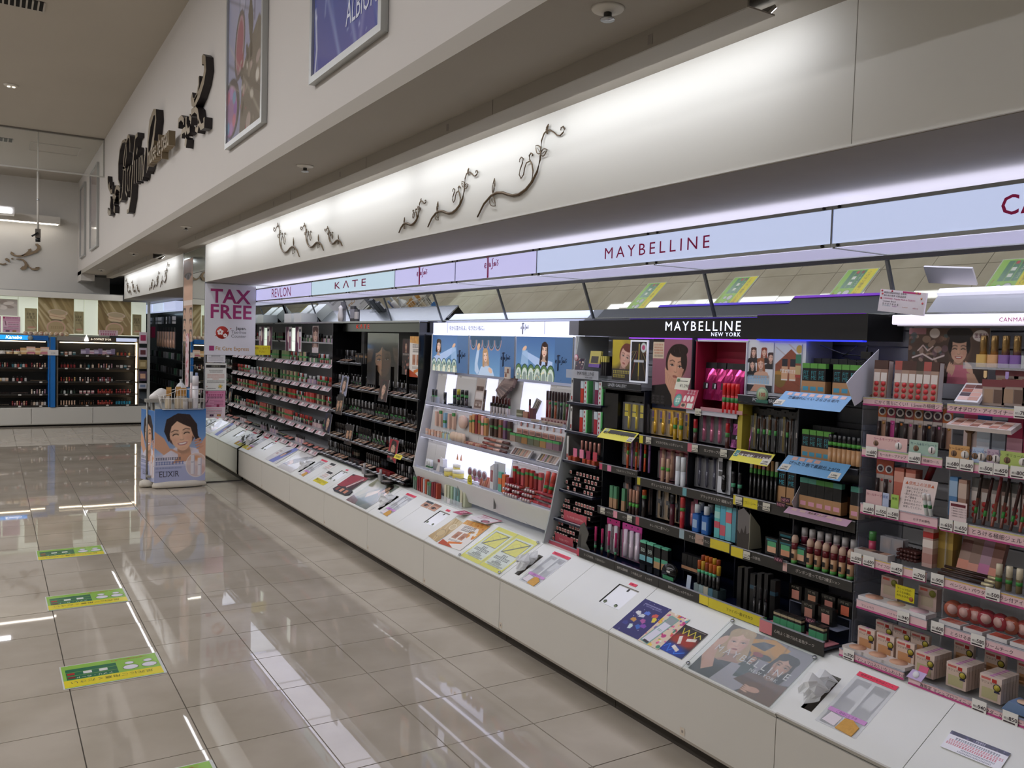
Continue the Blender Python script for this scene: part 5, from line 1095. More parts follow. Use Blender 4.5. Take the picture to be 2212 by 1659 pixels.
shelf(CB[2], CB[4], .742, .704, .748, ((.1, .015, 'キレイな二重ライン'), (.36, .015, 'するんとオフ'), (.44, .015, '落ちにくい')), yel=((.0, .025, 'c05a68'), (.3, .33, '9ab0b8'), (.4, .45, 'b89a8a'), (.49, .6, 'e6d23a')))
shelf(CB[4], CB[5], .951, .912, .955, ((.06, .016, 'コンシーラー'),), tags=((.015, '1,590'), (.16, '1,490')), yel=((.0, .015, 'd8c83a'), (.055, .13, 'e0d030')))
shelf(CB[4], CB[5], .74, .697, .741, ((.06, .014, 'ブラウンの新色'),), tags=((.07, '1,290'),), yel=((.0, .065, 'e6d23a'),))
shelf(CB[5], CB[6], 1.39, 1.366, 1.388, strip=mat('2a2a30', .3)); shelf(CB[5], CB[6], 1.145, 1.118, 1.14, strip=mat('2a2a30', .3))
shelf(CB[5], CB[6], .956, .913, .954, ((.05, .012, 'カバー力が続くファンデーション'),))
shelf(CB[5]+.02, CB[6], .738, .7, .737, ((.06, .015, 'ポンポン塗って毛穴補正'), (.2, .012, 'クッション')), yel=((.0, .02, 'e0b8b0'),))
# base shelf nearer the aisle
shelf(CB[0], CB[1], .512, .494, .516, xf=2.53, strip=mat('b04a5a', .4), board=NAVY)
shelf(CB[1], CB[2], .518, .5, .541, ((.06, .013, 'リップの色を、うばわれない'),), xf=2.5, board=NAVY, yel=((.0, .02, 'c0485a'),))
shelf(CB[2], CB[3], .518, .5, .541, ((.02, .013, '自然な透明感'), (.12, .013, 'つや肌仕上げ'), (.22, .012, 'しっかり')), xf=2.5, board=NAVY)
shelf(CB[3], CB[4], .518, .5, .541, ((.06, .013, '自然なのにしっかりカバー'),), xf=2.5, board=NAVY, yel=((.25, .3, 'e6d23a'),))
shelf(CB[4], CB[5], .518, .5, .541, ((.1, .014, 'ファイバー眉マスカラ'),), xf=2.5, strip=mat('d8c832', .45), ink=mat('3a3418', .5), board=NAVY)
shelf(CB[5], CB[6], .518, .49, .541, ((.07, .014, '心地よく溶け込む血色チーク'),), xf=2.48, board=NAVY, yel=((.0, .06, 'd8848a'),))
for k in range(1, 6): b = MB(); b.box(3.67-CB[k]-.003, .02, .52, 3.67-CB[k]+.003, .24, 1.34 if k != 3 else 1.6, mat('20222a', .3)); b.build('upright', bay)
b = MB(); b.box(1.786, .02, .52, 1.79, .25, 1.3, mat('8a9ac0', .1, alpha=.25)); b.build('clear_end', bay)
b = MB(); b.box(.3, .24, .52, 1.5, .25, 1.34, mat('1a1e30', .3)); b.build('dark_back', bay)
# lip column shelves
for k, (z, xf) in enumerate(((1.25, 2.62), (1.098, 2.61), (.942, 2.6), (.784, 2.585), (.632, 2.555))):
    shelf(CB[0]-.005, CB[1], z, z-.012, z+.001, xf=xf, strip=mat('1b2238', .25), board=NAVY)
def ccol(k, a=.0, c=1.0): w = CB[k]-CB[k+1]; return CB[k]-w*a, CB[k]-w*c
LB = P_(('lipbox',), lambda m: (m.box(-.018, 0, 0, .018, .05, .023, mat('e4e8ea', .4)), m.box(-.018, -.0005, .0005, -.006, .02, .0225, mat('dfe3e6', .4)), m.patch(-.011, .006, -.003, .017, mat('a8283a', .5), -.0008), m.box(.007, -.0006, .0, .0185, .03, .0232, mat('5ab86a', .5))))
for sh, (z, wh) in enumerate(((1.251, 'upper lip shelf'), (1.099, 'second lip shelf'))):
    for q, (a, c) in enumerate(((.32, .58), (.72, 1.0))):
        y = (ccol(0, a, a)[0]+ccol(0, c, c)[0])/2
        for i in range(5): put('lip_box', LB, 'box', 'white lip box with green end, %s in %s pile, %s' % (['bottom', 'second lowest', 'middle', 'second highest', 'top'][i], ['left', 'right'][q], wh), 2.635, y-.012, z+.0235*i, group='piled lip boxes')
        put('swatch_stick', carton(.026, .03, .115, ['c0301e', '7a1a4a'][q] if sh == 0 else ['d02a22', 'b02038'][q], ((.66, 1.0, 'cfdbe6'),)), 'box', '%s swatch stick beside the %s pile, %s' % (['red', 'plum'][q] if sh == 0 else ['scarlet', 'crimson'][q], ['left', 'right'][q], wh), 2.635, y+.024, z)
    b = MB(); b.box(-.008, 0, 0, .008, .003, .125, mat('d8d8d6', .5)); b.patch(-.005, .01, .005, .03, mat('a8302e', .5)); b.patch(-.004, .1, .004, .115, mat('222222', .5)); put('shelf_card', b.mesh('shelf_card'), 'card', 'upright white card at the left of the %s' % wh, 2.632, 3.645, z+.001)
b = MB(); b.box(-.008, 0, 0, .008, .003, .125, mat('d8d8d6', .5)); b.patch(-.005, .01, .005, .03, mat('a8302e', .5)); put('shelf_card', b.mesh('shelf_card'), 'card', 'upright white card at the left of the third lip shelf', 2.615, 3.645, .943)
srow('lipstick', 'lipstick', stick(.008, .11, '1a1616', 'c98f86', .55, None, 10, metal=.4), 5, *ccol(0, .35, .95), 2.64, .945, 'rose gold lipstick', 'on third lip shelf', skip=())
srow('colour_card', 'card', [carton(.034, .002, .045, c) for c in ('e0789a', 'e88aa8', '9a2a50', 'c8485a')], 4, *ccol(0, .22, .98), 2.615, .965, 'pink shade card', 'before the rose gold lipsticks')
srow('lip_end', 'box', P_(('lipend',), lambda m: (m.box(-.011, 0, 0, .011, .05, .022, mat('c8603a', .4)), m.patch(-.008, .003, .008, .019, mat('a8382a', .5)))), 6, *ccol(0, .12, .95), 2.606, .943, 'orange lipstick box end', 'along third lip shelf', skip=(2,))
LE = [P_(('lipsq', c), lambda m, c=c: (m.box(-.009, 0, 0, .009, .06, .0185, mat('1b1718', .4)), m.box(-.0086, -.001, .0006, .0086, 0, .018, mat('dcc8c0', .4)), m.patch(-.006, .004, .006, .014, mat(c, .45), -.0014))) for c in ('9a3a3a', 'b8443e', 'a02c3c', '8a3038', 'c05a4a')]
rw = ['top', 'second', 'third', 'fourth', 'bottom']
def lipgrid(z, x, cols, nr, wh, seed, y0, y1):
    R = random.Random(seed); n = cols
    for r in range(nr):
        q = 0
        for i in range(n):
            if R.random() < .16+(.12*r if seed % 2 else 0): continue
            y = y0+(y1-y0)*(i+.5)/n; put('lipstick_box', R.choice(LE), 'box', 'lipstick box end, %s in %s row of the %s lip rack' % (ORD[q], rw[r], wh), x+.012*(nr-1-r), y, z+.026*(nr-1-r), group='lipstick boxes in the %s lip rack' % wh); q += 1
    b = MB(); n2 = nr
    for r in range(nr): b.box(-.15, .0+.012*r+.001, .026*r-.003, .15, .07+.012*r, .026*r-.0005, mat('1c181a', .35))
    t_ = b.mesh('lip_rack'); put('lip_rack', t_, 'rack', 'stepped black rack holding the %s lipstick boxes' % wh, x, (y0+y1)/2, z)
lipgrid(.788, 2.6, 9, 4, 'upper', 3, 3.65, 3.385); lipgrid(.636, 2.575, 11, 4, 'middle', 4, 3.65, 3.385); lipgrid(.516, 2.545, 11, 4, 'lowest', 6, 3.66, 3.39)
def cardp(w, h, col, tx, sz, tc): b = MB(); b.box(-w/2, 0, 0, w/2, .002, h, mat(col, .45)); b.text(tx, sz, 0, h*.35, mat(tc, .5), -.0005, 'c'); return b.mesh('card')
put('colour_board', cardp(.2, .05, 'c0505e', 'リップの色うばわれない', .013, 'f0d0d0'), 'card', 'coral board with white words in the middle lip rack', 2.572, 3.5, .633); put('colour_board', cardp(.16, .045, 'a8404e', 'うるおいカラー', .013, 'e8c0c0'), 'card', 'dark coral board in the lowest lip rack', 2.543, 3.55, .513)
# acrylic palette stand on top of the lip column
b = MB(); b.box(-.14, 0, 0, .14, .14, .003, acrylic()); b.box(-.14, -.002, 0, .14, 0, .045, acrylic('d8dce4', .45)); b.text('MAYBELLINE', .026, -.04, .02, mat('2a2a30', .4), -.003); b.text('NEW YORK', .012, .03, .005, mat('2a2a30', .4), -.003)
put('acrylic_stand', b.mesh('acrylic_stand'), 'stand', 'clear acrylic stand with dark lettering over the lip boxes', 2.61, 3.53, 1.378)
put('eye_leaflet', print_mesh('swl', Cv(.7, 50, '3a2a3a').specks(24, ['d8a888', '3a5ac0', 'e6d8c8', '8a4a6a', 'c08a5a'], .03, .09, 4), .07, .1, .002), 'leaflet', 'small dark swatch leaflet leaning on the acrylic stand', 2.632, 3.6, 1.384, rx=-.2)
put('round_sticker', P_(('rnd',), lambda m: (m.lathe([(.018, 0), (.018, .002)], mat('a8284a', .5), 18, (0, 0, 0), 'y'), m.lathe([(.015, -.0006), (.015, 0)], mat('e2c8cc', .5), 18, (0, 0, 0), 'y'))), 'sticker', 'round crimson sticker above the swatch leaflet', 2.63, 3.615, 1.485)
put('eye_palette', P_(('ypal',), lambda m: (m.box(-.045, 0, 0, .045, .012, .085, mat('b9ae56', .4)), m.patch(-.03, .022, .03, .058, mat('3a3430', .3)), m.box(-.046, -.0006, 0, .046, .012, .018, mat('6a4a9a', .4)))), 'palette', 'yellow and violet eye palette propped by the acrylic stand', 2.66, 3.5, 1.44, rx=-.15)
srow('eye_palette', 'palette', P_(('ypal2',), lambda m: (m.box(-.006, 0, 0, .006, .05, .1, mat('1e1a1c', .4)), m.box(-.006, -.0006, .07, .006, .02, .1, mat('c8bc5a', .4)))), 3, 3.43, 3.38, 2.65, 1.4, 'thin black palette on edge', 'right of the yellow palette')
put('palette_card', cardp(.075, .045, '141216', 'マットな質感', .011, 'c8c8cc'), 'card', 'black folded card with white words on the acrylic stand', 2.64, 3.53, 1.383, rx=-.35)
# posters over the middle columns
c = Cv(.72, 110, '8f7a2a').grad('b5a02c', '3a2c2a'); c.ell(.15, .3, .28, .4, 'c8b42e', 20, .9, .1); face(c, .5, .42, .3, 'd9ad9c', '6d3226', 18, 'a8504a', 0, False, 2, '241c20'); c.rect(0, .72, .72, 1, '3a3432', .85); c.rows(.05, .68, .76, .07, 'd8cc5a', 2); c.rows(.06, .5, .86, .07, 'e0d050', 3)
tag(obj('liner_poster', print_mesh('lp', c, .145, .2, .003), None, (2.66, 3.275, 1.385), SH), 'small poster of a red-haired model with yellow words', 'poster')
c = Cv(.52, 90, '1a1412')
for k in range(9): a = (k-4)*.12; c.stroke([(.26+a*.4, .25), (.26+a*2.1, .95)], .012, ['b89a4a', '8a6a3a', 'c8b070', 'a8503a'][k % 4])
c.stroke([(.26, .08), (.26, .85)], .03, 'c8b24a'); c.rect(.1, .46, .42, .52, 'c8ccd4'); c.ell(.4, .16, .09, .12, 'cfd8d6'); c.ell(.4, .16, .05, .06, 'c04a7a')
t = thing('framed_poster', 'white framed dark brush poster right of the red-haired model', 'poster', (2.655, 3.14, 1.38), SH)
obj('sheet', print_mesh('br', c, .115, .195, .003), t, (0, .002, .005)); b = MB()
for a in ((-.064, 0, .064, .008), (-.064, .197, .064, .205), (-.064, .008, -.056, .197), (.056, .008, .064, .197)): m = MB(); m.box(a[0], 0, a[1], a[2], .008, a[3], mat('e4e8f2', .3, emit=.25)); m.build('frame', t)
c = Cv(.93, 150, '9a6274').grad('a06878', '8a5666'); c.poly([(.0, .72), (.3, .68), (.62, .7), (.93, .78), (.93, 1), (0, 1)], '1c191b'); face(c, .52, .4, .29, 'd6a489', '2a1c1a', 6, '9a5a50', 0, False, 2, '1c191b', True, 'b07c64'); c.ell(.68, .28, .06, .16, '2c1d1b')
c.poly([(.28, .42), (.36, .5), (.44, .66), (.6, .8), (.62, 1), (.48, 1), (.44, .84), (.3, .66)], 'cf9c82')
for k in range(4): c.stroke([(.3+.045*k, .46+.03*k), (.38+.045*k, .72)], .035, 'd4a288'); c.stroke([(.325+.045*k, .5+.03*k), (.4+.045*k, .7)], .006, '9a6a56', .7)
c.specks(40, ['d8d4d0', '8a8684'], .005, .014, 4, (.62, .72, .9, 1)); c.rows(.02, .3, .86, .12, '3c383a', 3, .7); c.rect(.0, .0, .25, .3, 'd9c8ae'); c.rect(0, 0, .25, .05, '2a2420')
for k in range(5): c.rows(.03, .23, .08+.042*k, .025, 'a8503a' if k < 4 else '5a5048', k)
tag(obj('portrait_poster', print_mesh('gigi', c, .285, .305, .004, rough=.2), None, (2.66, 2.9, 1.288), SH), 'rose portrait poster of a model with her hand on her cheek', 'poster')
c = Cv(1.5, 50, 'b8384e').rect(0, 0, 1.5, .3, 'c84a60').rows(.8, 1.4, .05, .2, 'f0e0e0', 2); c.ell(.3, .6, .26, .33, '3f8f86'); c.ell(.3, .6, .2, .25, '7ab8a8'); c.rows(.18, .45, .5, .2, 'e8f0e8', 4)
for k in range(3): c.ell(.75+.25*k, .48, .1, .16, 'eadcd8')
c.rect(.6, .7, .95, .95, 'c9a088'); c.ell(.77, .82, .12, .08, '2a1e1e'); c.rect(1.02, .7, 1.4, .95, 'dce4d8')
tag(obj('award_card', print_mesh('aw', c, .135, .09, .002), None, (2.6, 2.77, 1.287), SH, -.35), 'crimson award card with a green medal below the portrait', 'card')
b = MB(); b.box(-.042, 0, 0, .042, .001, .055, mat('d9d8c4', .5)); b.text('¥1,290', .02, -.012, .012, TAGT, -.0006); b.patch(-.038, .035, -.02, .05, mat('4a7a4a', .5)); b.box(-.03, -.0004, .038, .03, 0, .041, TAGT); put('price_card', b.mesh('price_card'), 'price tag', 'tilted pale price card over the crimson award card', 2.585, 2.765, 1.37, rx=-.3)
# crimson lined box with pouches
t = thing('crimson_box', 'crimson lined display box holding pink pouches', 'display', (2.65, 2.6, 1.287), SH)
CR_ = mat('a01a3c', .5)
b = MB(); b.box(-.145, .12, 0, .145, .13, .305, CR_); b.build('back', t); b = MB(); b.box(-.148, 0, 0, -.14, .13, .305, CR_); b.build('side', t); b = MB(); b.box(-.15, .0, .298, .15, .13, .305, mat('d9dbe4', .3)); b.build('top', t); b = MB(); b.box(.142, 0, 0, .148, .13, .3, mat('d0d2da', .4)); b.build('side', t)
def pouch(col, head, w=.06, h=.15):
    def f(m):
        m.box(-w/2, .004, h*.82, w/2, .008, h, mat(head, .3)); R = random.Random(3); V = []; F = []
        for i in range(6):
            for j in range(6): u, v = i/5, j/5; V.append((w*(u-.5)*(1-.0*v), .006-.018*math.sin(PI*u)*math.sin(PI*(.12+.8*v))+R.uniform(-.003, .003), h*.84*v))
        for i in range(5):
            for j in range(5): F.append((i*6+j, (i+1)*6+j, (i+1)*6+j+1, i*6+j+1))
        m.add(V, F, mat(col, .14, .55)); m.box(-w/2, .008, 0, w/2, .012, h*.84, mat(col, .3)); m.patch(-w*.3, h*.28, w*.1, h*.45, mat('16161a', .4), -.0175); m.patch(-w*.06, h*.31, w*.08, h*.42, mat('c8d0d8', .4), -.018)
    return P_(('pouch', col, head, w, h), f)
PK = pouch('c8387e', '16141a', .062, .165)
srow('mascara_pouch', 'pouch', PK, 4, 2.73, 2.52, 2.69, 1.33, 'pink metallic pouch', 'hanging in crimson box', spin=.2, lean=.1)
srow('mascara_tube', 'tube', stick(.0095, .125, 'c2181e', 'd01c20', .4, (.36, .52, '3f8a48'), 10), 4, 2.56, 2.465, 2.632, 1.287, 'scarlet mascara tube', 'at crimson box front')
b = MB(); b.box(-.12, 0, 0, .12, .03, .002, mat('c03a4a', .4)); b.box(-.12, -.001, .0, .12, .0, .016, acrylic('e8b0b4', .6)); put('tube_tray', b.mesh('tube_tray'), 'tray', 'clear red tray under the scarlet tubes', 2.626, 2.56, 1.2855)
# two posters over the brow column
c = Cv(.62, 130, 'd8dbe0'); 
for x, y, s, h in ((.15, .2, .085, '4a2a22'), (.4, .2, .085, '8a3a26'), (.56, .3, .09, '3a2422')): face(c, x, y, s, 'dfb8a4', h, 0, 'a8505a', 2.2, False, 0, '2a2628')
for x, y, s, h in ((.13, .46, .09, '241c1e'), (.33, .44, .11, '9a5a38')): face(c, x, y, s, 'e0b9a5', h, -4, 'b04a58', 2.0, False, 0, '1e1c20' if x < .2 else 'cfa58e')
c.rect(0, .86, .62, 1, '2a2c34'); c.poly([(.1, 1), (.2, .85), (.45, .85), (.5, 1)], 'c99a84'); c.rect(.02, .66, .55, .84, '8a98a8', .5); c.rows(.04, .52, .68, .07, '7ab4dc', 3); c.rows(.04, .54, .765, .07, '8ac0e4', 4)
t = thing('lit_poster_box', 'white box front with two posters above the brow shelf', 'display', (2.655, 2.315, 1.372), SH)
b = MB(); b.box(-.143, .006, 0, .15, .16, .225, mat('d3d6de', .35)); b.build('box', t)
obj('group_sheet', print_mesh('grp', c, .135, .2, .002), t, (-.072, .002, .014))
c = Cv(.58, 120).grad('c4cfe0', 'd8d0cc'); c.poly([(0, .42), (.35, .1), (.58, .3), (.58, 1), (0, 1)], '8a4a34'); c.streaks(6, ['6a3424', 'a05a40'], .01, .02, 3, 30, .4); c.ell(.12, .7, .14, .18, '7a6a2e', 0, .8); c.rect(0, .55, .3, .62, 'd89a4a', .6)
for x in (.22, .4): c.rect(x-.06, .3, x+.06, .45, '20222c'); c.rect(x-.07, .45, x+.07, .72, 'd2a684'); c.rect(x-.07, .7, x+.07, .73, 'e0dcd8')
c.rows(.16, .46, .52, .06, 'f0ece8', 2); c.ell(.53, .1, .07, .08, 'b89a4a'); c.rect(.46, .2, .58, .38, '3a7a5e'); c.rect(.46, .42, .58, .62, 'c0aa7a'); c.rect(.46, .6, .58, .66, 'a8403a')
obj('bottle_sheet', print_mesh('btl', c, .125, .195, .002), t, (.07, .002, .014))
m = MB(); m.text('FIT ME', .016, .035, .1, mat('eceae6', .5), .0); m.build('lettering', t)
b = MB(); b.lathe([(.03, 0), (.03, .003)], mat('7a9a7e', .4), 18, (0, 0, .035), 'y'); b.lathe([(.024, -.0006), (.024, 0)], mat('a8b890', .4), 18, (0, 0, .035), 'y'); b.box(-.03, -.001, .002, .03, .002, .014, mat('2f6a5a', .4)); b.text('100', .022, 0, .028, mat('a02a28', .5), -.0012, 'c', bold=.02); put('award_badge', b.mesh('award_badge'), 'badge', 'green and red hundred badge in front of the brow shelf', 2.608, 2.325, 1.343)
# goods of the middle columns -------------------------------------------------
def S(nm, cat, me, n, k, a, c, x, z, desc, where, **kw): return srow(nm, cat, me, n, *ccol(k, a, c), x, z, desc, where, **kw)
YB = blister(.075, .175, '17160f', '0e0e0e', 'c8b03a', .008, 'e0d030', .75, 'd8c82a')
S('eyeliner_pack', 'pack', YB, 3, 1, .42, 1.0, 2.66, 1.14, 'black and yellow eyeliner pack', 'under the gallery header')
b = MB(); b.box(-.06, 0, 0, .06, .14, .18, mat('0d0d10', .3)); b.box(-.0605, -.0006, 0, -.058, .14, .18, mat('5a605a', .4)); put('liner_box', b.mesh('liner_box'), 'display', 'plain black display block left of the yellow packs', 2.64, 3.325, 1.138)
def flap(w, d, h, c1, c2, tx, sz, tc, name, label, x, y, z, tags=(), ex=()):
    "bent card hanging over a shelf edge"
    t = thing(name, label, 'card', (x, y, z), SH)
    m = MB(); m.quad([(-w/2, .0, 0), (w/2, 0, 0), (w/2, -d, -h), (-w/2, -d, -h)][::-1], mat(c1, .4)); m.quad([(-w/2, .001, 0), (w/2, .001, 0), (w/2, .001-d, -h), (-w/2, .001-d, -h)], mat(c1, .5)); m.build('card', t)
    an = -math.atan2(d, h)
    m = MB(); m.text(tx, sz, 0, -h*.75, mat(tc, .5), -.0015, 'c', bold=.01)
    for q in ex: m.patch(q[0], q[1], q[2], q[3], mat(q[4], .45), -.0008)
    m.build('print', t, (0, 0, 0), 0, an)
    for xx, s in tags: m = MB(); m.box(0, -.003, 0, .042, -.0016, .03, TAGW); m.text(s, .012, .006, .011, TAGT, -.0034, bold=.015); m.box(.003, -.0034, .003, .036, -.003, .006, TAGT); m.build('price_tag', t, (xx, -d*.9, -h*.95), 0, an)
    return t
flap(.26, .05, .045, 'e6dd3a', '', '絶妙なコシで、描きやすい', .019, '24221a', 'promo_flap', 'yellow promotion flap below the eyeliner packs', 2.625, 3.21, 1.142, ((.09, '1,290'),), ((-.08, -.03, .12, -.006, '3a3628'), (-.12, -.03, -.09, -.002, 'b8c49a')))
GB = blister(.058, .15, 'b08a2a', '17203a', 'c79a22', .011, '1a2030', .8, '5a2a7a')
S('mascara_pack', 'pack', GB, 5, 2, .04, .95, 2.67, 1.14, 'gold mascara pack', 'below the rose portrait'); S('mascara_tube', 'tube', stick(.009, .1, 'b8921e', 'd0a82a', .4, (.5, .68, '4a9a48'), 10), 2, 2, .68, .92, 2.632, 1.139, 'gold tube with green band', 'before the gold packs')
S('mascara_pack', 'pack', blister(.05, .15, '2a1c2a', '101014', 'c06a8a', .01, '101418', .8), 4, 3, .1, .72, 2.67, 1.14, 'dark mauve mascara pack', 'below the crimson box'); S('mascara_tube', 'tube', stick(.009, .105, '4a2420', 'b8202a', .42, (.45, .62, '4a8a4a'), 10), 3, 3, .0, .95, 2.632, 1.139, 'brown and red mascara tube', 'before the mauve packs', skip=(1,))
put('mascara_pouch', pouch('d878c8', '201820', .1, .12), 'pouch', 'shiny pink pouch at the right below the crimson box', 2.665, 2.49, 1.14, lean if False else SH, -.15)
BP = blister(.036, .175, '1a1a18', '0c0c0e', '8a7a4a', .006, 'c8c4b8', .85); S('brow_pack', 'pack', [BP, blister(.036, .17, '1c1b18', '0c0c0e', '3a2a20', .006, None, .85)], 7, 4, .08, .98, 2.67, 1.145, 'brow pencil pack', 'under the brow header'); S('brow_pencil', 'pencil', stick(.0055, .14, '14120f', '4a3020', .35, (.56, .7, '4a9a4a'), 8), 6, 4, .3, .9, 2.635, 1.14, 'green-banded brow pencil', 'before brow packs', skip=(4,))
b = MB(); b.box(-.005, 0, 0, .02, .12, .2, mat('b9a83e', .5)); put('side_card', b.mesh('side_card'), 'card', 'mustard side card at the left of the brow packs', 2.63, 2.462, 1.14)
flap(.2, .045, .045, 'e6dd3a', '', 'これ1本で簡単！ふんわり眉', .016, 'f0ece0', 'promo_flap', 'yellow and brown promotion flap below the brow packs', 2.625, 2.36, 1.146, ((.06, '1,090'),), ((-.07, -.032, .09, -.008, '4a3226'), (-.095, -.04, -.072, -.008, '4a8a86')))
flap(.3, .07, .055, '7fb0d8', '', '密着崩れにくい さらさら毛穴', .017, '2a3a4a', 'promo_flap', 'blue promotion flap with face row below the upper boxes', 2.61, 2.06, 1.4, ((-.155, '1,690'),), tuple((-.13+.034*k, -.022, -.108+.034*k, -.006, 'e4c0b4') for k in range(8)))
flap(.28, .06, .055, '6fa8d4', '', 'ぴったり色で素肌仕上がり', .019, '20405a', 'promo_flap', 'blue promotion flap below the second row of boxes', 2.61, 2.045, 1.155, ((-.135, '1,090'), (.085, '1,090')), tuple((-.11+.034*k, -.02, -.086+.034*k, -.004, 'd4a898') for k in range(4)))
# foundation column
def fitbox(band, tc, w=.034, h=.105, lab=None):
    def f(m):
        m.box(-w/2, 0, 0, w/2, w, h, mat('101216', .3)); m.box(-w/2-.0005, -.0006, 0, w/2+.0005, w+.0004, h*.42, mat('b58a60', .45)); 
        if band: m.box(-w/2-.0004, -.0005, h*.84, w/2+.0004, w*.5, h*1.003, mat(band, .45))
        m.text('FIT', w*.62, 0, h*.62, mat(tc, .4), -.001, 'c', width=.85); m.text('ME', w*.62, 0, h*.47, mat(tc, .4), -.001, 'c', width=.85)
        if lab: m.patch(-w*.35, h*.1, w*.35, h*.24, mat(lab, .5), -.001)
    return P_(('fit', band, tc, w, h, lab), f)
S('foundation_box', 'box', [fitbox('5a9a3e', '3a8a92', .036, .115, '4a9ab8')], 8, 5, .02, .98, 2.645, 1.395, 'tan foundation box with green top', 'on the top right shelf', skip=(3,)); S('foundation_box', 'box', carton(.036, .05, .135, '0e1014'), 7, 5, .06, .98, 2.69, 1.395, 'black foundation box behind', 'at the back of the top right shelf')
S('foundation_box', 'box', [fitbox('58983c', '3a8a92', .034, .11, '4a9ab8')], 4, 5, .08, .52, 2.64, 1.148, 'tan foundation box with green patch', 'on the second right shelf'); S('foundation_tube', 'tube', stick(.0105, .105, 'c79a6e', '101214', .46, (.62, .74, '55a23e'), 12), 7, 5, .5, .98, 2.64, 1.148, 'tan concealer tube with green band', 'on the second right shelf'); S('foundation_box', 'box', carton(.04, .04, .125, '0e1014', ((.5, .6, '2a6a78'),)), 6, 5, .1, .95, 2.69, 1.148, 'black box at the back', 'on the second right shelf')
S('foundation_box', 'box', [fitbox('4f9a88', '17181c', .036, .115, 'e0a0b4'), fitbox('4f9a88', '17181c', .036, .115, 'e0a0b4'), fitbox('4a9440', '17181c', .036, .115, 'e0a0b4'), fitbox('4a9440', '17181c', .036, .115, 'e0a0b4'), fitbox('4f9a88', '17181c', .036, .115, 'e0a0b4')], 7, 5, .1, 1.0, 2.632, .96, 'tan matte box with pink label', 'on the third right shelf', skip=(5,)); S('foundation_box', 'box', fitbox(None, '5a2a78', .045, .15), 4, 5, .4, 1.0, 2.7, .96, 'dark box with violet letters', 'behind the matte boxes')
flap(.28, .03, .02, 'd8b0c8', '', '美容液ファンデ', .012, '6a3a5a', 'promo_flap', 'lilac promotion flap below the matte boxes', 2.61, 2.03, .958, (), tuple((-.12+.04*k, -.016, -.095+.04*k, -.004, 'e8c8c0') for k in range(6)))
# second shelf of the middle columns
S('liner_pack', 'pack', blister(.055, .16, '141012', '0c1a30', 'a8805a', .008, '8a4a3a', .8, 'b0785a'), 4, 1, .4, 1.0, 2.67, .965, 'dark bronze liner pack', 'on the left second shelf'); S('liner_pencil', 'pencil', [stick(.0055, .15, 'b8481e', 'a83a2a', .3, (.45, .58, '5a9a3e'), 8), stick(.0055, .15, '7a5a88', '6a4a80', .3, None, 8)], 6, 1, .62, 1.25, 2.635, .962, 'bright liner pencil', 'before the bronze packs')
S('mascara_pack', 'pack', blister(.058, .165, '8a1a3a', 'b87078', 'c9a08a', .011, None, .85), 4, 2, .25, 1.0, 2.67, .938, 'crimson pack with rose gold mascara', 'on the middle shelf'); S('mascara_tube', 'tube', stick(.012, .13, 'd9dde2', 'e4e8ec', .5, None, 12), 2, 2, .78, 1.0, 2.632, .937, 'white bullet mascara', 'on the middle shelf', spin=.3); S('mascara_tube', 'tube', stick(.009, .11, 'b08a72', 'd8b49a', .45, (.48, .62, '6ab04a'), 10), 2, 2, .45, .68, 2.632, .937, 'rose gold tube with green band', 'on the middle shelf')
S('mascara_pack', 'pack', blister(.05, .165, '3a3a48', '20202c', '50505e', .01, None, .85), 3, 3, .05, .5, 2.67, .938, 'smoky grey mascara pack', 'on the middle shelf'); put('mascara_pack', blister(.075, .18, 'e2e6ee', '14161c', '121214', .014, '101014', .85, '30303a'), 'pack', 'white pack with a thick black tube on the middle shelf', 2.65, 2.56, .938)
S('mascara_tube', 'tube', stick(.009, .11, '141216', '18161a', .5, (.42, .56, '5ab08a'), 10), 2, 3, .88, 1.12, 2.632, .937, 'black tube with mint band', 'right of the white pack')
S('liner_pencil', 'pencil', [stick(.0065, .16, '12100f', c, .3, (.62, .75, '55a04a'), 8) for c in ('d8d4cc', 'b8722a', 'b8722a', 'b07a9a', 'b08a60', 'b08a60')], 7, 4, .2, .72, 2.64, .956, 'slim black pencil with green band', 'on the brow column shelf'); S('foundation_box', 'box', fitbox('17181c', '3a9ab0', .04, .16), 2, 4, .68, 1.0, 2.645, .956, 'tall black box with blue letters', 'right of the slim pencils')
for k, (y, z) in enumerate(((2.18, .972), (2.2, .95))): b = MB(); b.box(-.022, 0, 0, .022, .0015, .02, mat('3a1a28', .5)); b.text('NEW', .016, 0, .004, mat('d890a4', .5), -.0005, 'c'); put('new_badge', b.mesh('new_badge'), 'badge', ['small dark NEW badge, upper, beside the tall black boxes', 'small dark NEW badge, lower, beside the tall black boxes'][k], 2.6, y, z)
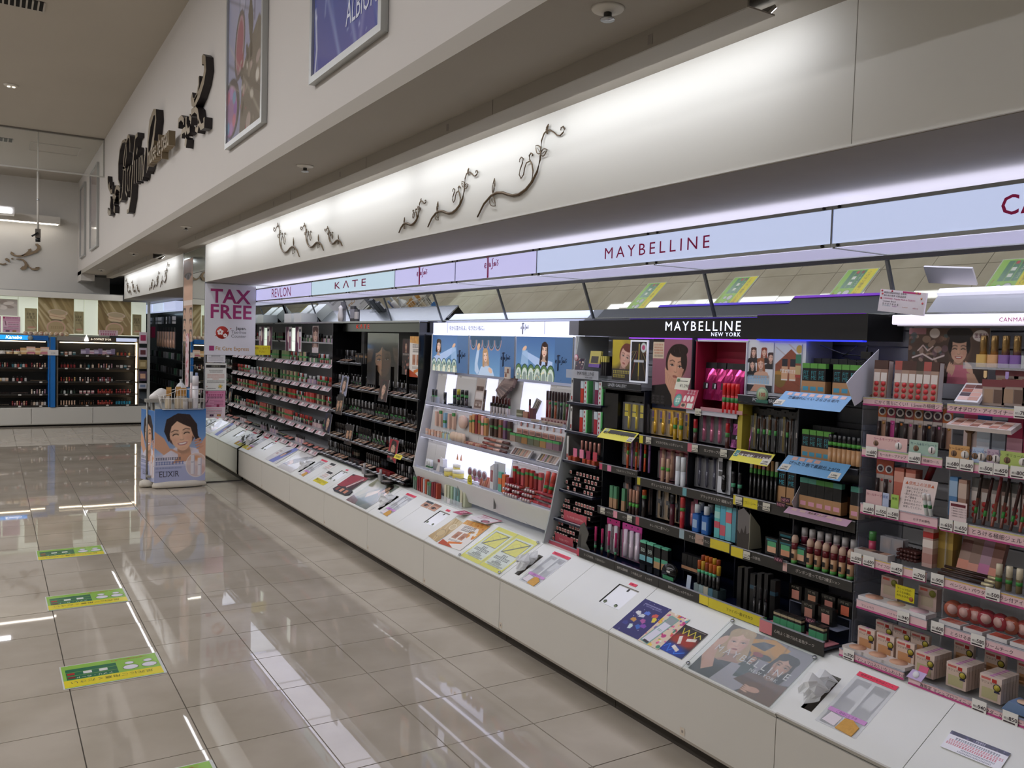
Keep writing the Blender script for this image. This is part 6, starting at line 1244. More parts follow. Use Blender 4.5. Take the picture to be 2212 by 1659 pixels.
# third shelf
S('green_tube', 'tube', carton(.024, .016, .11, '4f8a66', ((.0, .45, 'b08a6a'),)), 4, 1, .2, .62, 2.64, .746, 'green and tan stick', 'on the lower left shelf', skip=(2,)); S('lip_tube', 'tube', stick(.008, .12, '3a2420', 'c0907a', .5, (.32, .46, '5ab04a'), 10), 3, 1, .75, 1.0, 2.632, .746, 'rose tube with green band', 'on the lower left shelf'); S('lip_pack', 'pack', blister(.05, .16, '3a2c30', '1a1a26', 'b0806e', .008, None, .8), 3, 1, .3, 1.1, 2.69, .746, 'clear pack with rose pen', 'at the back of the lower left shelf')
S('gold_pack', 'pack', blister(.055, .175, '8a6a28', '121826', '1a1616', .009, '101418', .8), 3, 2, .25, .78, 2.67, .75, 'gold and black mascara pack', 'on the lower middle shelf'); put('mascara_tube', stick(.011, .13, '1c1614', 'a8481a', .25, (.68, .8, '4a9a4a'), 10), 'tube', 'black and orange tube left of the gold packs', 2.632, ccol(2, .12, 1)[0], .749); put('mascara_tube', stick(.012, .14, '4a1020', '101014', .3), 'tube', 'dark wine tube right of the gold packs', 2.632, ccol(2, .75, 1)[0], .749); put('mascara_tube', stick(.011, .14, 'b8202c', 'c03a3a', .35, (.55, .66, '5a9a4a'), 10), 'tube', 'bright red tube before the pink pack', 2.632, ccol(2, .96, 1)[0], .749); put('lash_pack', blister(.07, .17, 'd85a8a', 'c04878', 'e0909a', .01), 'pack', 'bright pink lash pack on the lower middle shelf', 2.67, ccol(2, .98, 1)[0], .75)
S('remover_bottle', 'bottle', bottle(.042, .03, .12, '2f6ab8', 'd8dfe6', .33, .3, '9ab8d8'), 2, 3, .12, .5, 2.634, .749, 'blue remover bottle with white cap', 'in front on lower middle shelf'); S('remover_bottle', 'bottle', bottle(.042, .03, .125, '3a74c0', 'd8dfe6', .33, .3), 2, 3, .06, .44, 2.675, .749, 'blue remover bottle with white cap', 'behind its twins'); S('lash_tube', 'tube', [carton(.03, .018, .14, '6ac0c0', ((.3, .5, 'd05a6a'), (.6, .8, 'a8d8d0'))), carton(.03, .018, .15, '58b0c8', ((.1, .4, 'd0606e'),)), carton(.032, .018, .15, '7ac8d0', ((.5, .8, 'd8707a'),)), carton(.028, .018, .145, '5a98a8')], 4, 3, .58, 1.02, 2.64, .749, 'turquoise lash tube', 'right of the blue bottles')
b = MB(); b.prism([(-.035, 0), (.03, 0), (.03, .14), (-.005, .165), (-.035, .15)], 0, .003, mat('6f6a68', .5), 'y'); b.prism([(-.035, .0), (.03, 0), (.03, .07), (.015, .06), (.01, .095), (.0, .06), (-.012, .08), (-.02, .055), (-.035, .07)], -.0008, 0, mat('3c3632', .5), 'y'); b.prism([(0, .0), (.075, .0), (.06, .09), (0, .15)], .03, .032, mat('b5b39e', .5), 'x')
put('skyline_card', b.mesh('skyline_card'), 'card', 'grey skyline card standing in the brow column', 2.62, 2.4, .743)
S('brow_pencil', 'pencil', stick(.006, .16, '1a1614', '2a2422', .3, (.4, .5, '5aa84a'), 8), 4, 4, .0, .25, 2.65, .743, 'dark brow pencil', 'left of the skyline card')
S('powder_box', 'box', [P_(('pw', c), lambda m, c=c: (m.box(-.032, 0, 0, .032, .02, .07, mat('121416', .3)), m.patch(-.02, .012, .022, .05, mat(c, .4)), m.patch(-.02, .035, .022, .055, mat('58a878', .45), -.0009), m.patch(-.026, .057, .026, .064, mat('2a6a74', .5)))) for c in ('e0b090', 'd89a78')], 3, 4, .55, 1.25, 2.635, .743, 'black powder box with peach window', 'on the lower right shelf'); S('powder_box', 'box', P_(('pw2',), lambda m: (m.box(-.032, 0, 0, .032, .02, .075, mat('121416', .3)), m.patch(-.018, .02, .02, .05, mat('c8b8b0', .4)), m.patch(-.026, .057, .026, .066, mat('2a6a74', .5)))), 3, 4, .65, 1.35, 2.68, .76, 'black powder box with pale window', 'behind lower right ones')
ERS = P_(('eraser',), lambda m: (m.lathe([(.012, 0), (.012, .055)], mat('c79e78', .3), 12), m.lathe([(.0125, .055), (.0125, .08)], mat('6a1420', .25), 12), m.lathe([(.013, .08), (.013, .098), (.008, .108)], mat('d8b8a4', .6), 12), m.lathe([(.0123, 0), (.0123, .012)], mat('4f9a44', .4), 12), m.patch(-.006, .02, .006, .038, mat('1c1818', .5), -.0125)))
S('concealer', 'tube', ERS, 8, 5, .0, .98, 2.634, .74, 'sponge-tipped concealer with wine collar', 'in front on lower right shelf', skip=(1,)); S('concealer', 'tube', stick(.012, .125, 'b8a0a0', 'd0cccc', .25, (.5, .72, '7a2a40'), 10), 7, 5, .02, .9, 2.68, .75, 'capped concealer with wine ring', 'behind the sponge-tipped ones'); S('concealer_pack', 'pack', carton(.03, .01, .13, '171a26', ((.78, .95, '5a5a66'),)), 8, 5, .1, 1.0, 2.73, .75, 'dark hanging concealer card', 'at the back of lower right shelf')
for y, z, l in ((2.2, .735, 'NEW badge on the lower right shelf edge'), (1.985, .57, 'NEW badge before the blush boxes')): b = MB(); b.box(-.022, 0, 0, .022, .0015, .02, mat('3a1a28', .5)); b.text('NEW', .016, 0, .004, mat('d890a4', .5), -.0005, 'c'); put('new_badge', b.mesh('new_badge'), 'badge', 'small dark '+l, 2.6 if z > .6 else 2.53, y, z)
# base shelf
b = MB(); b.prism([(-.05, 0), (.05, 0), (.05, .02), (.02, .05), (.04, .1), (.0, .15), (-.03, .13), (-.05, .03)], 0, .004, mat('55544f', .4), 'y'); b.prism([(-.045, .02), (-.02, .02), (-.02, .09), (-.03, .075), (-.038, .085)], -.0008, 0, mat('2e2c2a', .5), 'y'); put('skyline_card', b.mesh('skyline_card'), 'card', 'grey skyline arch at the left front of the base shelf', 2.52, 3.35, .52)
S('lip_pencil', 'pencil', stick(.006, .14, '26181c', 'c0306a', .5, (.25, .35, '4a9a6a'), 8), 4, 1, .2, .9, 2.545, .52, 'magenta-capped lip pencil', 'on base shelf left'); S('mascara_pack', 'pack', blister(.05, .17, '6a1a34', 'b02a70', 'd8d4d8', .011, None, .85), 2, 1, .3, .62, 2.6, .53, 'wine pack with white mascara', 'on base shelf left'); S('mascara_pack', 'pack', blister(.055, .17, 'a02a70', 'b83a8a', 'e0d0dc', .012, None, .85), 3, 1, .72, 1.15, 2.6, .53, 'magenta pack with white mascara', 'on base shelf left')
BB = P_(('bb',), lambda m: (m.prism([(-.024, .028), (.024, .028), (.019, .125), (-.019, .125)], 0, .022, mat('14161a', .25), 'y'), m.box(-.018, .0, 0, .018, .022, .028, mat('16181c', .3)), m.box(-.02, -.001, .125, .02, .02, .135, mat('6ac09a', .45)), m.text('BB', .026, 0, .085, mat('b8c4bc', .5), -.001, 'c'), m.patch(-.02, .045, .02, .07, mat('7ab8c0', .4), -.001)))
BBt = P_(('bb2',), lambda m: (m.prism([(-.024, .028), (.024, .028), (.019, .125), (-.019, .125)], 0, .022, mat('14161a', .25), 'y'), m.box(-.018, .0, 0, .018, .022, .028, mat('16181c', .3)), m.box(-.02, -.001, .06, .02, .022, .078, mat('58a888', .45)), m.box(-.021, -.001, .125, .02, .02, .133, mat('58a888', .45)), m.patch(-.02, .03, .02, .06, mat('c09a70', .4), -.001)))
S('bb_tube', 'tube', [BB, BB, BBt, BBt], 4, 2, .28, .92, 2.57, .522, 'black cream tube with mint flap', 'on base shelf middle')
S('liner_box', 'box', carton(.034, .03, .075, '100f10', ((.12, .3, 'b88a68'),)), 4, 3, .1, .52, 2.6, .575, 'small black box with tan square', 'on base shelf middle', dz=.0); put('round_compact', P_(('rc',), lambda m: (m.lathe([(.042, 0), (.042, .02), (.039, .024)], mat('1d1d1c', .15), 26, (0, 0, .042), 'y'), m.box(-.034, -.0006, .014, .034, 0, .03, mat('4f9a70', .45)), m.patch(-.01, .046, .012, .054, mat('d8d8d4', .4), -.0008))), 'compact', 'round black compact with green sticker on edge', 2.535, 2.745, .52)
b = MB(); b.box(-.012, 0, 0, .012, .002, .06, mat('b8c4d4', .4)); put('standing_slip', b.mesh('standing_slip'), 'card', 'pale blue slip leaning by the black boxes', 2.54, 2.625, .522, rx=-.1)
t = thing('liner_stand', 'clear tester stand filled with brown-capped liners', 'stand', (2.54, 2.52, .52), SH)
for k in range(5): b = MB(); b.box(-.07+.028*k, 0, 0, -.044+.028*k, .05, .04, mat(['8a9a9a', '9ab0b0', 'c0bca8', '5a8090', '4a5a5a'][k], .3)); b.build('cup', t)
for k in range(11):
    yy = 2.57-.022*(k % 6); xx = 2.55+.02*(k//6)
    put('brow_mascara', stick(.009, .1, '131211', ['a8501c', 'b8922a', '8a3a1c', 'b0601e'][k % 4], .38, (.5, .63, '5ab88a') if k < 5 else None, 10), 'tube', 'brown-capped liner, %s in %s row of the clear stand' % (ORD[k % 6], 'front' if k < 6 else 'back'), xx, yy, .561+.02*(k//6), group='liners in the clear stand')
S('brow_box', 'box', [carton(.022, .03, .16, '141313', ((.0, .02, '3a3a3a'),)), carton(.018, .03, .165, '1c1b1a', ()), carton(.024, .03, .15, '121212', ((.6, .7, '2a4a5a'),))], 6, 4, .3, 1.0, 2.56, .522, 'tall thin black pencil box', 'on base shelf right'); S('brow_pencil', 'pencil', stick(.006, .12, '161415', '2a2a2c', .4, (.02, .12, '4fa060'), 8), 3, 4, .72, 1.0, 2.52, .522, 'short black pencil with green foot', 'on base shelf right')
BLB = [P_(('blush', c), lambda m, c=c: (m.box(-.03, 0, 0, .03, .03, .062, mat('141210', .25)), m.patch(-.015, .008, .019, .042, mat(c, .4)), m.text('FIT ME', .012, 0, .048, mat('8a8474', .5), -.0008, 'c'))) for c in ('c88a7a', 'c0886a', 'b87a6e', 'c86a50', 'b07a6a', 'd08a80')]
for k, (y, x, z) in enumerate(((2.13, 2.62, .6), (2.055, 2.62, .6), (1.98, 2.62, .6), (1.91, 2.62, .6), (2.02, 2.56, .57), (1.945, 2.56, .57))): put('blush_box', BLB[k], 'box', 'black blush box, %s of the %s riser' % (ORD[k if k < 4 else k-4], 'rear' if k < 4 else 'front'), x, y, z, group='blush boxes on clear risers')
b = MB(); b.box(-.13, 0, .08, .14, .08, .083, acrylic('b8c0d8', .3)); b.box(-.13, 0, 0, -.127, .08, .08, acrylic('b8c0d8', .25)); b.box(.137, 0, 0, .14, .08, .08, acrylic('b8c0d8', .25)); b.box(-.03, -.07, .05, .14, 0, .053, acrylic('b8c0d8', .3)); b.box(-.03, -.07, 0, -.027, 0, .05, acrylic('b8c0d8', .25)); put('clear_riser', b.mesh('clear_riser'), 'riser', 'stepped clear riser under the blush boxes', 2.615, 2.02, .5175)
S('mini_box', 'box', carton(.03, .03, .055, '16130f', ((.15, .6, '4a9a6e'), (.75, .9, 'b0a080'))), 7, 5, .12, .9, 2.51, .524, 'small black box with green front', 'along the pink base card', skip=(4,)); b = MB(); b.box(-.145, 0, 0, .145, .08, .003, mat('d88a90', .4)); put('pink_mat', b.mesh('pink_mat'), 'card', 'pink zigzag card lying on the right base shelf', 2.486, 2.03, .519)
for k, y in enumerate((3.27, 3.2, 3.02, 2.95, 2.87, 2.68, 2.62)): b = MB(); b.box(-.025, 0, 0, .025, .03, .0015, mat('c4cedc', .3)); b.patch(-.02, 0, .02, .001, TAGT, -.0002); put('shelf_slip', P_(('slip2',), lambda m: m.box(-.025, 0, 0, .025, .03, .0015, mat('c4cedc', .3))), 'card', 'pale shade slip lying on the base shelf, %s' % ORD[k], 2.507+.0*k, y, .5195, group='shade slips on the base shelf')
# cables under the right sign bar
b = MB(); b.tube([(2.66, 2.1, 1.58), (2.66, 2.0, 1.55), (2.67, 1.93, 1.545), (2.66, 1.9, 1.53), (2.66, 1.93, 1.52), (2.66, 2.0, 1.54), (2.66, 1.94, 1.58)], .0025, BLACK, 5); tag(b.build('cable'), 'thin black cable looping below the black sign bar', 'cable')
b = MB(); b.box(-.02, 0, 0, .02, .015, .025, BLACK); b.tube([(0, .007, .025), (0, .007, .05)], .003, BLACK, 5); put('plug', b.mesh('plug'), 'plug', 'small black power plug under the sign bar', 2.66, 1.905, 1.535)
b = MB(); b.prism([(0, .02), (.06, .1), (.17, .17), (.15, .04), (.03, -.03)], 0, .002, mat('c9cad0', .5), 'x'); tag(b.build('white_card', None, (2.6, 2.15, .96), SH), 'white curled divider card beside the tall black boxes', 'card')
# ------------------------------------------------------------------ pink bay at the right: clear trays with pink price rails
pb = thing('pink_bay', 'shelving bay of clear trays with pink price rails', 'shelf unit', (2.6, 1.86, 0), SH); pb['y0'] = 1.86; pb['x0'] = 2.6
PRAIL = mat('ecc9cc', .45); CLR = mat('dfe2e4', .06, alpha=.28); INKB = mat('3a2a30', .6); MAG = 'c0387a'
t = thing('lit_bar', 'glowing white lamp bar with pink lettering over the pink trays', 'light', (2.62, 1.78, 1.655), SH)
b = MB(); b.prism([(0, .004), (.004, 0), (.03, 0), (.03, .033), (.004, .033), (0, .029)], 0, 1.7, glow('f2ecff', .85), 'x'); b.build('lamp', t)
b = MB(); b.text('CANMAKE', .018, .36, .008, mat('c0307a', .5), -.001, space=1.1); b.build('lettering', t)
b = MB(); b.box(0, .0305, -.004, 1.7, .2, .02, mat('d8d6de', .3)); b.build('bracket', t)
def prail(y0, y1, zlo, zhi, words, tags, x=2.6, top='e6d9a0', col=PRAIL, zs=None):
    s = shelf(y0, y1, zs or zhi-.012, zlo, zhi, words, xf=x, xb=2.87, strip=col, parent=pb, ink=INKB, board=CLR)
    ox = 1.86-y0; w = y0-y1; m = MB(); d = x-2.6; m.box(ox+.001, d-.0052, zlo, ox+w-.001, d-.0042, zlo+.006, mat('c04a86', .45)); m.box(ox+.001, d-.0052, zhi-.005, ox+w-.001, d-.0042, zhi, mat(top, .45)); m.build('rail_edge', s)
    for q, tx in tags:
        m = MB(); m.box(0, -.004, 0, .043, -.002, .036, mat('ece9e2', .5)); m.text('税込', .008, .004, .012, INKB, -.0044); m.text(tx, .016, .018, .011, INKB, -.0044, bold=.02); m.box(.003, -.0044, .003, .036, -.004, .007, INKB); m.build('price_tag', s, (ox+q, d-.0055, zlo+(zhi-zlo)*.5-.013))
    return s
prail(1.86, 1.57, 1.374, 1.402, ((.045, .015, 'にかく落ちにくい！1.5mmの極細ジェルライナー'),), ())
prail(1.555, .9, 1.374, 1.402, ((.02, .0155, 'アイブロウ・アイライナーにも♥マットシャドウ'),), ((.21, '780'),))
prail(1.855, 1.56, 1.194, 1.226, ((.07, .011, 'カールキープアップ'), (.23, .011, '極細カール')), ((.02, '680'), (.18, '680')), top='b8d090')
prail(1.545, .9, 1.194, 1.226, (), ((.0, '680'), (.045, '680'), (.105, '500'), (.15, '650'), (.2, '800'), (.25, '500')), top='b8d090')
prail(1.85, 1.565, .994, 1.03, ((.2, .01, 'おすすめ新色'),), ((.015, '680'), (.063, '550'), (.108, '580')), top='d8b0b8')
prail(1.555, .9, .994, 1.03, ((.1, .017, 'とろける極細ジェルライナー'),), ((.0, '650'), (.047, '650')), top='d8cc80')
prail(1.86, 1.58, .818, .852, ((.1, .012, 'アイブロウ'),), ((.0, '500'), (.05, '600'), (.155, '450'), (.235, '700')), x=2.58, top='e0c070'); prail(1.562, .9, .818, .852, ((.06, .014, 'ペンシル・パウダー・ブラシ付アイブロウ'),), ((.0, '900'), (.175, '500')), x=2.58, top='d8b060')
prail(1.832, 1.57, .666, .697, ((.02, .01, 'マシュマロ'), (.12, .01, 'ハイライター')), ((.16, '940'),), x=2.58, top='e8c8cc'); prail(1.553, .9, .666, .697, ((.06, .014, 'とろける血色感クリームチーク'),), ((.0, '600'), (.13, '580')), x=2.58, top='e8c8cc')
prail(1.84, 1.595, .505, .53, ((.07, .013, 'マシュマロみたいなふわふわ肌'),), ((.02, '700'),), x=2.51, top='e0b8b8'); prail(1.58, .9, .5, .522, ((.04, .0135, '春限定 マシュマロフィニッシュパウダーがリニューアル'),), ((.21, '940'), (.3, '850')), x=2.51, top='e0b8b8')
b = MB(); b.box(-.003+.0, .0, .53, .0, .27, 1.37, mat('b9bcc4', .12, alpha=.2)); b.build('clear_end', pb)
b = MB(); b.box(.292, .05, .53, .297, .27, 1.37, mat('c4c6cc', .12, alpha=.25)); b.build('clear_divider', pb)
def C(nm, cat, me, n, y0, y1, x, z, desc, where, **kw): return srow(nm, cat, me, n, y0, y1, x, z, desc, where, **kw)
# brown liner boxes, top left tray
def linbox(col, cap):
    def f(m):
        m.box(-.013, 0, 0, .013, .03, .13, mat(col, .4)); m.box(-.0133, -.0004, .1, .0133, .03, .1305, mat(cap, .4)); m.patch(-.011, .058, .011, .088, mat('e0d6ce', .5)); m.box(.0131, .004, 0, .0135, .028, .128, mat('d0ccc8', .4))
        for k in range(3): m.lathe([(.0085, -.001), (.0085, -.0002)], mat('c03434', .5), 10, (0, 0, .012+.019*k), 'y')
    return P_(('linbox', col, cap), f)
C('liner_box', 'box', [linbox('a88a78', '4a2c22'), linbox('9c7a6a', '4a2c22'), linbox('7a6a5a', '382c20'), linbox('a0827a', 'a8524a')], 9, 1.835, 1.6, 2.61, 1.402, 'brown gel liner box with red dots', 'on top pink tray', skip=(2,), lean=.05)
b = MB(); b.prism([(0, .0), (.11, .05), (.12, .2), (.0, .12), (-.05, .08)], 0, .003, mat('d2d4da', .45), 'x'); tag(b.build('divider_card', None, (2.56, 1.868, 1.37), SH), 'large white divider card between black and pink bays', 'card')
# wall poster
c = Cv(1.55, 120, '5a4438').grad('6a5244', '3a2c26'); c.rect(0, 0, .35, .12, 'c88a9a', .8); c.specks(40, ['a8806a', 'c8a890', '8a6a7a', '4a6a70', 'd8b8a8', '7a5a4a'], .03, .09, 8, (0, .1, .75, .85), .6)
face(c, 1.0, .38, .27, 'e2b89e', '1d1413', 0, 'b8504e', 0, True, 1, None, True, 'c8947c'); c.ell(1.0, .1, .24, .12, '1d1413'); c.poly([(.82, .66), (1.2, .66), (1.25, 1), (.8, 1)], 'cf7a8a')
for k in range(4): c.ell(.82+.03*k, .7+.02*k, .022, .1, 'e0b49a', 15); c.ell(1.16+.03*k, .68+.02*k, .022, .1, 'e0b49a', -15)
c.poly([(1.3, .8), (1.42, 1), (1.2, 1), (1.16, .8)], 'd8ac92'); c.ell(1.38, .14, .14, .1, 'efe6e4'); c.rows(1.28, 1.5, .1, .07, '7a4a5a', 2); c.stroke([(.2, .42), (.3, .32), (.4, .42), (.5, .34)], .025, 'e0c8c4'); c.stroke([(.1, .55), (.3, .48), (.5, .58), (.72, .5)], .03, 'e6d4d0'); c.ell(.52, .1, .1, .09, 'e6dcd4')
tag(obj('portrait_poster', print_mesh('canp', c, .28, .185, .003), None, (2.72, 1.64, 1.462), SH), 'wall poster of a smiling bob-haired woman over the pink trays', 'poster')
b = MB(); b.box(-.085, 0, 0, .085, .008, .075, mat('e9e2e4', .5)); 
for k, col in enumerate(('3a3038', '3a3038', 'c0407a', '3a3038', '3a3038')): b.text(['韓国在庫品質保証 化粧品', '海外先行発売 化粧品品牌', 'CANMAKE : Popular Made in TOKYO', 'Cosmetic Brand', '한 국 인 기 화 장 품'][k], .0075, -.07, .062-.0095*k, mat(col, .5), -.0006)
for k in range(4): b.text(['スマホで見る', '商品紹介', 'カタログ', 'お知らせ'][k], .005, -.07+.038*k, .019, mat(['4a9aa8', 'b070b0', 'c8783a', 'c04a6a'][k], .5), -.0006)
b.patch(.0, .068, .06, .074, mat('c0407a', .5)); R = random.Random(4)
for k in range(8): x, z = [(-.075, .06), (-.078, .045), (.07, .055), (.076, .04), (-.04, .071), (.05, .072), (.062, .071), (-.078, .07)][k]; b.lathe([(.0035, -.001), (.0035, -.0005)], mat(['d85a5a', 'c03a4a', 'd89a6a'][k % 3], .5), 8, (x, 0, z), 'y')
put('language_card', b.mesh('language_card'), 'card', 'tilted white card with multilingual print on the lamp bar', 2.6, 1.74, 1.692, ry=.12)
# nail polishes and palettes, top right
NP = lambda c: P_(('nail', c), lambda m: (m.rbox(-.017, 0, 0, .017, .03, .04, mat(c, .12), .008, 3), m.lathe([(.0115, .04), (.0105, .098), (.009, .1)], mat('a88a5a', .2, .7), 12, (0, .015, 0))))
C('nail_polish', 'bottle', [NP('d8b46a'), NP('d8a878'), NP('8a6aa8'), NP('8464a6'), NP('b8bcbc'), NP('c0c2c0'), NP('c8c4c0')], 9, 1.51, 1.2, 2.66, 1.522, 'gold-capped nail polish', 'on the clear ledge'); b = MB(); b.box(-.18, 0, 0, .18, .06, .004, CLR); b.box(-.18, -.003, 0, .18, 0, .02, CLR); put('clear_ledge', b.mesh('clear_ledge'), 'ledge', 'clear ledge carrying the nail polishes', 2.65, 1.36, 1.515)
C('nail_chip', 'nail chip', [P_(('chip', c), lambda m, c=c: m.prism([(-.005, .004), (0, 0), (.005, .004), (.005, .024), (-.005, .024)], 0, .002, mat(c, .2), 'y')) for c in ('e8c890', 'b8a0d8', 'c8d0d0')], 3, 1.5, 1.3, 2.645, 1.487, 'painted nail chip', 'hanging below the polishes')
PL = ['e8c4bc', 'c89a8a', '5a4a50', 'd8a89a', 'b06a5a', 'e0b8a8', '8a5a52', '6a4038']
put('open_palette', palette(.075, .085, .012, 'e4e2e4', PL, 2, 4), 'palette', 'open white eye palette leaning in front of the pink poster', 2.612, 1.5, 1.403, rx=.75); C('matte_pack', 'pack', P_(('mt',), lambda m: (m.box(-.034, 0, 0, .034, .008, .075, mat('a89488', .35)), m.patch(-.028, .008, .0, .05, mat('a88a70', .4)), m.patch(.002, .008, .028, .05, mat('6a5246', .4)), m.box(-.036, -.0006, .058, .036, .008, .08, mat('7a3a3e', .4)))), 3, 1.46, 1.28, 2.63, 1.403, 'matte shadow pack with wine header', 'beside the open palette', dz=.01)
C('matte_pack', 'pack', P_(('mt',), None), 2, 1.44, 1.33, 2.67, 1.44, 'matte shadow pack', 'at the back by the wall poster')
# second level: hanging mascara packs
def hpack(c1, c2, ring):
    def f(m):
        m.box(-.016, .01, 0, .016, .012, .125, mat('b8aca8', .3)); m.box(-.0165, .0085, .085, .0165, .0125, .135, mat(c1, .4)); m.lathe([(.014, .0072), (.014, .0084)], mat('ece4e0', .5), 14, (0, 0, .105), 'y'); m.lathe([(.009, .0064), (.009, .0072)], mat('4a3a44', .5), 10, (0, 0, .105), 'y')
        m.patch(-.002, .0, .014, .075, mat(c2, .4), .0095); m.lathe([(.005, .0088), (.005, .0095)], mat(ring, .5), 10, (.006, 0, .065), 'y'); m.lathe([(.006, .002), (.0065, .07)], mat('3a2c2c', .3), 8, (-.008, .004, 0))
    return P_(('hp', c1, c2, ring), f)
C('mascara_pack', 'pack', [hpack('b8602a', 'a8806a', 'b88a4a'), hpack('9a2a4a', 'c0408a', 'c060a0'), hpack('2a2224', '3a3434', 'c87a3a'), hpack('8a3430', '9a8480', 'c85a9a'), hpack('a86a3a', '9a8880', 'c89a5a'), hpack('241c30', '2c2830', 'c87a2a'), hpack('5a1c2c', '4a3838', 'c86a9a')], 8, 1.835, 1.565, 2.64, 1.25, 'hanging mascara pack with round mark', 'on second pink tray'); C('mascara_pack', 'pack', hpack('c8b46a', 'b8aca8', 'c8b46a'), 7, 1.83, 1.6, 2.7, 1.255, 'mascara pack with gold ring top', 'at the back of second tray')
C('lash_pack', 'pack', [P_(('mk',), lambda m: (m.box(-.022, .01, 0, .022, .012, .14, mat('d8c4c0', .4)), m.box(-.0225, .009, .11, .0225, .0125, .145, mat('c04a6a', .4)), m.lathe([(.018, .005), (.018, .009)], mat('6a4a30', .5), 14, (0, 0, .085), 'y'), m.box(-.006, .004, 0, .006, .009, .07, mat('7a5a3a', .5)))), carton(.04, .012, .135, 'd8dce6', ((.78, .98, '2a6ab8'), (.35, .6, 'c8d4e0'))), carton(.04, .03, .12, '9aa2ac'), carton(.045, .03, .14, 'b02a54', ((.15, .5, 'd8a0b0'),)), carton(.045, .03, .13, '8a2a4a')], 6, 1.535, 1.25, 2.65, 1.24, 'lash care pack', 'on second tray right')
def pcard(w, h, col, tx, sz, tc, ex=()):
    m = MB(); m.box(-w/2, 0, 0, w/2, .0015, h, mat(col, .45)); m.text(tx, sz, 0, h*.66, mat(tc, .5), -.0005, 'c')
    for x, z, r, cc in ex: m.lathe([(r, -.0008), (r, -.0003)], mat(cc, .5), 12, (x, 0, z), 'y'); m.box(x-r*.12, -.0014, z-r*.7, x+r*.12, -.0008, z+r*.7, mat('2a2024', .5))
    return m.mesh('card')
for k, (y, w, col, tx, tc) in enumerate(((1.765, .155, 'e8c0bc', 'カールキープアップ', 'b03a6a'), (1.63, .1, 'a8c4b4', 'カール&セパレート', '3a5a6a'), (1.51, .065, 'dca86a', 'カール&ロング', '6a3a1a'), (1.45, .035, 'b8cce8', 'リムーバー', '2a5ab0'), (1.405, .035, 'c8b0c4', 'ナチュラル', '6a3a6a'), (1.34, .085, 'b8cc70', 'ボリューム', '3a4a1a'))): put('promo_card', pcard(w, .045, col, tx, .011, tc, ((w*.3, .018, .013, 'eee6e0'), (-w*.25, .018, .01, '8a6a50'))), 'card', ['pink and cream', 'mint', 'apricot', 'small blue', 'small mauve', 'lime'][k]+' promotion card standing before the hanging packs', 2.6, y, 1.228)
put('open_palette', palette(.2, .06, .014, 'd8ccc8', ['c8a090', 'd8b0a0', '9a6a5a', 'e0c0b0', 'b88070', 'c89888', '8a5a4a'], 6, 3), 'palette', 'long open palette tester jutting below the heart-marked rail', 2.575, 1.44, 1.325, rx=.35)
# third level
C('mascara_pack', 'pack', hpack('a84a30', 'b0a098', 'c05a5a'), 2, 1.83, 1.765, 2.64, 1.05, 'mascara pack with round mark', 'on third tray left'); C('cheek_box', 'box', carton(.035, .04, .12, 'c8705e', ((.6, .9, 'd89a88'),)), 2, 1.765, 1.68, 2.65, 1.045, 'coral tall carton', 'on third tray left'); put('lip_stick', stick(.011, .15, '8a1a20', '6a1418', .4), 'tube', 'dark red stick leaning behind the caution card', 2.68, 1.69, 1.05, ry=.35)
for k, (y, w, col, tx, tc) in enumerate(((1.8, .065, 'e0b8b8', 'カールキープ', 'a03a5a'), (1.757, .025, 'b8c4e0', '限定', '2a4a9a'), (1.722, .028, 'a8cc60', '新色', '3a5a1a'))): put('promo_card', pcard(w, .05, col, tx, .01, tc), 'card', ['dusty pink', 'pale blue', 'bright green'][k]+' card standing on the third tray', 2.6, y, 1.03)
b = MB(); b.box(-.06, 0, 0, .06, .0015, .115, mat('ebd8d4', .45)); b.text('▲使用上の注意▲', .013, 0, .093, mat('d0602a', .5), -.0005, 'c')
for k in range(7): b.text(['・目に入らないように', '　注意してください', '・肌に合わないとき', '　はご使用を', '　おやめください', '・直射日光をさけて', '　保管してください'][k], .0085, -.052, .078-.0105*k, mat('4a3a3e', .5), -.0005)
b.lathe([(.012, -.001), (.012, -.0004)], mat('c04a4a', .5), 14, (.03, 0, .055), 'y'); put('caution_card', b.mesh('caution_card'), 'card', 'leaning pink caution card with orange heading', 2.6, 1.65, 1.03, rx=-.25)
C('tester_pen', 'pen', stick(.006, .075, 'c8ccc8', 'ece8e4', .3, (.35, .5, '3a7a44'), 8), 2, 1.61, 1.58, 2.595, 1.035, 'white tester pen with green band', 'before the caution card', lean=-.3)
C('mask_box', 'box', [carton(.026, .02, .125, '5a88b8', ((.5, .9, 'a0bcd8'),)), carton(.026, .02, .12, 'b08a78', ((.5, .9, 'd0b8a8'),))], 2, 1.56, 1.5, 2.64, 1.04, 'slim pastel carton', 'right of the caution card'); C('liner_box', 'box', [linbox('a8a09a', '5a5a58'), linbox('a08478', '3a2a22')], 8, 1.5, 1.25, 2.66, 1.04, 'gel liner box with red dots', 'on third tray right')
b = MB(); b.box(-.028, 0, 0, .028, .0015, .06, mat('ead6d6', .45)); b.patch(-.024, .045, .024, .054, mat('6a1a2a', .5)); 
for k in range(4): b.text('ご使用前にお読みください', .005, -.022, .037-.008*k, mat('5a3a42', .5), -.0005)
put('small_card', b.mesh('small_card'), 'card', 'small pink hanging card with wine heading', 2.59, 1.497, 1.035)
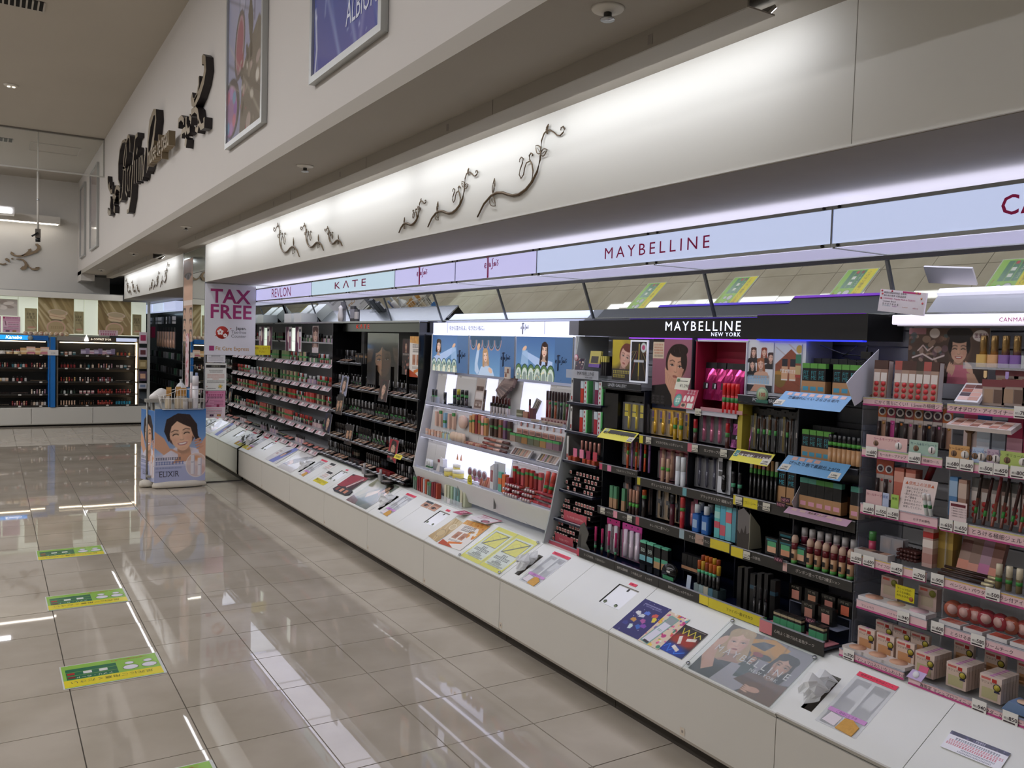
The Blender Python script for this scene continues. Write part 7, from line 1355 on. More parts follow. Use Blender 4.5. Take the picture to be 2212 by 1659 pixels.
C('gel_pencil', 'pencil', [stick(.005, .16, '6a4034', '2a1a16', .5, (.2, .32, '3a8a3a'), 8), stick(.005, .15, '4a2a24', '3a1c1a', .5, (.18, .3, '3a8a3a'), 8), stick(.005, .155, '8a4a3a', '7a2a2a', .5, (.2, .3, '3a8a3a'), 8)], 9, 1.47, 1.22, 2.61, 1.035, 'gel pencil with green band', 'in third tray cups', lean=.25, spin=.15)
# fourth level
put('lip_tube', stick(.012, .07, 'c84a6a', '4a8a4a', .45), 'tube', 'pink tube with green cap at the left of the fourth tray', 2.64, 1.825, .86); C('shadow_pack', 'pack', P_(('cp',), lambda m: (m.box(-.022, 0, 0, .022, .03, .06, mat('c0c0c8', .1, alpha=.5)), m.box(-.014, .004, .02, .014, .024, .05, mat('a8805a', .4)))), 2, 1.795, 1.71, 2.64, .862, 'clear pack with tan powder', 'on fourth tray left'); put('open_palette', palette(.13, .04, .02, 'c8c4c0', ['7a5a50', 'a8826a', '5a4038', 'b89078'], 4, 2), 'palette', 'long brown brow palette at the front of the fourth tray', 2.575, 1.785, .853)
for r in range(3): C('pencil_end', 'pencil', P_(('pend',), lambda m: m.lathe([(.006, 0), (.006, .06)], mat('4a2420', .35), 8, (0, 0, .006), 'y')), 6, 1.72, 1.645, 2.62, .86+.013*r, 'stacked brown pencil end', ['bottom', 'middle', 'top'][r]+' layer of the fourth tray')
put('brow_box', carton(.035, .06, .13, 'c8a8a0', ((.1, .35, 'b88a80'), (.5, .7, 'ece0d8'), (.75, .9, 'b0302e'))), 'box', 'tall cream carton with eye print on the fourth tray', 2.63, 1.615, .855); put('brow_box', carton(.055, .05, .135, 'b89a4a', ((.0, .5, '9a8040'),)), 'box', 'plain gold carton beside the cream one', 2.66, 1.575, .855)
C('brow_carton', 'box', [carton(.034, .02, .12, '9a7a6a', ((.1, .35, 'd88a70'), (.6, .9, '7a4a40'))), carton(.034, .02, .12, '8a6a5a', ((.1, .3, 'd8907a'),)), carton(.034, .02, .12, 'a07a8a', ((.1, .35, 'c06a9a'),)), carton(.034, .02, .12, '8a5a4a', ((.1, .3, 'd88a70'),))], 4, 1.535, 1.4, 2.66, .86, 'slanted brow pencil carton', 'on fourth tray right', lean=.35); C('brow_tube', 'tube', stick(.009, .075, '6a5a3a', 'd8ccb0', .45, (.3, .45, '3a8a3a'), 10), 6, 1.38, 1.2, 2.6, .855, 'gold-capped brow tube with green band', 'on fourth tray right')
for r in range(3): put('brow_brush', P_(('bbr',), lambda m: (m.lathe([(.005, -.09), (.005, .05)], mat('3a241c', .3), 8, (0, 0, .006), 'x'), m.lathe([(.0055, .05), (.0055, .085)], mat('d8cca0', .3, .4), 8, (0, 0, .006), 'x'))), 'brush', 'brown brow brush lying %s in the front tray' % ['in front', 'in the middle', 'at the back'][r], 2.59+.018*r, 1.46, .853+.008*r)
# fifth level: highlighters and blush pots
HL = lambda c: P_(('hl', c), lambda m: (m.box(-.042, 0, 0, .042, .06, .014, mat('e6e2e4', .3)), m.lathe([(.029, .014), (.029, .0155)], mat(c, .5), 24, (0, .03, 0))))
C('highlighter', 'compact', [HL('e8b49a'), HL('e4c4b4'), HL('ecc8d0')], 3, 1.825, 1.575, 2.575, .698, 'white square highlighter compact', 'on fifth tray'); C('powder_pack', 'pack', P_(('ppk',), lambda m: (m.box(-.032, 0, 0, .032, .03, .075, mat('c8aea4', .35)), m.patch(-.022, .012, .022, .045, mat('b8a890', .4)), m.lathe([(.012, -.0012), (.012, -.0004)], mat('8a8a3a', .5), 12, (.018, 0, .058), 'y'), m.patch(-.026, .062, .0, .07, mat('c85a4a', .5)))), 3, 1.8, 1.59, 2.66, .705, 'pale powder pack with gold seal', 'behind the highlighters', skip=(1,))
b = MB(); b.box(-.035, 0, 0, .035, .0015, .05, mat('e0d422', .45)); 
for k in range(3): b.text(['マシュマロの', 'ようなお肌に', 'みせるひみつ'][k], .009, -.03, .036-.012*k, mat('3a3410', .5), -.0005)
b.lathe([(.008, -.001), (.008, -.0004)], mat('b8703a', .5), 10, (.024, 0, .012), 'y'); put('yellow_card', b.mesh('yellow_card'), 'card', 'bright yellow card standing among the highlighters', 2.635, 1.69, .72)
C('blush_pot', 'jar', [P_(('pot', c), lambda m, c=c: (m.lathe([(.026, 0), (.028, .014), (.026, .022)], mat(c, .12), 16, (0, 0, .03), 'y'), m.lathe([(.016, -.001), (.016, 0)], mat('d8b0a8', .4), 14, (0, 0, .03), 'y'))) for c in ('b0604a', 'a8504a', 'b85a4e', 'a03a44', 'a84048')], 8, 1.55, 1.26, 2.65, .705, 'coral blush pot on edge', 'on fifth tray right', dz=-.0, spin=.3); C('blush_palette', 'palette', [palette(.07, .05, .012, 'e0dcdc', ['c86a5a', 'd88a78', 'd89a90', 'c05848'], 3, 2), palette(.06, .05, .012, 'dcd8d8', ['b04a44', 'c0584e'], 2, 2), palette(.06, .05, .012, 'dcd8d8', ['d0604e', 'b85040'], 2, 2)], 4, 1.535, 1.24, 2.58, .7, 'open cream blush palette', 'on fifth tray right')
# base: mashmallow powders
def mash(full):
    def f(m):
        m.box(-.032, 0, 0, .032, .014, .075, mat('d8c0b0', .4)); m.box(-.0325, -.0004, .06, .0325, .014, .0755, mat('e0ccc0', .4)); m.patch(-.028, .062, .0, .069, mat('d06a62', .5)); m.patch(.004, .058, .018, .069, mat('b82e26', .5)); m.text('マシュマロ', .0085, -.028, .051, mat('5a4a44', .5), -.0007)
        m.lathe([(.0115, -.0015), (.0115, -.0004)], mat('3a3428', .5), 14, (.02, 0, .046), 'y'); m.lathe([(.009, -.002), (.009, -.0015)], mat('b8a83a', .5), 12, (.02, 0, .046), 'y'); m.box(.012, -.0016, .03, .028, -.0005, .035, mat('2e2c4a', .5)); m.patch(-.025, .006, .022, .038, mat('c89468' if not full else 'c0b88a', .35))
        m.box(-.006, .002, .0756, .006, .012, .0762, mat('d08ac0', .4))
    return P_(('mash', full), f)
for r in range(2): C('powder_box', 'box', mash(False), 3, 1.82-.02*r, 1.6-.0*r, 2.57+.075*r, .532+.016*r, 'marshmallow powder box with gold seal', ['in front of', 'at the back of'][r]+' base tray left')
for q in range(3):
    yc = 1.555-.105*q
    for d in range(6): put('powder_box', mash(True), 'box', 'cream powder box, %s from the front in %s base stack' % (['first', 'second', 'third', 'fourth', 'fifth', 'sixth'][d], ['left', 'middle', 'right'][q]), 2.55+.0165*d, yc, .524, group='cream powder boxes in base stacks')
C('powder_box', 'box', mash(False), 3, 1.56, 1.26, 2.69, .55, 'marshmallow powder box with gold seal', 'at the rear of the base stacks'); C('powder_tester', 'compact', P_(('pt',), lambda m: (m.box(-.042, 0, 0, .042, .055, .012, mat('d8d0cc', .15)), m.lathe([(.028, .012), (.028, .0135)], mat('d8a888', .5), 24, (0, .028, 0)))), 3, 1.83, 1.6, 2.512, .531, 'round powder tester in a clear case', 'along the front base rail')
put('swing_tag', P_(('stag',), lambda m: (m.prism([(-.03, 0), (.02, 0), (.03, .03), (-.018, .03)], 0, .002, mat('c0a8d8', .4), 'y'), m.lathe([(.011, -.001), (.011, -.0003)], mat('e6e4ea', .5), 14, (-.002, 0, .016), 'y'), m.box(.0, .0, .03, .03, .002, .05, mat('c83a6a', .4)))), 'tag', 'lilac swing tag clipped on the base rail', 2.495, 1.55, .525, rx=-.5)
put('blue_compact', P_(('blc',), lambda m: (m.prism([(-.06, 0), (.04, 0), (.04, .02), (-.04, .03)], 0, .06, mat('7a94b8', .3), 'y'), m.lathe([(.02, .03), (.02, .032)], mat('e0bca0', .5), 18, (-.01, .03, 0)))), 'compact', 'pale blue compact tester at the right edge', 2.53, 1.24, .523)
# ------------------------------------------------------------------ white illuminated bay with three leaning tiers
EL = math.atan(.137)
def ex(z): return 2.662-(1.335-z)*.137
EY = [5.375, 5.24, 5.09, 4.81, 4.68, 4.54, 4.245, 3.96, 3.675]
EWH = mat('d4d4d8', .4); ECARD = mat('cfcdcc', .5); EGL = .8
eb = thing('white_bay', 'white illuminated makeup bay with three leaning tiers', 'shelf unit', (2.662, 5.42, 0), SH)
b = MB(); b.prism([(-.115, .655), (.2, .655), (.2, 1.6), (.01, 1.6), (.004, 1.335), (-.03, 1.11)], 0, .012, EWH, 'x'); b.build('side_panel', eb); b = MB(); b.prism([(-.115, .53), (.2, .53), (.2, 1.6), (.01, 1.6), (.004, 1.335), (-.03, 1.11)], 1.738, 1.748, mat('c8cac8', .45), 'x'); b.build('side_panel', eb)
b = MB(); b.box(.0, .02, 1.606, 1.66, .1, 1.68, glow('d8dcf8', .95)); b.build('sign_face', eb); b = MB(); b.box(1.661, .02, 1.604, 1.748, .1, 1.682, mat('8a8c92', .4)); b.build('sign_end', eb)
for x in (.22, 1.42): b = MB(); b.box(x, .0185, 1.606, x+.002, .02, 1.68, mat('a8aac0', .5)); b.build('sign_joint', eb)
b = MB(); b.text('今から変わるよ。なりたい私に。', .034, .245, 1.63, mat('4a4a62', .5), .019); b.build('lettering', eb); b = MB(); ettusais(b, 1.17, 1.617, .055, mat('34344a', .5), .019); b.build('lettering', eb)
b = MB(); b.box(0, .018, 1.594, 1.7, .1, 1.604, glow('e8ecff', 1.3)); b.build('light_strip', eb)
# three lit blue pictures
def blue(v):
    c = Cv([2.05, 2.15, 2.2][v], 120).grad('46699c', '6f9cc4'); W = c.asp; e = W*.7; c.rect(e, 0, W, 1, '4a6a94'); c.specks(6, ['3a4a5a'], .004, .01, v+2)
    if v == 1:
        for k in range(5): c.ell(.18+.3*k, .12, .16, .24, '34506a'); c.arc(.18+.3*k, .12, .15, .23, 0, 180, .03, 'a88a88', 12); c.arc(.18+.3*k, .12, .1, .16, 0, 180, .02, '5a7a98', 12)
        c.poly([(.45, 1), (.6, .78), (.9, .74), (1.15, .82), (1.25, 1)], 'b8cce4'); c.poly([(.28, .7), (.36, .4), (.42, .3), (.5, .36), (.42, .72), (.5, .9), (.42, 1), (.28, .9)], 'b4c8e2'); c.ell(.45, .28, .06, .1, 'd8b08a', 20); face(c, .8, .5, .17, 'e4c4b0', 'b08a64', -8, 'b8605c', 1.5, False, 1, None); c.ell(1.05, .86, .1, .06, 'dcb8a0', 30)
    else:
        fx = .38 if v == 0 else 1.15; hx = 1.25 if v == 0 else .35
        c.poly([(fx-.3, .62), (fx, .5), (fx+.32, .56), (fx+.3, 1), (fx-.35, 1)], 'b0c4e6'); c.poly([(fx+(.1 if v == 0 else -.1), .52), (hx, .3 if v == 0 else .32), (hx+(.12 if v == 0 else -.1), .4), (fx+(.25 if v == 0 else -.2), .72)], 'a8c0e4'); c.ell(hx, .28, .1, .05, 'd8b094', -30); c.poly([(hx-.1, .32), (hx+.12, .32), (hx+.18, .66), (hx-.15, .66)], '9ab8da', .8)
        face(c, fx, .3, .17, 'e2c0ac', '32201e', 4, 'a84a48', .95 if v == 0 else 2.0, False, 1 if v else 0, None)
        for k in range(5 if v == 0 else 6):
            x = .12+(e-.15)*k/(4.4 if v == 0 else 5.4); c.ell(x, .88, .15, .24, ['b8ccc4', '5a7a4e'][v // 2]); c.ell(x, .92, .12, .2, '7a948c' if v == 0 else 'c8d4cc'); c.ell(x, .95, .08, .14, 'd8dcc8' if v == 0 else '8a9a94'); c.arc(x, .88, .15, .24, 180, 360, .022, '24404a', 12)
        c.specks(26, ['e8dcae', 'f0ece0', '2a3c44', 'c8a860'], .01, .03, v+5, (0, .74, e, 1))
    return c
for v, (y0, y1) in enumerate(((5.41, 4.87), (4.86, 4.295), (4.285, 3.7))):
    t = thing('lit_picture', ['lit blue picture of a short-haired model with shells', 'lit blue picture of a fair-haired model with raised arm', 'lit blue picture of a long-haired model beside green shells'][v], 'poster', (2.672, (y0+y1)/2, 1.338), SH)
    w = y0-y1; obj('sheet', print_mesh('blue%d' % v, blue(v), w-.01, .25, .004, emit=.38, rough=.2), t, (0, 0, .004)); b = MB(); ettusais(b, w*.22, .085, .07, mat('28324a', .5), -.002); b.build('lettering', t); b = MB(); b.box(w/2-.005, -.002, 0, w/2, .006, .258, STEEL); b.build('frame', t)
def tier(z0, z1, segs, nm):
    "leaning board in segments; kind 'w' = lit window, 'c' = card board"
    for k, kd in enumerate(segs):
        y0, y1 = EY[k], EY[k+1]; m = MB(); L = (z1-z0)/math.cos(EL)
        m.box(0, 0, .006, y0-y1-.002, .006, L-.012, glow('dfe2fb', EGL) if kd == 'w' else ECARD)
        if kd == 'c': m.box(.004, -.001, L-.03, y0-y1-.006, 0, L-.014, mat('dedcdc', .5)); m.text('アイメイク' if k % 2 else 'メイク雑貨', .011, .012, L-.027, mat('4a464a', .6), -.0014)
        m.build('lit_window' if kd == 'w' else 'card_board', eb, (5.42-y0, ex(z0)-2.662+.05, z0), 0, -EL)
    m = MB(); m.box(.012, ex(z0)-2.662-.004, z0-.012, 1.738, ex(z0)-2.662+.1, z0-.002, mat('dcdee6', .2)); m.box(.012, ex(z0)-2.662-.006, z0-.012, 1.738, ex(z0)-2.662-.004, z0+.012, mat('c4c8dc', .1, alpha=.5)); m.build('ledge', eb)
    m = MB(); m.box(.012, ex(z0)-2.662+.0, z0-.0145, 1.738, ex(z0)-2.662+.02, z0-.0122, glow('e6e8ff', 1.6)); m.build('light_strip', eb)
tier(1.112, 1.335, 'cwccwcwc', 'upper'); tier(.885, 1.1, 'cccccccc', 'middle'); tier(.66, .872, 'ccwwwwcc', 'lower')
b = MB(); b.prism([(-.118, .66), (-.112, .64), (-.07, .53), (-.06, .53), (.05, .65), (.05, .66)], .012, 1.738, mat('d2d2d0', .45), 'x'); b.build('apron', eb)
for x in (.66, 1.12): b = MB(); b.box(x, -.1, .56, x+.0015, -.083, .64, mat('8a8a88', .7)); b.build('joint', eb, (0, -.006, 0))
b = MB(); b.prism([(1.12, .53), (1.3, .62), (1.45, .53)], -.075, -.073, mat('c6c6c4', .5), 'y'); b.build('torn_flap', eb)
def Ew(nm, cat, me, n, a, c, z, desc, where, dx=.0, **kw): return srow(nm, cat, me, n, a, c, ex(z)+.012+dx, z+.001, desc, where, **kw)
UPT, MDT, LWT = 'on the upper white tier', 'on the middle white tier', 'on the lower white tier'
G = '3f8a48'
Ew('mascara', 'tube', stick(.009, .1, '16181c', '1c1e22', .45, (.45, .58, G), 10), 2, 5.34, 5.25, 1.112, 'black mascara, left pair,', UPT); Ew('clear_case', 'case', P_(('cc',), lambda m: m.box(-.012, 0, 0, .012, .03, .05, mat('b8bcc4', .1, alpha=.5))), 3, 5.36, 5.25, 1.112, 'small clear case', UPT, dx=-.01)
put('mascara', stick(.011, .09, '1a1c20', '24262a', .4), 'tube', 'stout dark mascara before the left lit window', ex(1.11)+.01, 5.13, 1.113)
Ew('mascara', 'tube', [stick(.012, .12, '2a2c3a', '30324a', .4, (.5, .64, G)), stick(.012, .12, '1a1a1e', 'b8b03a', .3, (.42, .55, G)), stick(.012, .12, '141416', '1a1a1c', .45, (.6, .74, G)), stick(.012, .12, '2c2024', '1c1a1c', .45, (.58, .72, G))], 4, 5.06, 4.84, 1.112, 'upright mascara with green band', UPT, dx=.02); Ew('mascara_end', 'tube', P_(('mend',), lambda m: m.lathe([(.009, 0), (.009, .05)], mat('3a3c40', .2, .4), 10, (0, 0, .01), 'y')), 9, 5.08, 4.82, 1.112, 'silver mascara end', UPT, dx=-.01, skip=(4,))
c = Cv(.5, 60, 'b8aaa2').rect(.05, .25, .45, .4, '6a5046').rect(.06, .28, .22, .38, '4a342c').rect(.26, .28, .42, .38, '4a342c').rect(.05, .44, .45, .66, 'd4ccc8').rect(.05, .7, .45, .95, '6a5248').rows(.1, .4, .74, .06, 'c8bcb4', 2).ell(.15, .85, .07, .04, 'b8a89c').ell(.35, .85, .07, .04, 'b8a89c')
tag(obj('brow_guide', print_mesh('bg', c, .11, .2, .002), None, (ex(1.12)+.045, 4.745, 1.118), SH, -EL), 'brown brow guide card between the lit windows', 'card')
put('brow_pen', stick(.008, .14, '5a483e', '4a3a32', .4), 'pen', 'brown brow pen leaning in the second lit window', ex(1.11)+.02, 4.62, 1.114, ry=.15)
Ew('brow_pencil', 'pencil', stick(.009, .11, 'b8a8a0', '4a1e1a', .55, (.42, .55, G), 10), 6, 4.5, 4.28, 1.112, 'maroon brow pencil with green band', UPT); Ew('tester_pencil', 'pencil', stick(.009, .07, 'b8b0b0', '2a1e1c', .3), 6, 4.5, 4.28, 1.112, 'short tester pencil', UPT, dx=-.014)
for k in range(5): put('palette_sheet', carton(.11, .02, .07, ['4a322c', '5a4038', '3e2a26', '52382f', '644a40'][k], ((.2, .7, '7a6258'),)), 'leaflet', 'brown palette sheet in the heap, %s from the bottom' % ['first', 'second', 'third', 'fourth', 'fifth'][k], ex(1.23)-.012+.004*k, 4.42-.02*k, 1.235+.014*k, rx=-.4, ry=.5-.12*k, group='heaped brown palette sheets')
put('shade_stand', P_(('ss',), lambda m: (m.box(-.03, 0, 0, .03, .004, .13, mat('8a8480', .4)), *[m.box(-.024+.016*k, -.004, .06, -.012+.016*k, 0, .12, mat(c, .4)) for k, c in enumerate(('6a6a60', '8a8278', '5a5248'))])), 'display', 'grey shade stand slanted before the third lit window', ex(1.12)+.015, 4.07, 1.113, rx=-.3, ry=.25); Ew('leaflet_block', 'leaflet', [carton(.06, .02, .05, '6a6a52', ((.4, .6, 'a8a890'),)), carton(.05, .02, .045, 'a87a66'), carton(.035, .02, .07, '5a3238')], 3, 4.2, 4.0, 1.112, 'folded shade card', UPT, dx=-.01)
put('brow_pen', stick(.006, .12, '7a2a34', '3a1a20', .3), 'pen', 'thin wine pen before the third lit window', ex(1.12)+.005, 4.06, 1.114)
Ew('liner_pen', 'pen', [stick(.0075, .15, c, '3a2a2c', .35, (.5, .6, G) if k % 2 else None, 10) for k, c in enumerate(('7a2a2e', '8a3a34', '2a3a34', '9a5030', '3a3a34', '2a2c34', '4a5a38', '6a2a38', '8a4a48'))], 9, 3.94, 3.69, 1.14, 'coloured liner pen', 'in rack '+UPT[3:], dx=.02); put('pen_tray', P_(('ptr',), lambda m: (m.box(-.13, 0, 0, .13, .05, .026, mat('a88a84', .35)), *[m.lathe([(.008, -.001), (.008, 0)], mat('6a2a34', .5), 10, (-.11+.031*k, 0, .014), 'y') for k in range(8)])), 'tray', 'rosy pen tray with round swatches at the right', ex(1.112)+.006, 3.815, 1.113); Ew('shade_sheet', 'leaflet', carton(.07, .015, .012, 'b8aca0', ((.2, .6, '9a8a80'),)), 4, 4.0, 3.7, 1.112, 'fanned shade sheet', UPT, dx=-.025, spin=.5)
# middle tier
Ew('primer', 'tube', [carton(.03, .012, .05, 'e0bca8', ((.3, .6, 'd8c8c0'),)), carton(.028, .012, .045, 'd8a890')], 6, 5.37, 5.1, .885, 'peach sample card', MDT); Ew('primer', 'tube', [carton(.026, .02, .1, 'dcb8a8'), carton(.026, .02, .11, 'd8b4a0', ((.8, 1, G),)), carton(.03, .02, .1, '8ab4d0', ((.3, .5, G),))], 5, 5.3, 4.98, .96, 'upright primer box', MDT, dx=.02); put('round_puff', P_(('puff',), lambda m: m.lathe([(.042, 0), (.044, .02), (.036, .028)], mat('e4c4b4', .4), 22, (0, 0, .044), 'y')), 'compact', 'round peach compact standing on the middle tier', ex(.97)+.02, 4.87, .98)
Ew('dispenser', 'bottle', [bottle(.024, .02, .06, c, 'd8dcd8', .35, .25) for c in ('c8d8b0', 'a8ccd8', 'dcd0a0', 'b8c8dc')], 6, 5.13, 4.97, .885, 'pastel mini bottle', MDT); Ew('powder_disc', 'compact', P_(('pd',), lambda m: m.lathe([(.03, 0), (.031, .014), (.027, .018)], mat('e2c8b0', .35), 20, (0, 0, .031), 'y')), 5, 4.97, 4.8, .89, 'cream compact on edge', MDT, spin=.4)
Ew('foundation', 'tube', [carton(.028, .02, .11, 'c08a58', ((.6, .72, G),)), carton(.028, .02, .12, 'c48e5e', ((.6, .72, G),)), carton(.024, .02, .12, '8a2a2c'), carton(.028, .02, .13, '9a5a3a', ((.55, .68, G),)), carton(.03, .02, .12, 'e0a8a0', ((.5, .64, G),))], 6, 4.79, 4.56, .965, 'tall tan liquid box', MDT, dx=.02); Ew('cheek_stick', 'tube', [P_(('csk', c), lambda m, c=c: m.lathe([(.011, 0), (.011, .05)], mat(c, .25), 10, (0, 0, .012), 'y')) for c in ('b88a68', 'a05a50', 'c89a80')], 8, 4.8, 4.56, .885, 'lying cheek stick', MDT)
for r in range(3): Ew('lip_tester', 'tube', [P_(('ltx', c), lambda m, c=c: m.lathe([(.009, -.035), (.009, .035)], mat(c, .2), 8, (0, 0, .01), 'x')) for c in ('8a4038', 'b0705e', 'd8b0a0', '5a3430')], 4, 4.56, 4.26, .89+.026*r, 'sideways lip stick', ['bottom', 'middle', 'top'][r]+' row '+MDT[3:], dx=.006*r)
Ew('liquid', 'tube', [carton(.028, .02, .11, '3a241c', ((.5, .62, G),)), carton(.028, .02, .11, '4a2c22', ((.45, .6, G),)), carton(.028, .02, .11, '8a5a48', ((.6, .72, G),)), carton(.028, .02, .11, '6a4a6a', ((.5, .62, G),))], 5, 4.53, 4.27, .97, 'dark liquid shadow box', MDT, dx=.02)
Ew('eye_chart', 'card', [P_(('ec', c), lambda m, c=c: (m.box(-.028, 0, 0, .028, .002, .03, mat('c49a8a', .45)), m.patch(-.022, .006, .022, .022, mat(c, .5)))) for c in ('9a6a60', '8a5a50', '9a7468', '7a5a54')], 8, 4.235, 3.69, 1.02, 'small eye photo chart', MDT, dx=.03); Ew('swatch_drop', 'card', [P_(('sd', c), lambda m, c=c: m.prism([(-.008, .004), (0, 0), (.008, .006), (.008, .018), (.0, .034)], 0, .001, mat(c, .4), 'y')) for c in ('b87a70', 'a86a60', 'c09080', '9a6e64', 'b08a80', 'd0a890', 'c89088', 'c8b8a8')], 8, 4.235, 3.69, 1.062, 'drop-shaped shade swatch', MDT, dx=.034)
Ew('shadow_box', 'box', [carton(.06, .025, .05, c, ((.72, 1.0, '4a9a56'),)) for c in ('9a7e72', '6a6050', '9a7040', '5a604e', '646048', 'a07a4a', '8a6a78', '7a5a68')], 8, 4.23, 3.72, .975, 'shadow box with green top', MDT, dx=-.012)
for q, (a, c_) in enumerate(((4.22, 3.98), (3.94, 3.7))): put('open_palette', palette(.2, .055, .012, 'c8c4c4', [['6a4a3e', '4a3c34', '8a6a50', '6a6450', 'b08a70', '8a7a6a', 'a87a68', 'c0a890'], ['4a463c', '8a6a3a', '9a7a8a', '5c5c48', 'a8806a', '6a5a50', '8a7a70', 'b09a8a']][q], 8, 1), 'palette', ['long shadow palette below the green-topped boxes, left', 'long shadow palette below the green-topped boxes, right'][q], ex(.89)+.004, (a+c_)/2, .893, rx=.9)
# lower tier
Ew('cleanser', 'tube', stick(.012, .07, 'd8dcd8', 'e6e8ea', .6, (.2, .36, '2a6a3e'), 12), 3, 5.27, 5.18, .662, 'short white tube with green ring', LWT); put('lash_card', P_(('lc',), lambda m: (m.prism([(-.05, 0), (0, 0), (.05, .1), (.02, .11)], 0, .003, mat('dcd6d6', .4), 'y'), m.box(-.02, -.001, .07, .04, 0, .09, mat('8a3a44', .5)))), 'card', 'white folded lash card standing on the lower tier', ex(.68)+.0, 5.06, .665); put('white_pump', carton(.045, .03, .1, 'e0e2ea', ((.1, .5, '9aa0b0'),)), 'bottle', 'white bottle beside the yellow balm jars', ex(.66)-.005, 5.01, .663)
for k, (dx, y, z) in enumerate(((-.01, 4.93, .662), (.04, 4.9, .69), (.045, 4.85, .662), (.0, 4.83, .662))): put('balm_jar', jar(.04, .05, 'e0cf6a', 'ecebe4', .35), 'jar', ['yellow balm jar with white lid, front left', 'yellow balm jar with white lid, raised at the back', 'yellow balm jar with white lid, back right', 'yellow balm jar with white lid, front right'][k], ex(.66)+dx+.03, y, z+.001)
Ew('orange_fin', 'card', P_(('fin',), lambda m: m.prism([(-.012, 0), (.012, 0), (.004, .04)], 0, .002, mat('d8956a', .4), 'y')), 2, 4.93, 4.83, .77, 'orange flame-shaped card', LWT, dx=.03)
Ew('shade_oval', 'card', P_(('sov',), lambda m: (m.lathe([(.03, 0), (.03, .004)], mat('d8dce8', .2), 20, (0, 0, .05), 'y'), m.lathe([(.022, -.001), (.022, 0)], mat('8a5a68', .4), 18, (0, 0, .05), 'y'), m.box(-.012, 0, 0, .012, .03, .025, mat('b8889a', .3)))), 4, 4.68, 4.44, .68, 'oval lip shade marker', LWT, dx=.0); Ew('gloss', 'tube', [P_(('gl', c), lambda m, c=c: m.lathe([(.01, 0), (.01, .06), (.008, .065)], mat(c, .15), 10)) for c in ('c87a6a', 'd8a090', 'd89a80')], 5, 4.52, 4.4, .662, 'leaning lip gloss', LWT, lean=.3)
b = MB(); b.lathe([(.03, 0), (.03, .0015)], mat('e2d62e', .45), 22, (0, 0, .04), 'y')
b.text('153', .026, 0, .036, mat('2a2810', .5), -.0008, 'c', bold=.02); b.text('当店限定', .008, 0, .058, mat('2a2810', .5), -.0008, 'c'); me = b.mesh('price_disc')
for v in me.vertices: v.co.z = .04+(v.co.z-.04)*1.35
put('price_disc', me, 'price tag', 'yellow oval price disc hanging from the lower tier', ex(.66)-.014, 4.6, .64)
put('tall_display', P_(('tdsp',), lambda m: (m.box(-.06, .03, 0, .06, .034, .17, mat('c8ccd4', .3)), m.prism([(-.06, .0), (-.02, .0), (-.02, .16), (-.06, .14)], .0, .028, mat('d8d8dc', .35), 'y'), *[m.box(-.052+.01*k, -.001, .05, -.046+.01*k, 0, .12, mat('9a2a34', .4)) for k in range(3)])), 'display', 'pale lip display with red swatch strips', ex(.68)-.005, 4.31, .665); Ew('mint_box', 'box', [carton(.035, .03, .12, '6ab0a0', ((.4, .7, 'd87a4a'),)), carton(.035, .03, .11, 'd8703e'), carton(.03, .03, .1, '9a2a34')], 3, 4.3, 4.17, .662, 'mint and orange carton', LWT)
Ew('lip_box', 'box', [carton(.026, .02, .1, 'a8302a', ((.7, .86, G),)), carton(.026, .02, .09, '8a2026', ((.66, .84, G),)), carton(.026, .02, .1, 'c0555a', ((.6, .75, G),)), carton(.028, .02, .1, '9a3a24', ((.7, .84, G),))], 7, 4.2, 3.88, .73, 'red lip box with green band', LWT, dx=.025); Ew('red_marker', 'pen', stick(.012, .12, 'b83228', 'c0483a', .5, (.2, .35, G)), 3, 3.86, 3.72, .73, 'leaning red lip crayon', LWT, dx=.02, spin=.4, lean=.2)
for r in range(3): Ew('lip_bullet', 'tube', [P_(('lbl', c), lambda m, c=c: (m.lathe([(.009, 0), (.009, .05)], mat(c, .2), 9, (0, 0, .01), 'y'), m.lathe([(.0094, -.004), (.0094, .004)], mat('c8b8b8', .2, .5), 9, (0, 0, .01), 'y'))) for c in ('9a2a2e', 'b04038', '8a2430', 'c05a50')], 12, 4.22, 3.9, .663+.024*r, 'red lip bullet end', ['bottom', 'middle', 'top'][r]+' row of the lower tier', dx=-.03+.012*r, skip=(r*3, 7)); Ew('lip_bullet', 'tube', P_(('lbx',), lambda m: m.lathe([(.01, -.05), (.01, .05)], mat('b0404a', .2), 9, (0, 0, .011), 'x')), 3, 3.86, 3.71, .663+.025*r if False else .663+.026*r, 'lying red lip stick', ['bottom', 'middle', 'top'][r]+' right rack', dx=-.01+.01*r)
for k, (y, tx) in enumerate(((5.16, '1,650'), (5.12, '1,320'), (4.98, '990'), (4.8, '880'), (4.55, '1,210'), (4.51, '1,210'), (4.47, '1,100'))): put('price_tag', P_(('etag', tx), lambda m: (m.box(-.016, 0, 0, .016, .001, .02, mat('e0e0e4', .5)), m.text(tx, .009, 0, .006, mat('3a3a40', .5), -.0004, 'c'))), 'price tag', 'small white price tag on the white bay edge, %s' % ORD[k], ex(.66)-.012, y, .645, group='price tags on the white bay edge')
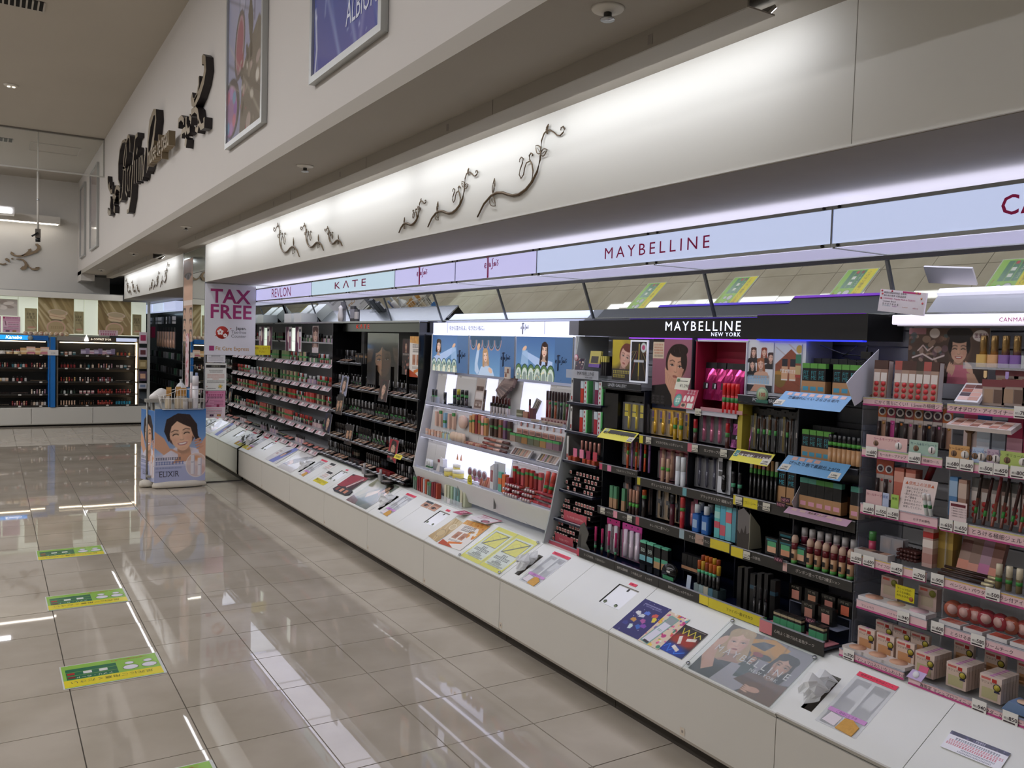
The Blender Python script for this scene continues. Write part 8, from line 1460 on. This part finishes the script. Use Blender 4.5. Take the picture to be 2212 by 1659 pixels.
# small boxes standing on the flat counter before the white bay
NB = [carton(.022, .03, .09, c, ((.75, .95, '4a8a56'),)) for c in ('7a8a80', '5a6a60')]+[carton(.02, .03, .1, c) for c in ('8a2a34', '7a2430', 'a8402a', 'c0c0c0', 'b85030')]
row('mini_carton', 'box', NB, 12, (2.56, 5.44), (2.535, 5.0), .4975, 'small tester carton', 'at the left foot of the white bay', seed=3); row('eyelash_box', 'box', [carton(.026, .05, .11, c) for c in ('d8d4b8', 'c8ccb0', 'a8c4a0', '9ab8b8', '8ab4b0')], 7, (2.545, 4.93), (2.57, 4.67), .4975, 'pastel lash glue box', 'at the foot of the white bay')
put('violet_card', P_(('vc',), lambda m: (m.box(-.05, 0, 0, .05, .004, .1, mat('dcdce2', .4)), m.box(-.01, -.001, 0, .05, 0, .1, mat('6a68a8', .4)))), 'card', 'white and violet card standing behind the pastel boxes', 2.58, 4.83, .51); put('acrylic_box', P_(('abx',), lambda m: (m.box(-.14, 0, 0, .14, .002, .04, mat('d8dce4', .1, alpha=.35)), m.patch(-.06, .005, -.02, .035, mat('e4e0e4', .5)))), 'box', 'clear acrylic front of the pastel box tray', 2.525, 4.78, .4975)
put('cream_box', P_(('crb',), lambda m: (m.box(-.028, 0, 0, .028, .01, .07, mat('d4c8bc', .4)), m.patch(-.02, .01, .0, .03, mat('8a5a4a', .5)), m.patch(.004, .036, .022, .06, mat('8a5a4a', .5)), m.box(-.0285, -.0005, .033, .0285, 0, .036, mat('6a4a40', .5)))), 'box', 'cream ribboned box standing before the blue pictures', 2.64, 4.33, 1.338)
# ------------------------------------------------------------------ black bay and farthest grey bay
kb = thing('black_bay', 'glossy black makeup bay with crowded sloping trays', 'shelf unit', (2.6, 7.26, 0), SH); kb['y0'] = 7.26; kb['x0'] = 2.6
BLK = mat('0e0e10', .2, coat=.4)
def bshelf(y0, y1, z, h=.02, parent=kb, col=None, x=2.6): return shelf(y0, y1, z, z-h, z+.004, xf=x, xb=2.86, strip=col or BLK, parent=parent, board=BLK if parent is kb else mat('b8b8bc', .3))
t = thing('black_header', 'black header panel with small red lettering', 'sign', (2.67, 6.9, 1.61), SH)
b = MB(); b.box(-.3, 0, 0, 1.45, .06, .08, BLK); b.build('panel', t); b = MB(); b.text('KΛTE', .05, .02, .025, glow('d83a2a', .8), -.002, space=1.5, fit=.3); b.build('lettering', t)
c = Cv(.85, 130, '2a2622').grad('3a352c', '1c1a18'); face(c, .45, .5, .36, '8f6f56', '14110f', -6, '5a332c', 1.6, False, 0, None, True, '4a382c'); c.poly([(.7, .25), (.85, .3), (.85, .6), (.74, .48)], '6a5242'); c.poly([(.0, .35), (.2, .3), (.12, .55), (0, .6)], '55432f'); c.rect(.42, 0, .85, 1, '14120f', .45)
tag(obj('dark_poster', print_mesh('kp', c, .62, .42, .004, rough=.15, coat=.6), None, (2.655, 6.27, 1.18), SH), 'large dark moody portrait of a woman in the black bay', 'poster')
tag(obj('autumn_poster', print_mesh('aut2', AUT, .26, .3, .003), None, (2.655, 5.62, 1.28), SH), 'orange autumn leaf poster at the right of the black bay', 'poster')
c = Cv(.55, 60, '2a2220').rect(.05, .06, .5, .4, '3a1c1c'); face(c, .28, .2, .12, 'c09a80', '1d1614'); c.specks(12, ['b06a58', 'd89a88', '8a4a40'], .03, .05, 2, (.05, .5, .5, .98)); c.rows(.06, .5, .42, .05, 'c8c0b8', 2)
tag(obj('shade_poster', print_mesh('shp', c, .13, .27, .003), None, (2.66, 5.83, 1.29), SH), 'narrow dark shade chart between the two posters', 'poster')
def facecut(key, bg, two=False):
    c = Cv(.9, 60, bg)
    if two: face(c, .28, .45, .3, 'c09878', '1c1412', 0, '8a5a50', 0, False, 1, '17151a'); face(c, .66, .4, .28, 'b8906f', '181210', 0, '8a5a50', 0, False, 1, '2a1c18')
    else: face(c, .45, .42, .33, 'd0ac96', '1c1614', 8, '9a4a4a', .9, False, 0, '1c1a20')
    return print_mesh(key, c, .16, .17, .003)
for k, (px, py, key, bg, two, lab) in enumerate(((740, 835, 'fc1', '8a8ea8', False, 'small pale portrait card with dark bun hair'), (730, 875, 'fc2', '1c1718', True, 'twin portrait cutout on the middle black shelf'), (705, 915, 'fc3', '1a2040', False, 'small blue portrait card low in the black bay'), (750, 940, 'fc4', '1c1718', True, 'twin portrait cutout low in the black bay'), (825, 845, 'fc5', '3a1c1c', False, 'portrait card of a woman with hands by her head'), (845, 975, 'fc6', 'a02030', False, 'crimson portrait card in the lowest black tray'))):
    p = at(px, py, X=2.56); tag(obj('portrait_card', facecut(key, bg, two), None, (2.56, p.y, p.z-.08), SH, -.15), lab, 'card')
KP = ['17161a', '1c1a1a', '24201e', '0f0f12', '2a2422']; SIL = ['8a8a90', 'b0b0b4']
KZ = [(1.335, 'top'), (1.125, 'second'), (.905, 'third'), (.69, 'fourth'), (.53, 'lowest')]
R = random.Random(21)
PAN = ['a88a6a', 'c8b8a8', '6a4a3a', '8a6a50', '4a3a34', 'd0c4b8', 'b07a60']
for li, (z, zn) in enumerate(KZ):
    xf = (2.64, 2.6, 2.585, 2.56, 2.5)[li]
    for q in range(6):
        y0, y1 = 7.26-.3*q, 7.26-.3*(q+1)
        if li == 0 and q >= 2: continue
        if li == 1 and q in (3,): pass
        bshelf(y0, y1, z, .012, x=xf)
        wh = 'in part %s of %s black shelf' % (['one', 'two', 'three', 'four', 'five', 'six'][q], zn)
        kind = R.choice('spsbps') if li < 4 else R.choice('pccp')
        if kind == 's': srow('black_pencil', 'pencil', [stick(.007, R.choice((.1, .12, .13)), p, R.choice(KP+SIL), .4, (.4, .52, '3f8a48') if R.random() < .3 else None, 8) for p in R.sample(KP, 3)], 11, y0-.01, y1+.01, xf+.06, z+.001, 'black liner pencil', wh, seed=li*9+q)
        if kind in 'sp': srow('eye_palette', 'palette', [palette(.075, .06, .01, R.choice(KP), R.sample(PAN, 4), 3, 2) for _ in range(2)], 3, y0-.02, y1+.02, xf+.004, z+.004, 'black eye palette', wh, lean=-.3, seed=q); srow('dark_carton', 'box', [carton(.04, .03, .07, p, ((.3, .7, R.choice(('4a4a50', '8a7a6a', '6a2a2a', 'a8a8ac'))),)) for p in R.sample(KP, 3)], 5, y0-.02, y1+.02, xf+.13, z+.01, 'dark carton', 'behind goods '+wh, seed=q)
        if kind == 'b': srow('black_box', 'box', [carton(.03, .03, .09, p, ((.6, .8, R.choice(('5a5a60', '8a6a4a', '3a3a40'))),)) for p in R.sample(KP, 3)], 6, y0-.02, y1+.02, xf+.05, z+.001, 'small black carton', wh, seed=q)
        if kind == 'p': srow('black_mascara', 'tube', [stick(.009, .11, p, R.choice(KP+SIL), .45) for p in R.sample(KP, 3)], 7, y0-.01, y1+.01, xf+.075, z+.001, 'black mascara tube', wh, seed=q+3)
        if kind == 'c': srow('lip_case', 'case', [carton(.03, .04, .03, c_) for c_ in (['7a1a20', '8a2424', '6a1418'] if q > 3 else ['1c1618', '3a1c1e', '2a2a30'])], 8, y0-.02, y1+.02, xf+.03, z+.001, 'small lip case', wh, seed=q)
        srow('white_slip', 'price tag', P_(('wslip',), lambda m: m.box(-.022, 0, 0, .022, .03, .001, mat('c8cacc', .35))), 3, y0-.03, y1+.03, xf-.018, z+.0045, 'white price slip', wh, lean=-.2, seed=q)
b = MB(); b.box(-.06, 0, 0, .06, .001, .035, YT); b.text('開封厳禁', .02, 0, .01, mat('2a2810', .5), -.0004, 'c'); p = at(860, 985, X=2.5); put('yellow_label', b.mesh('yellow_label'), 'label', 'yellow label on the lowest black tray edge', 2.49, p.y, p.z-.02, rx=-.6)
for k in (1, 2, 3, 4, 5): b = MB(); b.box(.3*k-.002, .04, .52, .3*k+.002, .26, 1.34, mat('141416', .25)); b.build('divider', kb)
b = MB(); b.box(-.01, .0, .5, -.002, .27, 1.68, BLK); b.build('side_panel', kb); b = MB(); b.box(1.775, .0, .5, 1.785, .27, 1.68, BLK); b.build('side_panel', kb)
row('curl_stand', 'tester', [bottle(.05, .03, .08, '9a9a9c', 'd8d8d8', .2, .4), compact(.05, .02, '24201e', '8a8078')], 4, (2.47, 6.25), (2.47, 5.6), .498, 'tester item', 'on the counter before the black bay')
# farthest bay -----------------------------------------------------------------
rb = thing('grey_bay', 'farthest bay of grey trays with pink price cards', 'shelf unit', (2.6, 9.07, 0), SH); rb['y0'] = 9.07; rb['x0'] = 2.6
RZ = [(1.5, 'highest'), (1.308, 'second'), (1.1, 'third'), (.918, 'fourth'), (.7, 'fifth'), (.525, 'lowest')]
REDS = ['b0302a', 'c04038', '8a2420', 'c8605a']; GRN = ['3f8a48', '4a9a56']
R = random.Random(33)
for li, (z, zn) in enumerate(RZ):
    xf = (2.66, 2.62, 2.61, 2.6, 2.57, 2.5)[li]
    for q in range(6):
        y0, y1 = 9.07-.3*q, 9.07-.3*(q+1)
        bshelf(y0, y1, z, .004, rb, mat('a8a8ac', .3), xf)
        wh = 'in part %s of %s far tray' % (['one', 'two', 'three', 'four', 'five', 'six'][q], zn)
        kind = R.choice('tbmtb') if li < 5 else R.choice('pcm')
        if li == 4: kind = 'bbttmb'[q]
        if kind == 't': srow('lip_tube', 'tube', [stick(.009, .085, R.choice(('c8c4c4', '8a3a34', 'b8807a', '2a2426')), R.choice(('2a2628', 'b0302a', 'c8ccd0')), .45, (.35, .55, '3f8a48') if R.random() < .5 else None, 8) for _ in range(4)], 8, y0-.01, y1+.01, xf+.06, z+.001, 'slim lip tube', wh, seed=li+q)
        if kind == 'b': srow('lip_box', 'box', [carton(.032, .03, .09, R.choice(REDS if (li in (3, 4) and q in (1, 3)) else ['c8a890', '5a2a28', '2a2a30', '8a9a70']), ((.35, .55, R.choice(GRN)),)) for _ in range(3)], 6, y0-.02, y1+.02, xf+.05, z+.001, 'small lip carton with green band', wh, seed=q)
        if kind == 'm': srow('nail_bottle', 'bottle', [bottle(.026, .024, .07, R.choice(('b8a0b8', 'c8a8b0', 'd8c0c0', '6a8a6a')), R.choice(('d8d8dc', '2a2a2c')), .35, .4) for _ in range(3)], 7, y0-.02, y1+.02, xf+.05, z+.001, 'small nail bottle', wh, seed=q)
        if kind == 'p': srow('cheek_palette', 'palette', palette(.1, .05, .012, '3a3436', ['c8786a', 'd88a7a', 'c86a5e', 'd89888'], 4, 1), 2, y0-.03, y1+.03, xf+.02, z+.001, 'coral cheek palette', wh, lean=-.3)
        if kind == 'c': srow('puff_case', 'case', [compact(.028, .02, '4a4a50', 'c8a8a0'), compact(.028, .02, '2a2a2e', '8aa06a')], 4, y0-.02, y1+.02, xf+.06, z+.001, 'round tester case', wh)
        if li: tag(obj('price_card', P_(('rpc', q % 3), lambda m: (m.box(-.12, 0, 0, .12, .001, .05, mat(['d8c0c4', 'd0c4c8', 'c8bcc0'][q % 3], .4)), *[m.patch(-.11+.055*k, .01, -.07+.055*k, .04, mat(['b8848a', 'e4dcdc', '9a8a90'][k % 3], .5)) for k in range(4)])), None, (xf-.03, (y0+y1)/2, z-.035), SH, -.75), 'slanted pink price card %s' % wh, 'price tag', 'slanted price cards of the far trays')
c = Cv(.75, 60, 'd8d4da').poly([(.05, 0), (.4, 0), (.4, 1), (.05, 1)], '5a2a4a').ell(.35, .4, .12, .25, 'e0c8c0').rect(.46, .1, .7, .2, '3a3a44').rect(.5, .4, .66, .9, '8a3a5a')
for k, (y, lab) in enumerate(((8.75, 'left one'), (8.42, 'right one'))): tag(obj('mirror_portrait', print_mesh('mp', c, .2, .25, .003), None, (2.65, y, 1.4), SH), 'purple half-face portrait panel by the lit mirror, %s' % lab, 'poster')
b = MB(); b.box(-.06, 0, 0, .06, .01, .24, glow('dfe8dc', .8)); put('lit_mirror', b.mesh('lit_mirror'), 'mirror', 'narrow glowing mirror between two purple portraits', 2.655, 8.585, 1.4)
b = MB(); b.box(-.09, 0, 0, .09, .002, .1, YT); b.text('開封しないで', .028, 0, .06, mat('8a3a1a', .5), -.0006, 'c'); b.text('下さい', .024, 0, .025, mat('8a3a1a', .5), -.0006, 'c'); put('yellow_sign', b.mesh('yellow_sign'), 'sign', 'square yellow warning sign beside the tax free board', 2.47, 9.095, 1.345, 0)
c = Cv(.5, 70, 'c8bcc0'); face(c, .25, .35, .28, 'c8a898', '5a3a34', 0, '9a4a50', 1.5); tag(obj('faded_portrait', print_mesh('fdp', c, .18, .26, .002), None, (2.66, 7.92, 1.4), SH), 'faded portrait of a long-haired woman in the far bay', 'poster')
row('white_display', 'box', [carton(.24, .16, .09, 'd8dcd6', ()), carton(.24, .16, .09, 'dce0da', ())], 2, (2.59, 8.75), (2.59, 8.1), 1.693, 'white slanted display box', 'on top of the far bay'); b = MB(); b.box(0, .0, 0, 3.6, .17, .006, STEEL); b.box(0, -.004, -.006, 3.6, 0, .008, STEEL); tag(b.build('top_ledge', None, (2.6, 9.07, 1.686), SH), 'long steel ledge on top of the two far bays', 'ledge')
t = thing('figure_stand', 'small clear stand with a white figure card on the ledge', 'stand', (2.6, 7.02, 1.695), SH)
b = MB(); b.box(-.06, 0, 0, .06, .004, .17, mat('4a4a5a', .2, alpha=.6)); b.build('plate', t); b = MB(); b.lathe([(.02, 0), (.028, .04), (.016, .1), (.02, .12), (.0, .14)], mat('e2ded8', .5), 10); b.build('figure_card', t, (0, -.02, .0)); b = MB(); b.box(-.06, -.03, 0, .06, .04, .003, acrylic()); b.build('foot', t)
row('desk_sign', 'stand', [carton(.09, .02, .13, '24242a', ((.2, .8, '8a8a92'),)), carton(.07, .02, .1, '3a3a40', ((.2, .8, 'c8c4c0'),))], 2, (2.62, 6.9), (2.62, 6.72), 1.695, 'small dark framed sign', 'on the ledge by the figure card')
# distant bays beyond the pillar ------------------------------------------------
fb = thing('distant_bay', 'distant dark makeup bay seen beyond the pillar', 'shelf unit', (2.6, 18.3, 0), SH); fb['y0'] = 18.3; fb['x0'] = 2.6
b = MB(); b.box(0, .27, .3, 8.0, .29, 1.9, BLK); b.build('back', fb)
for z in (.62, .85, 1.1): b = MB(); b.box(0, -.02, z, 5.5, .27, z+.01, BLK); b.build('shelf', fb)
b = MB(); b.box(0, -.3, 0, 6, .27, .35, mat('d0d0cc', .5)); b.build('base', fb)
for k, y in enumerate((17.5, 16.4, 15.3, 14.2)):
    b = MB(); b.box(-.5, 0, 0, .5, .2, .135, glow(['c3dced', 'c6d2f4', 'c9d8f0', 'c6d0f2'][k], SIGN_FRONT)); put('light_box_sign', b.mesh('light_box_sign'), 'sign', 'distant pale light box beyond the pillar, %s' % ['farthest', 'second farthest', 'second nearest', 'nearest'][k], 2.4, y, 1.905)
R = random.Random(8)
for li, z in enumerate((.631, .861, 1.111)): srow('dark_product', 'cosmetics', [carton(.06, .05, .1, R.choice(KP+['3a3a44', '2a4a3a', '8a8a90'])) for _ in range(7)], 14, 17.6, 14.0, 2.6, z, 'tiny dark makeup item', 'on %s distant shelf' % ['lowest', 'middle', 'highest'][li])
srow('brush_set', 'pack', blister(.16, .36, '16161a', '0e0e10', 'b8907a', .03, None, .8), 7, 16.4, 14.6, 2.56, 1.28, 'black brush set pack', 'hanging in the distant bay'); srow('price_sheet', 'card', carton(.16, .004, .12, 'c4c4c8', ((.3, .5, '5a5a60'),)), 8, 17.3, 14.5, 2.55, 1.7, 'white slanted price sheet', 'at the top of the distant bay', spin=.4); put('crimson_pouch', carton(.3, .06, .2, 'a81a4a'), 'bag', 'crimson pouch hanging in the distant bay', 2.53, 16.9, 1.45)
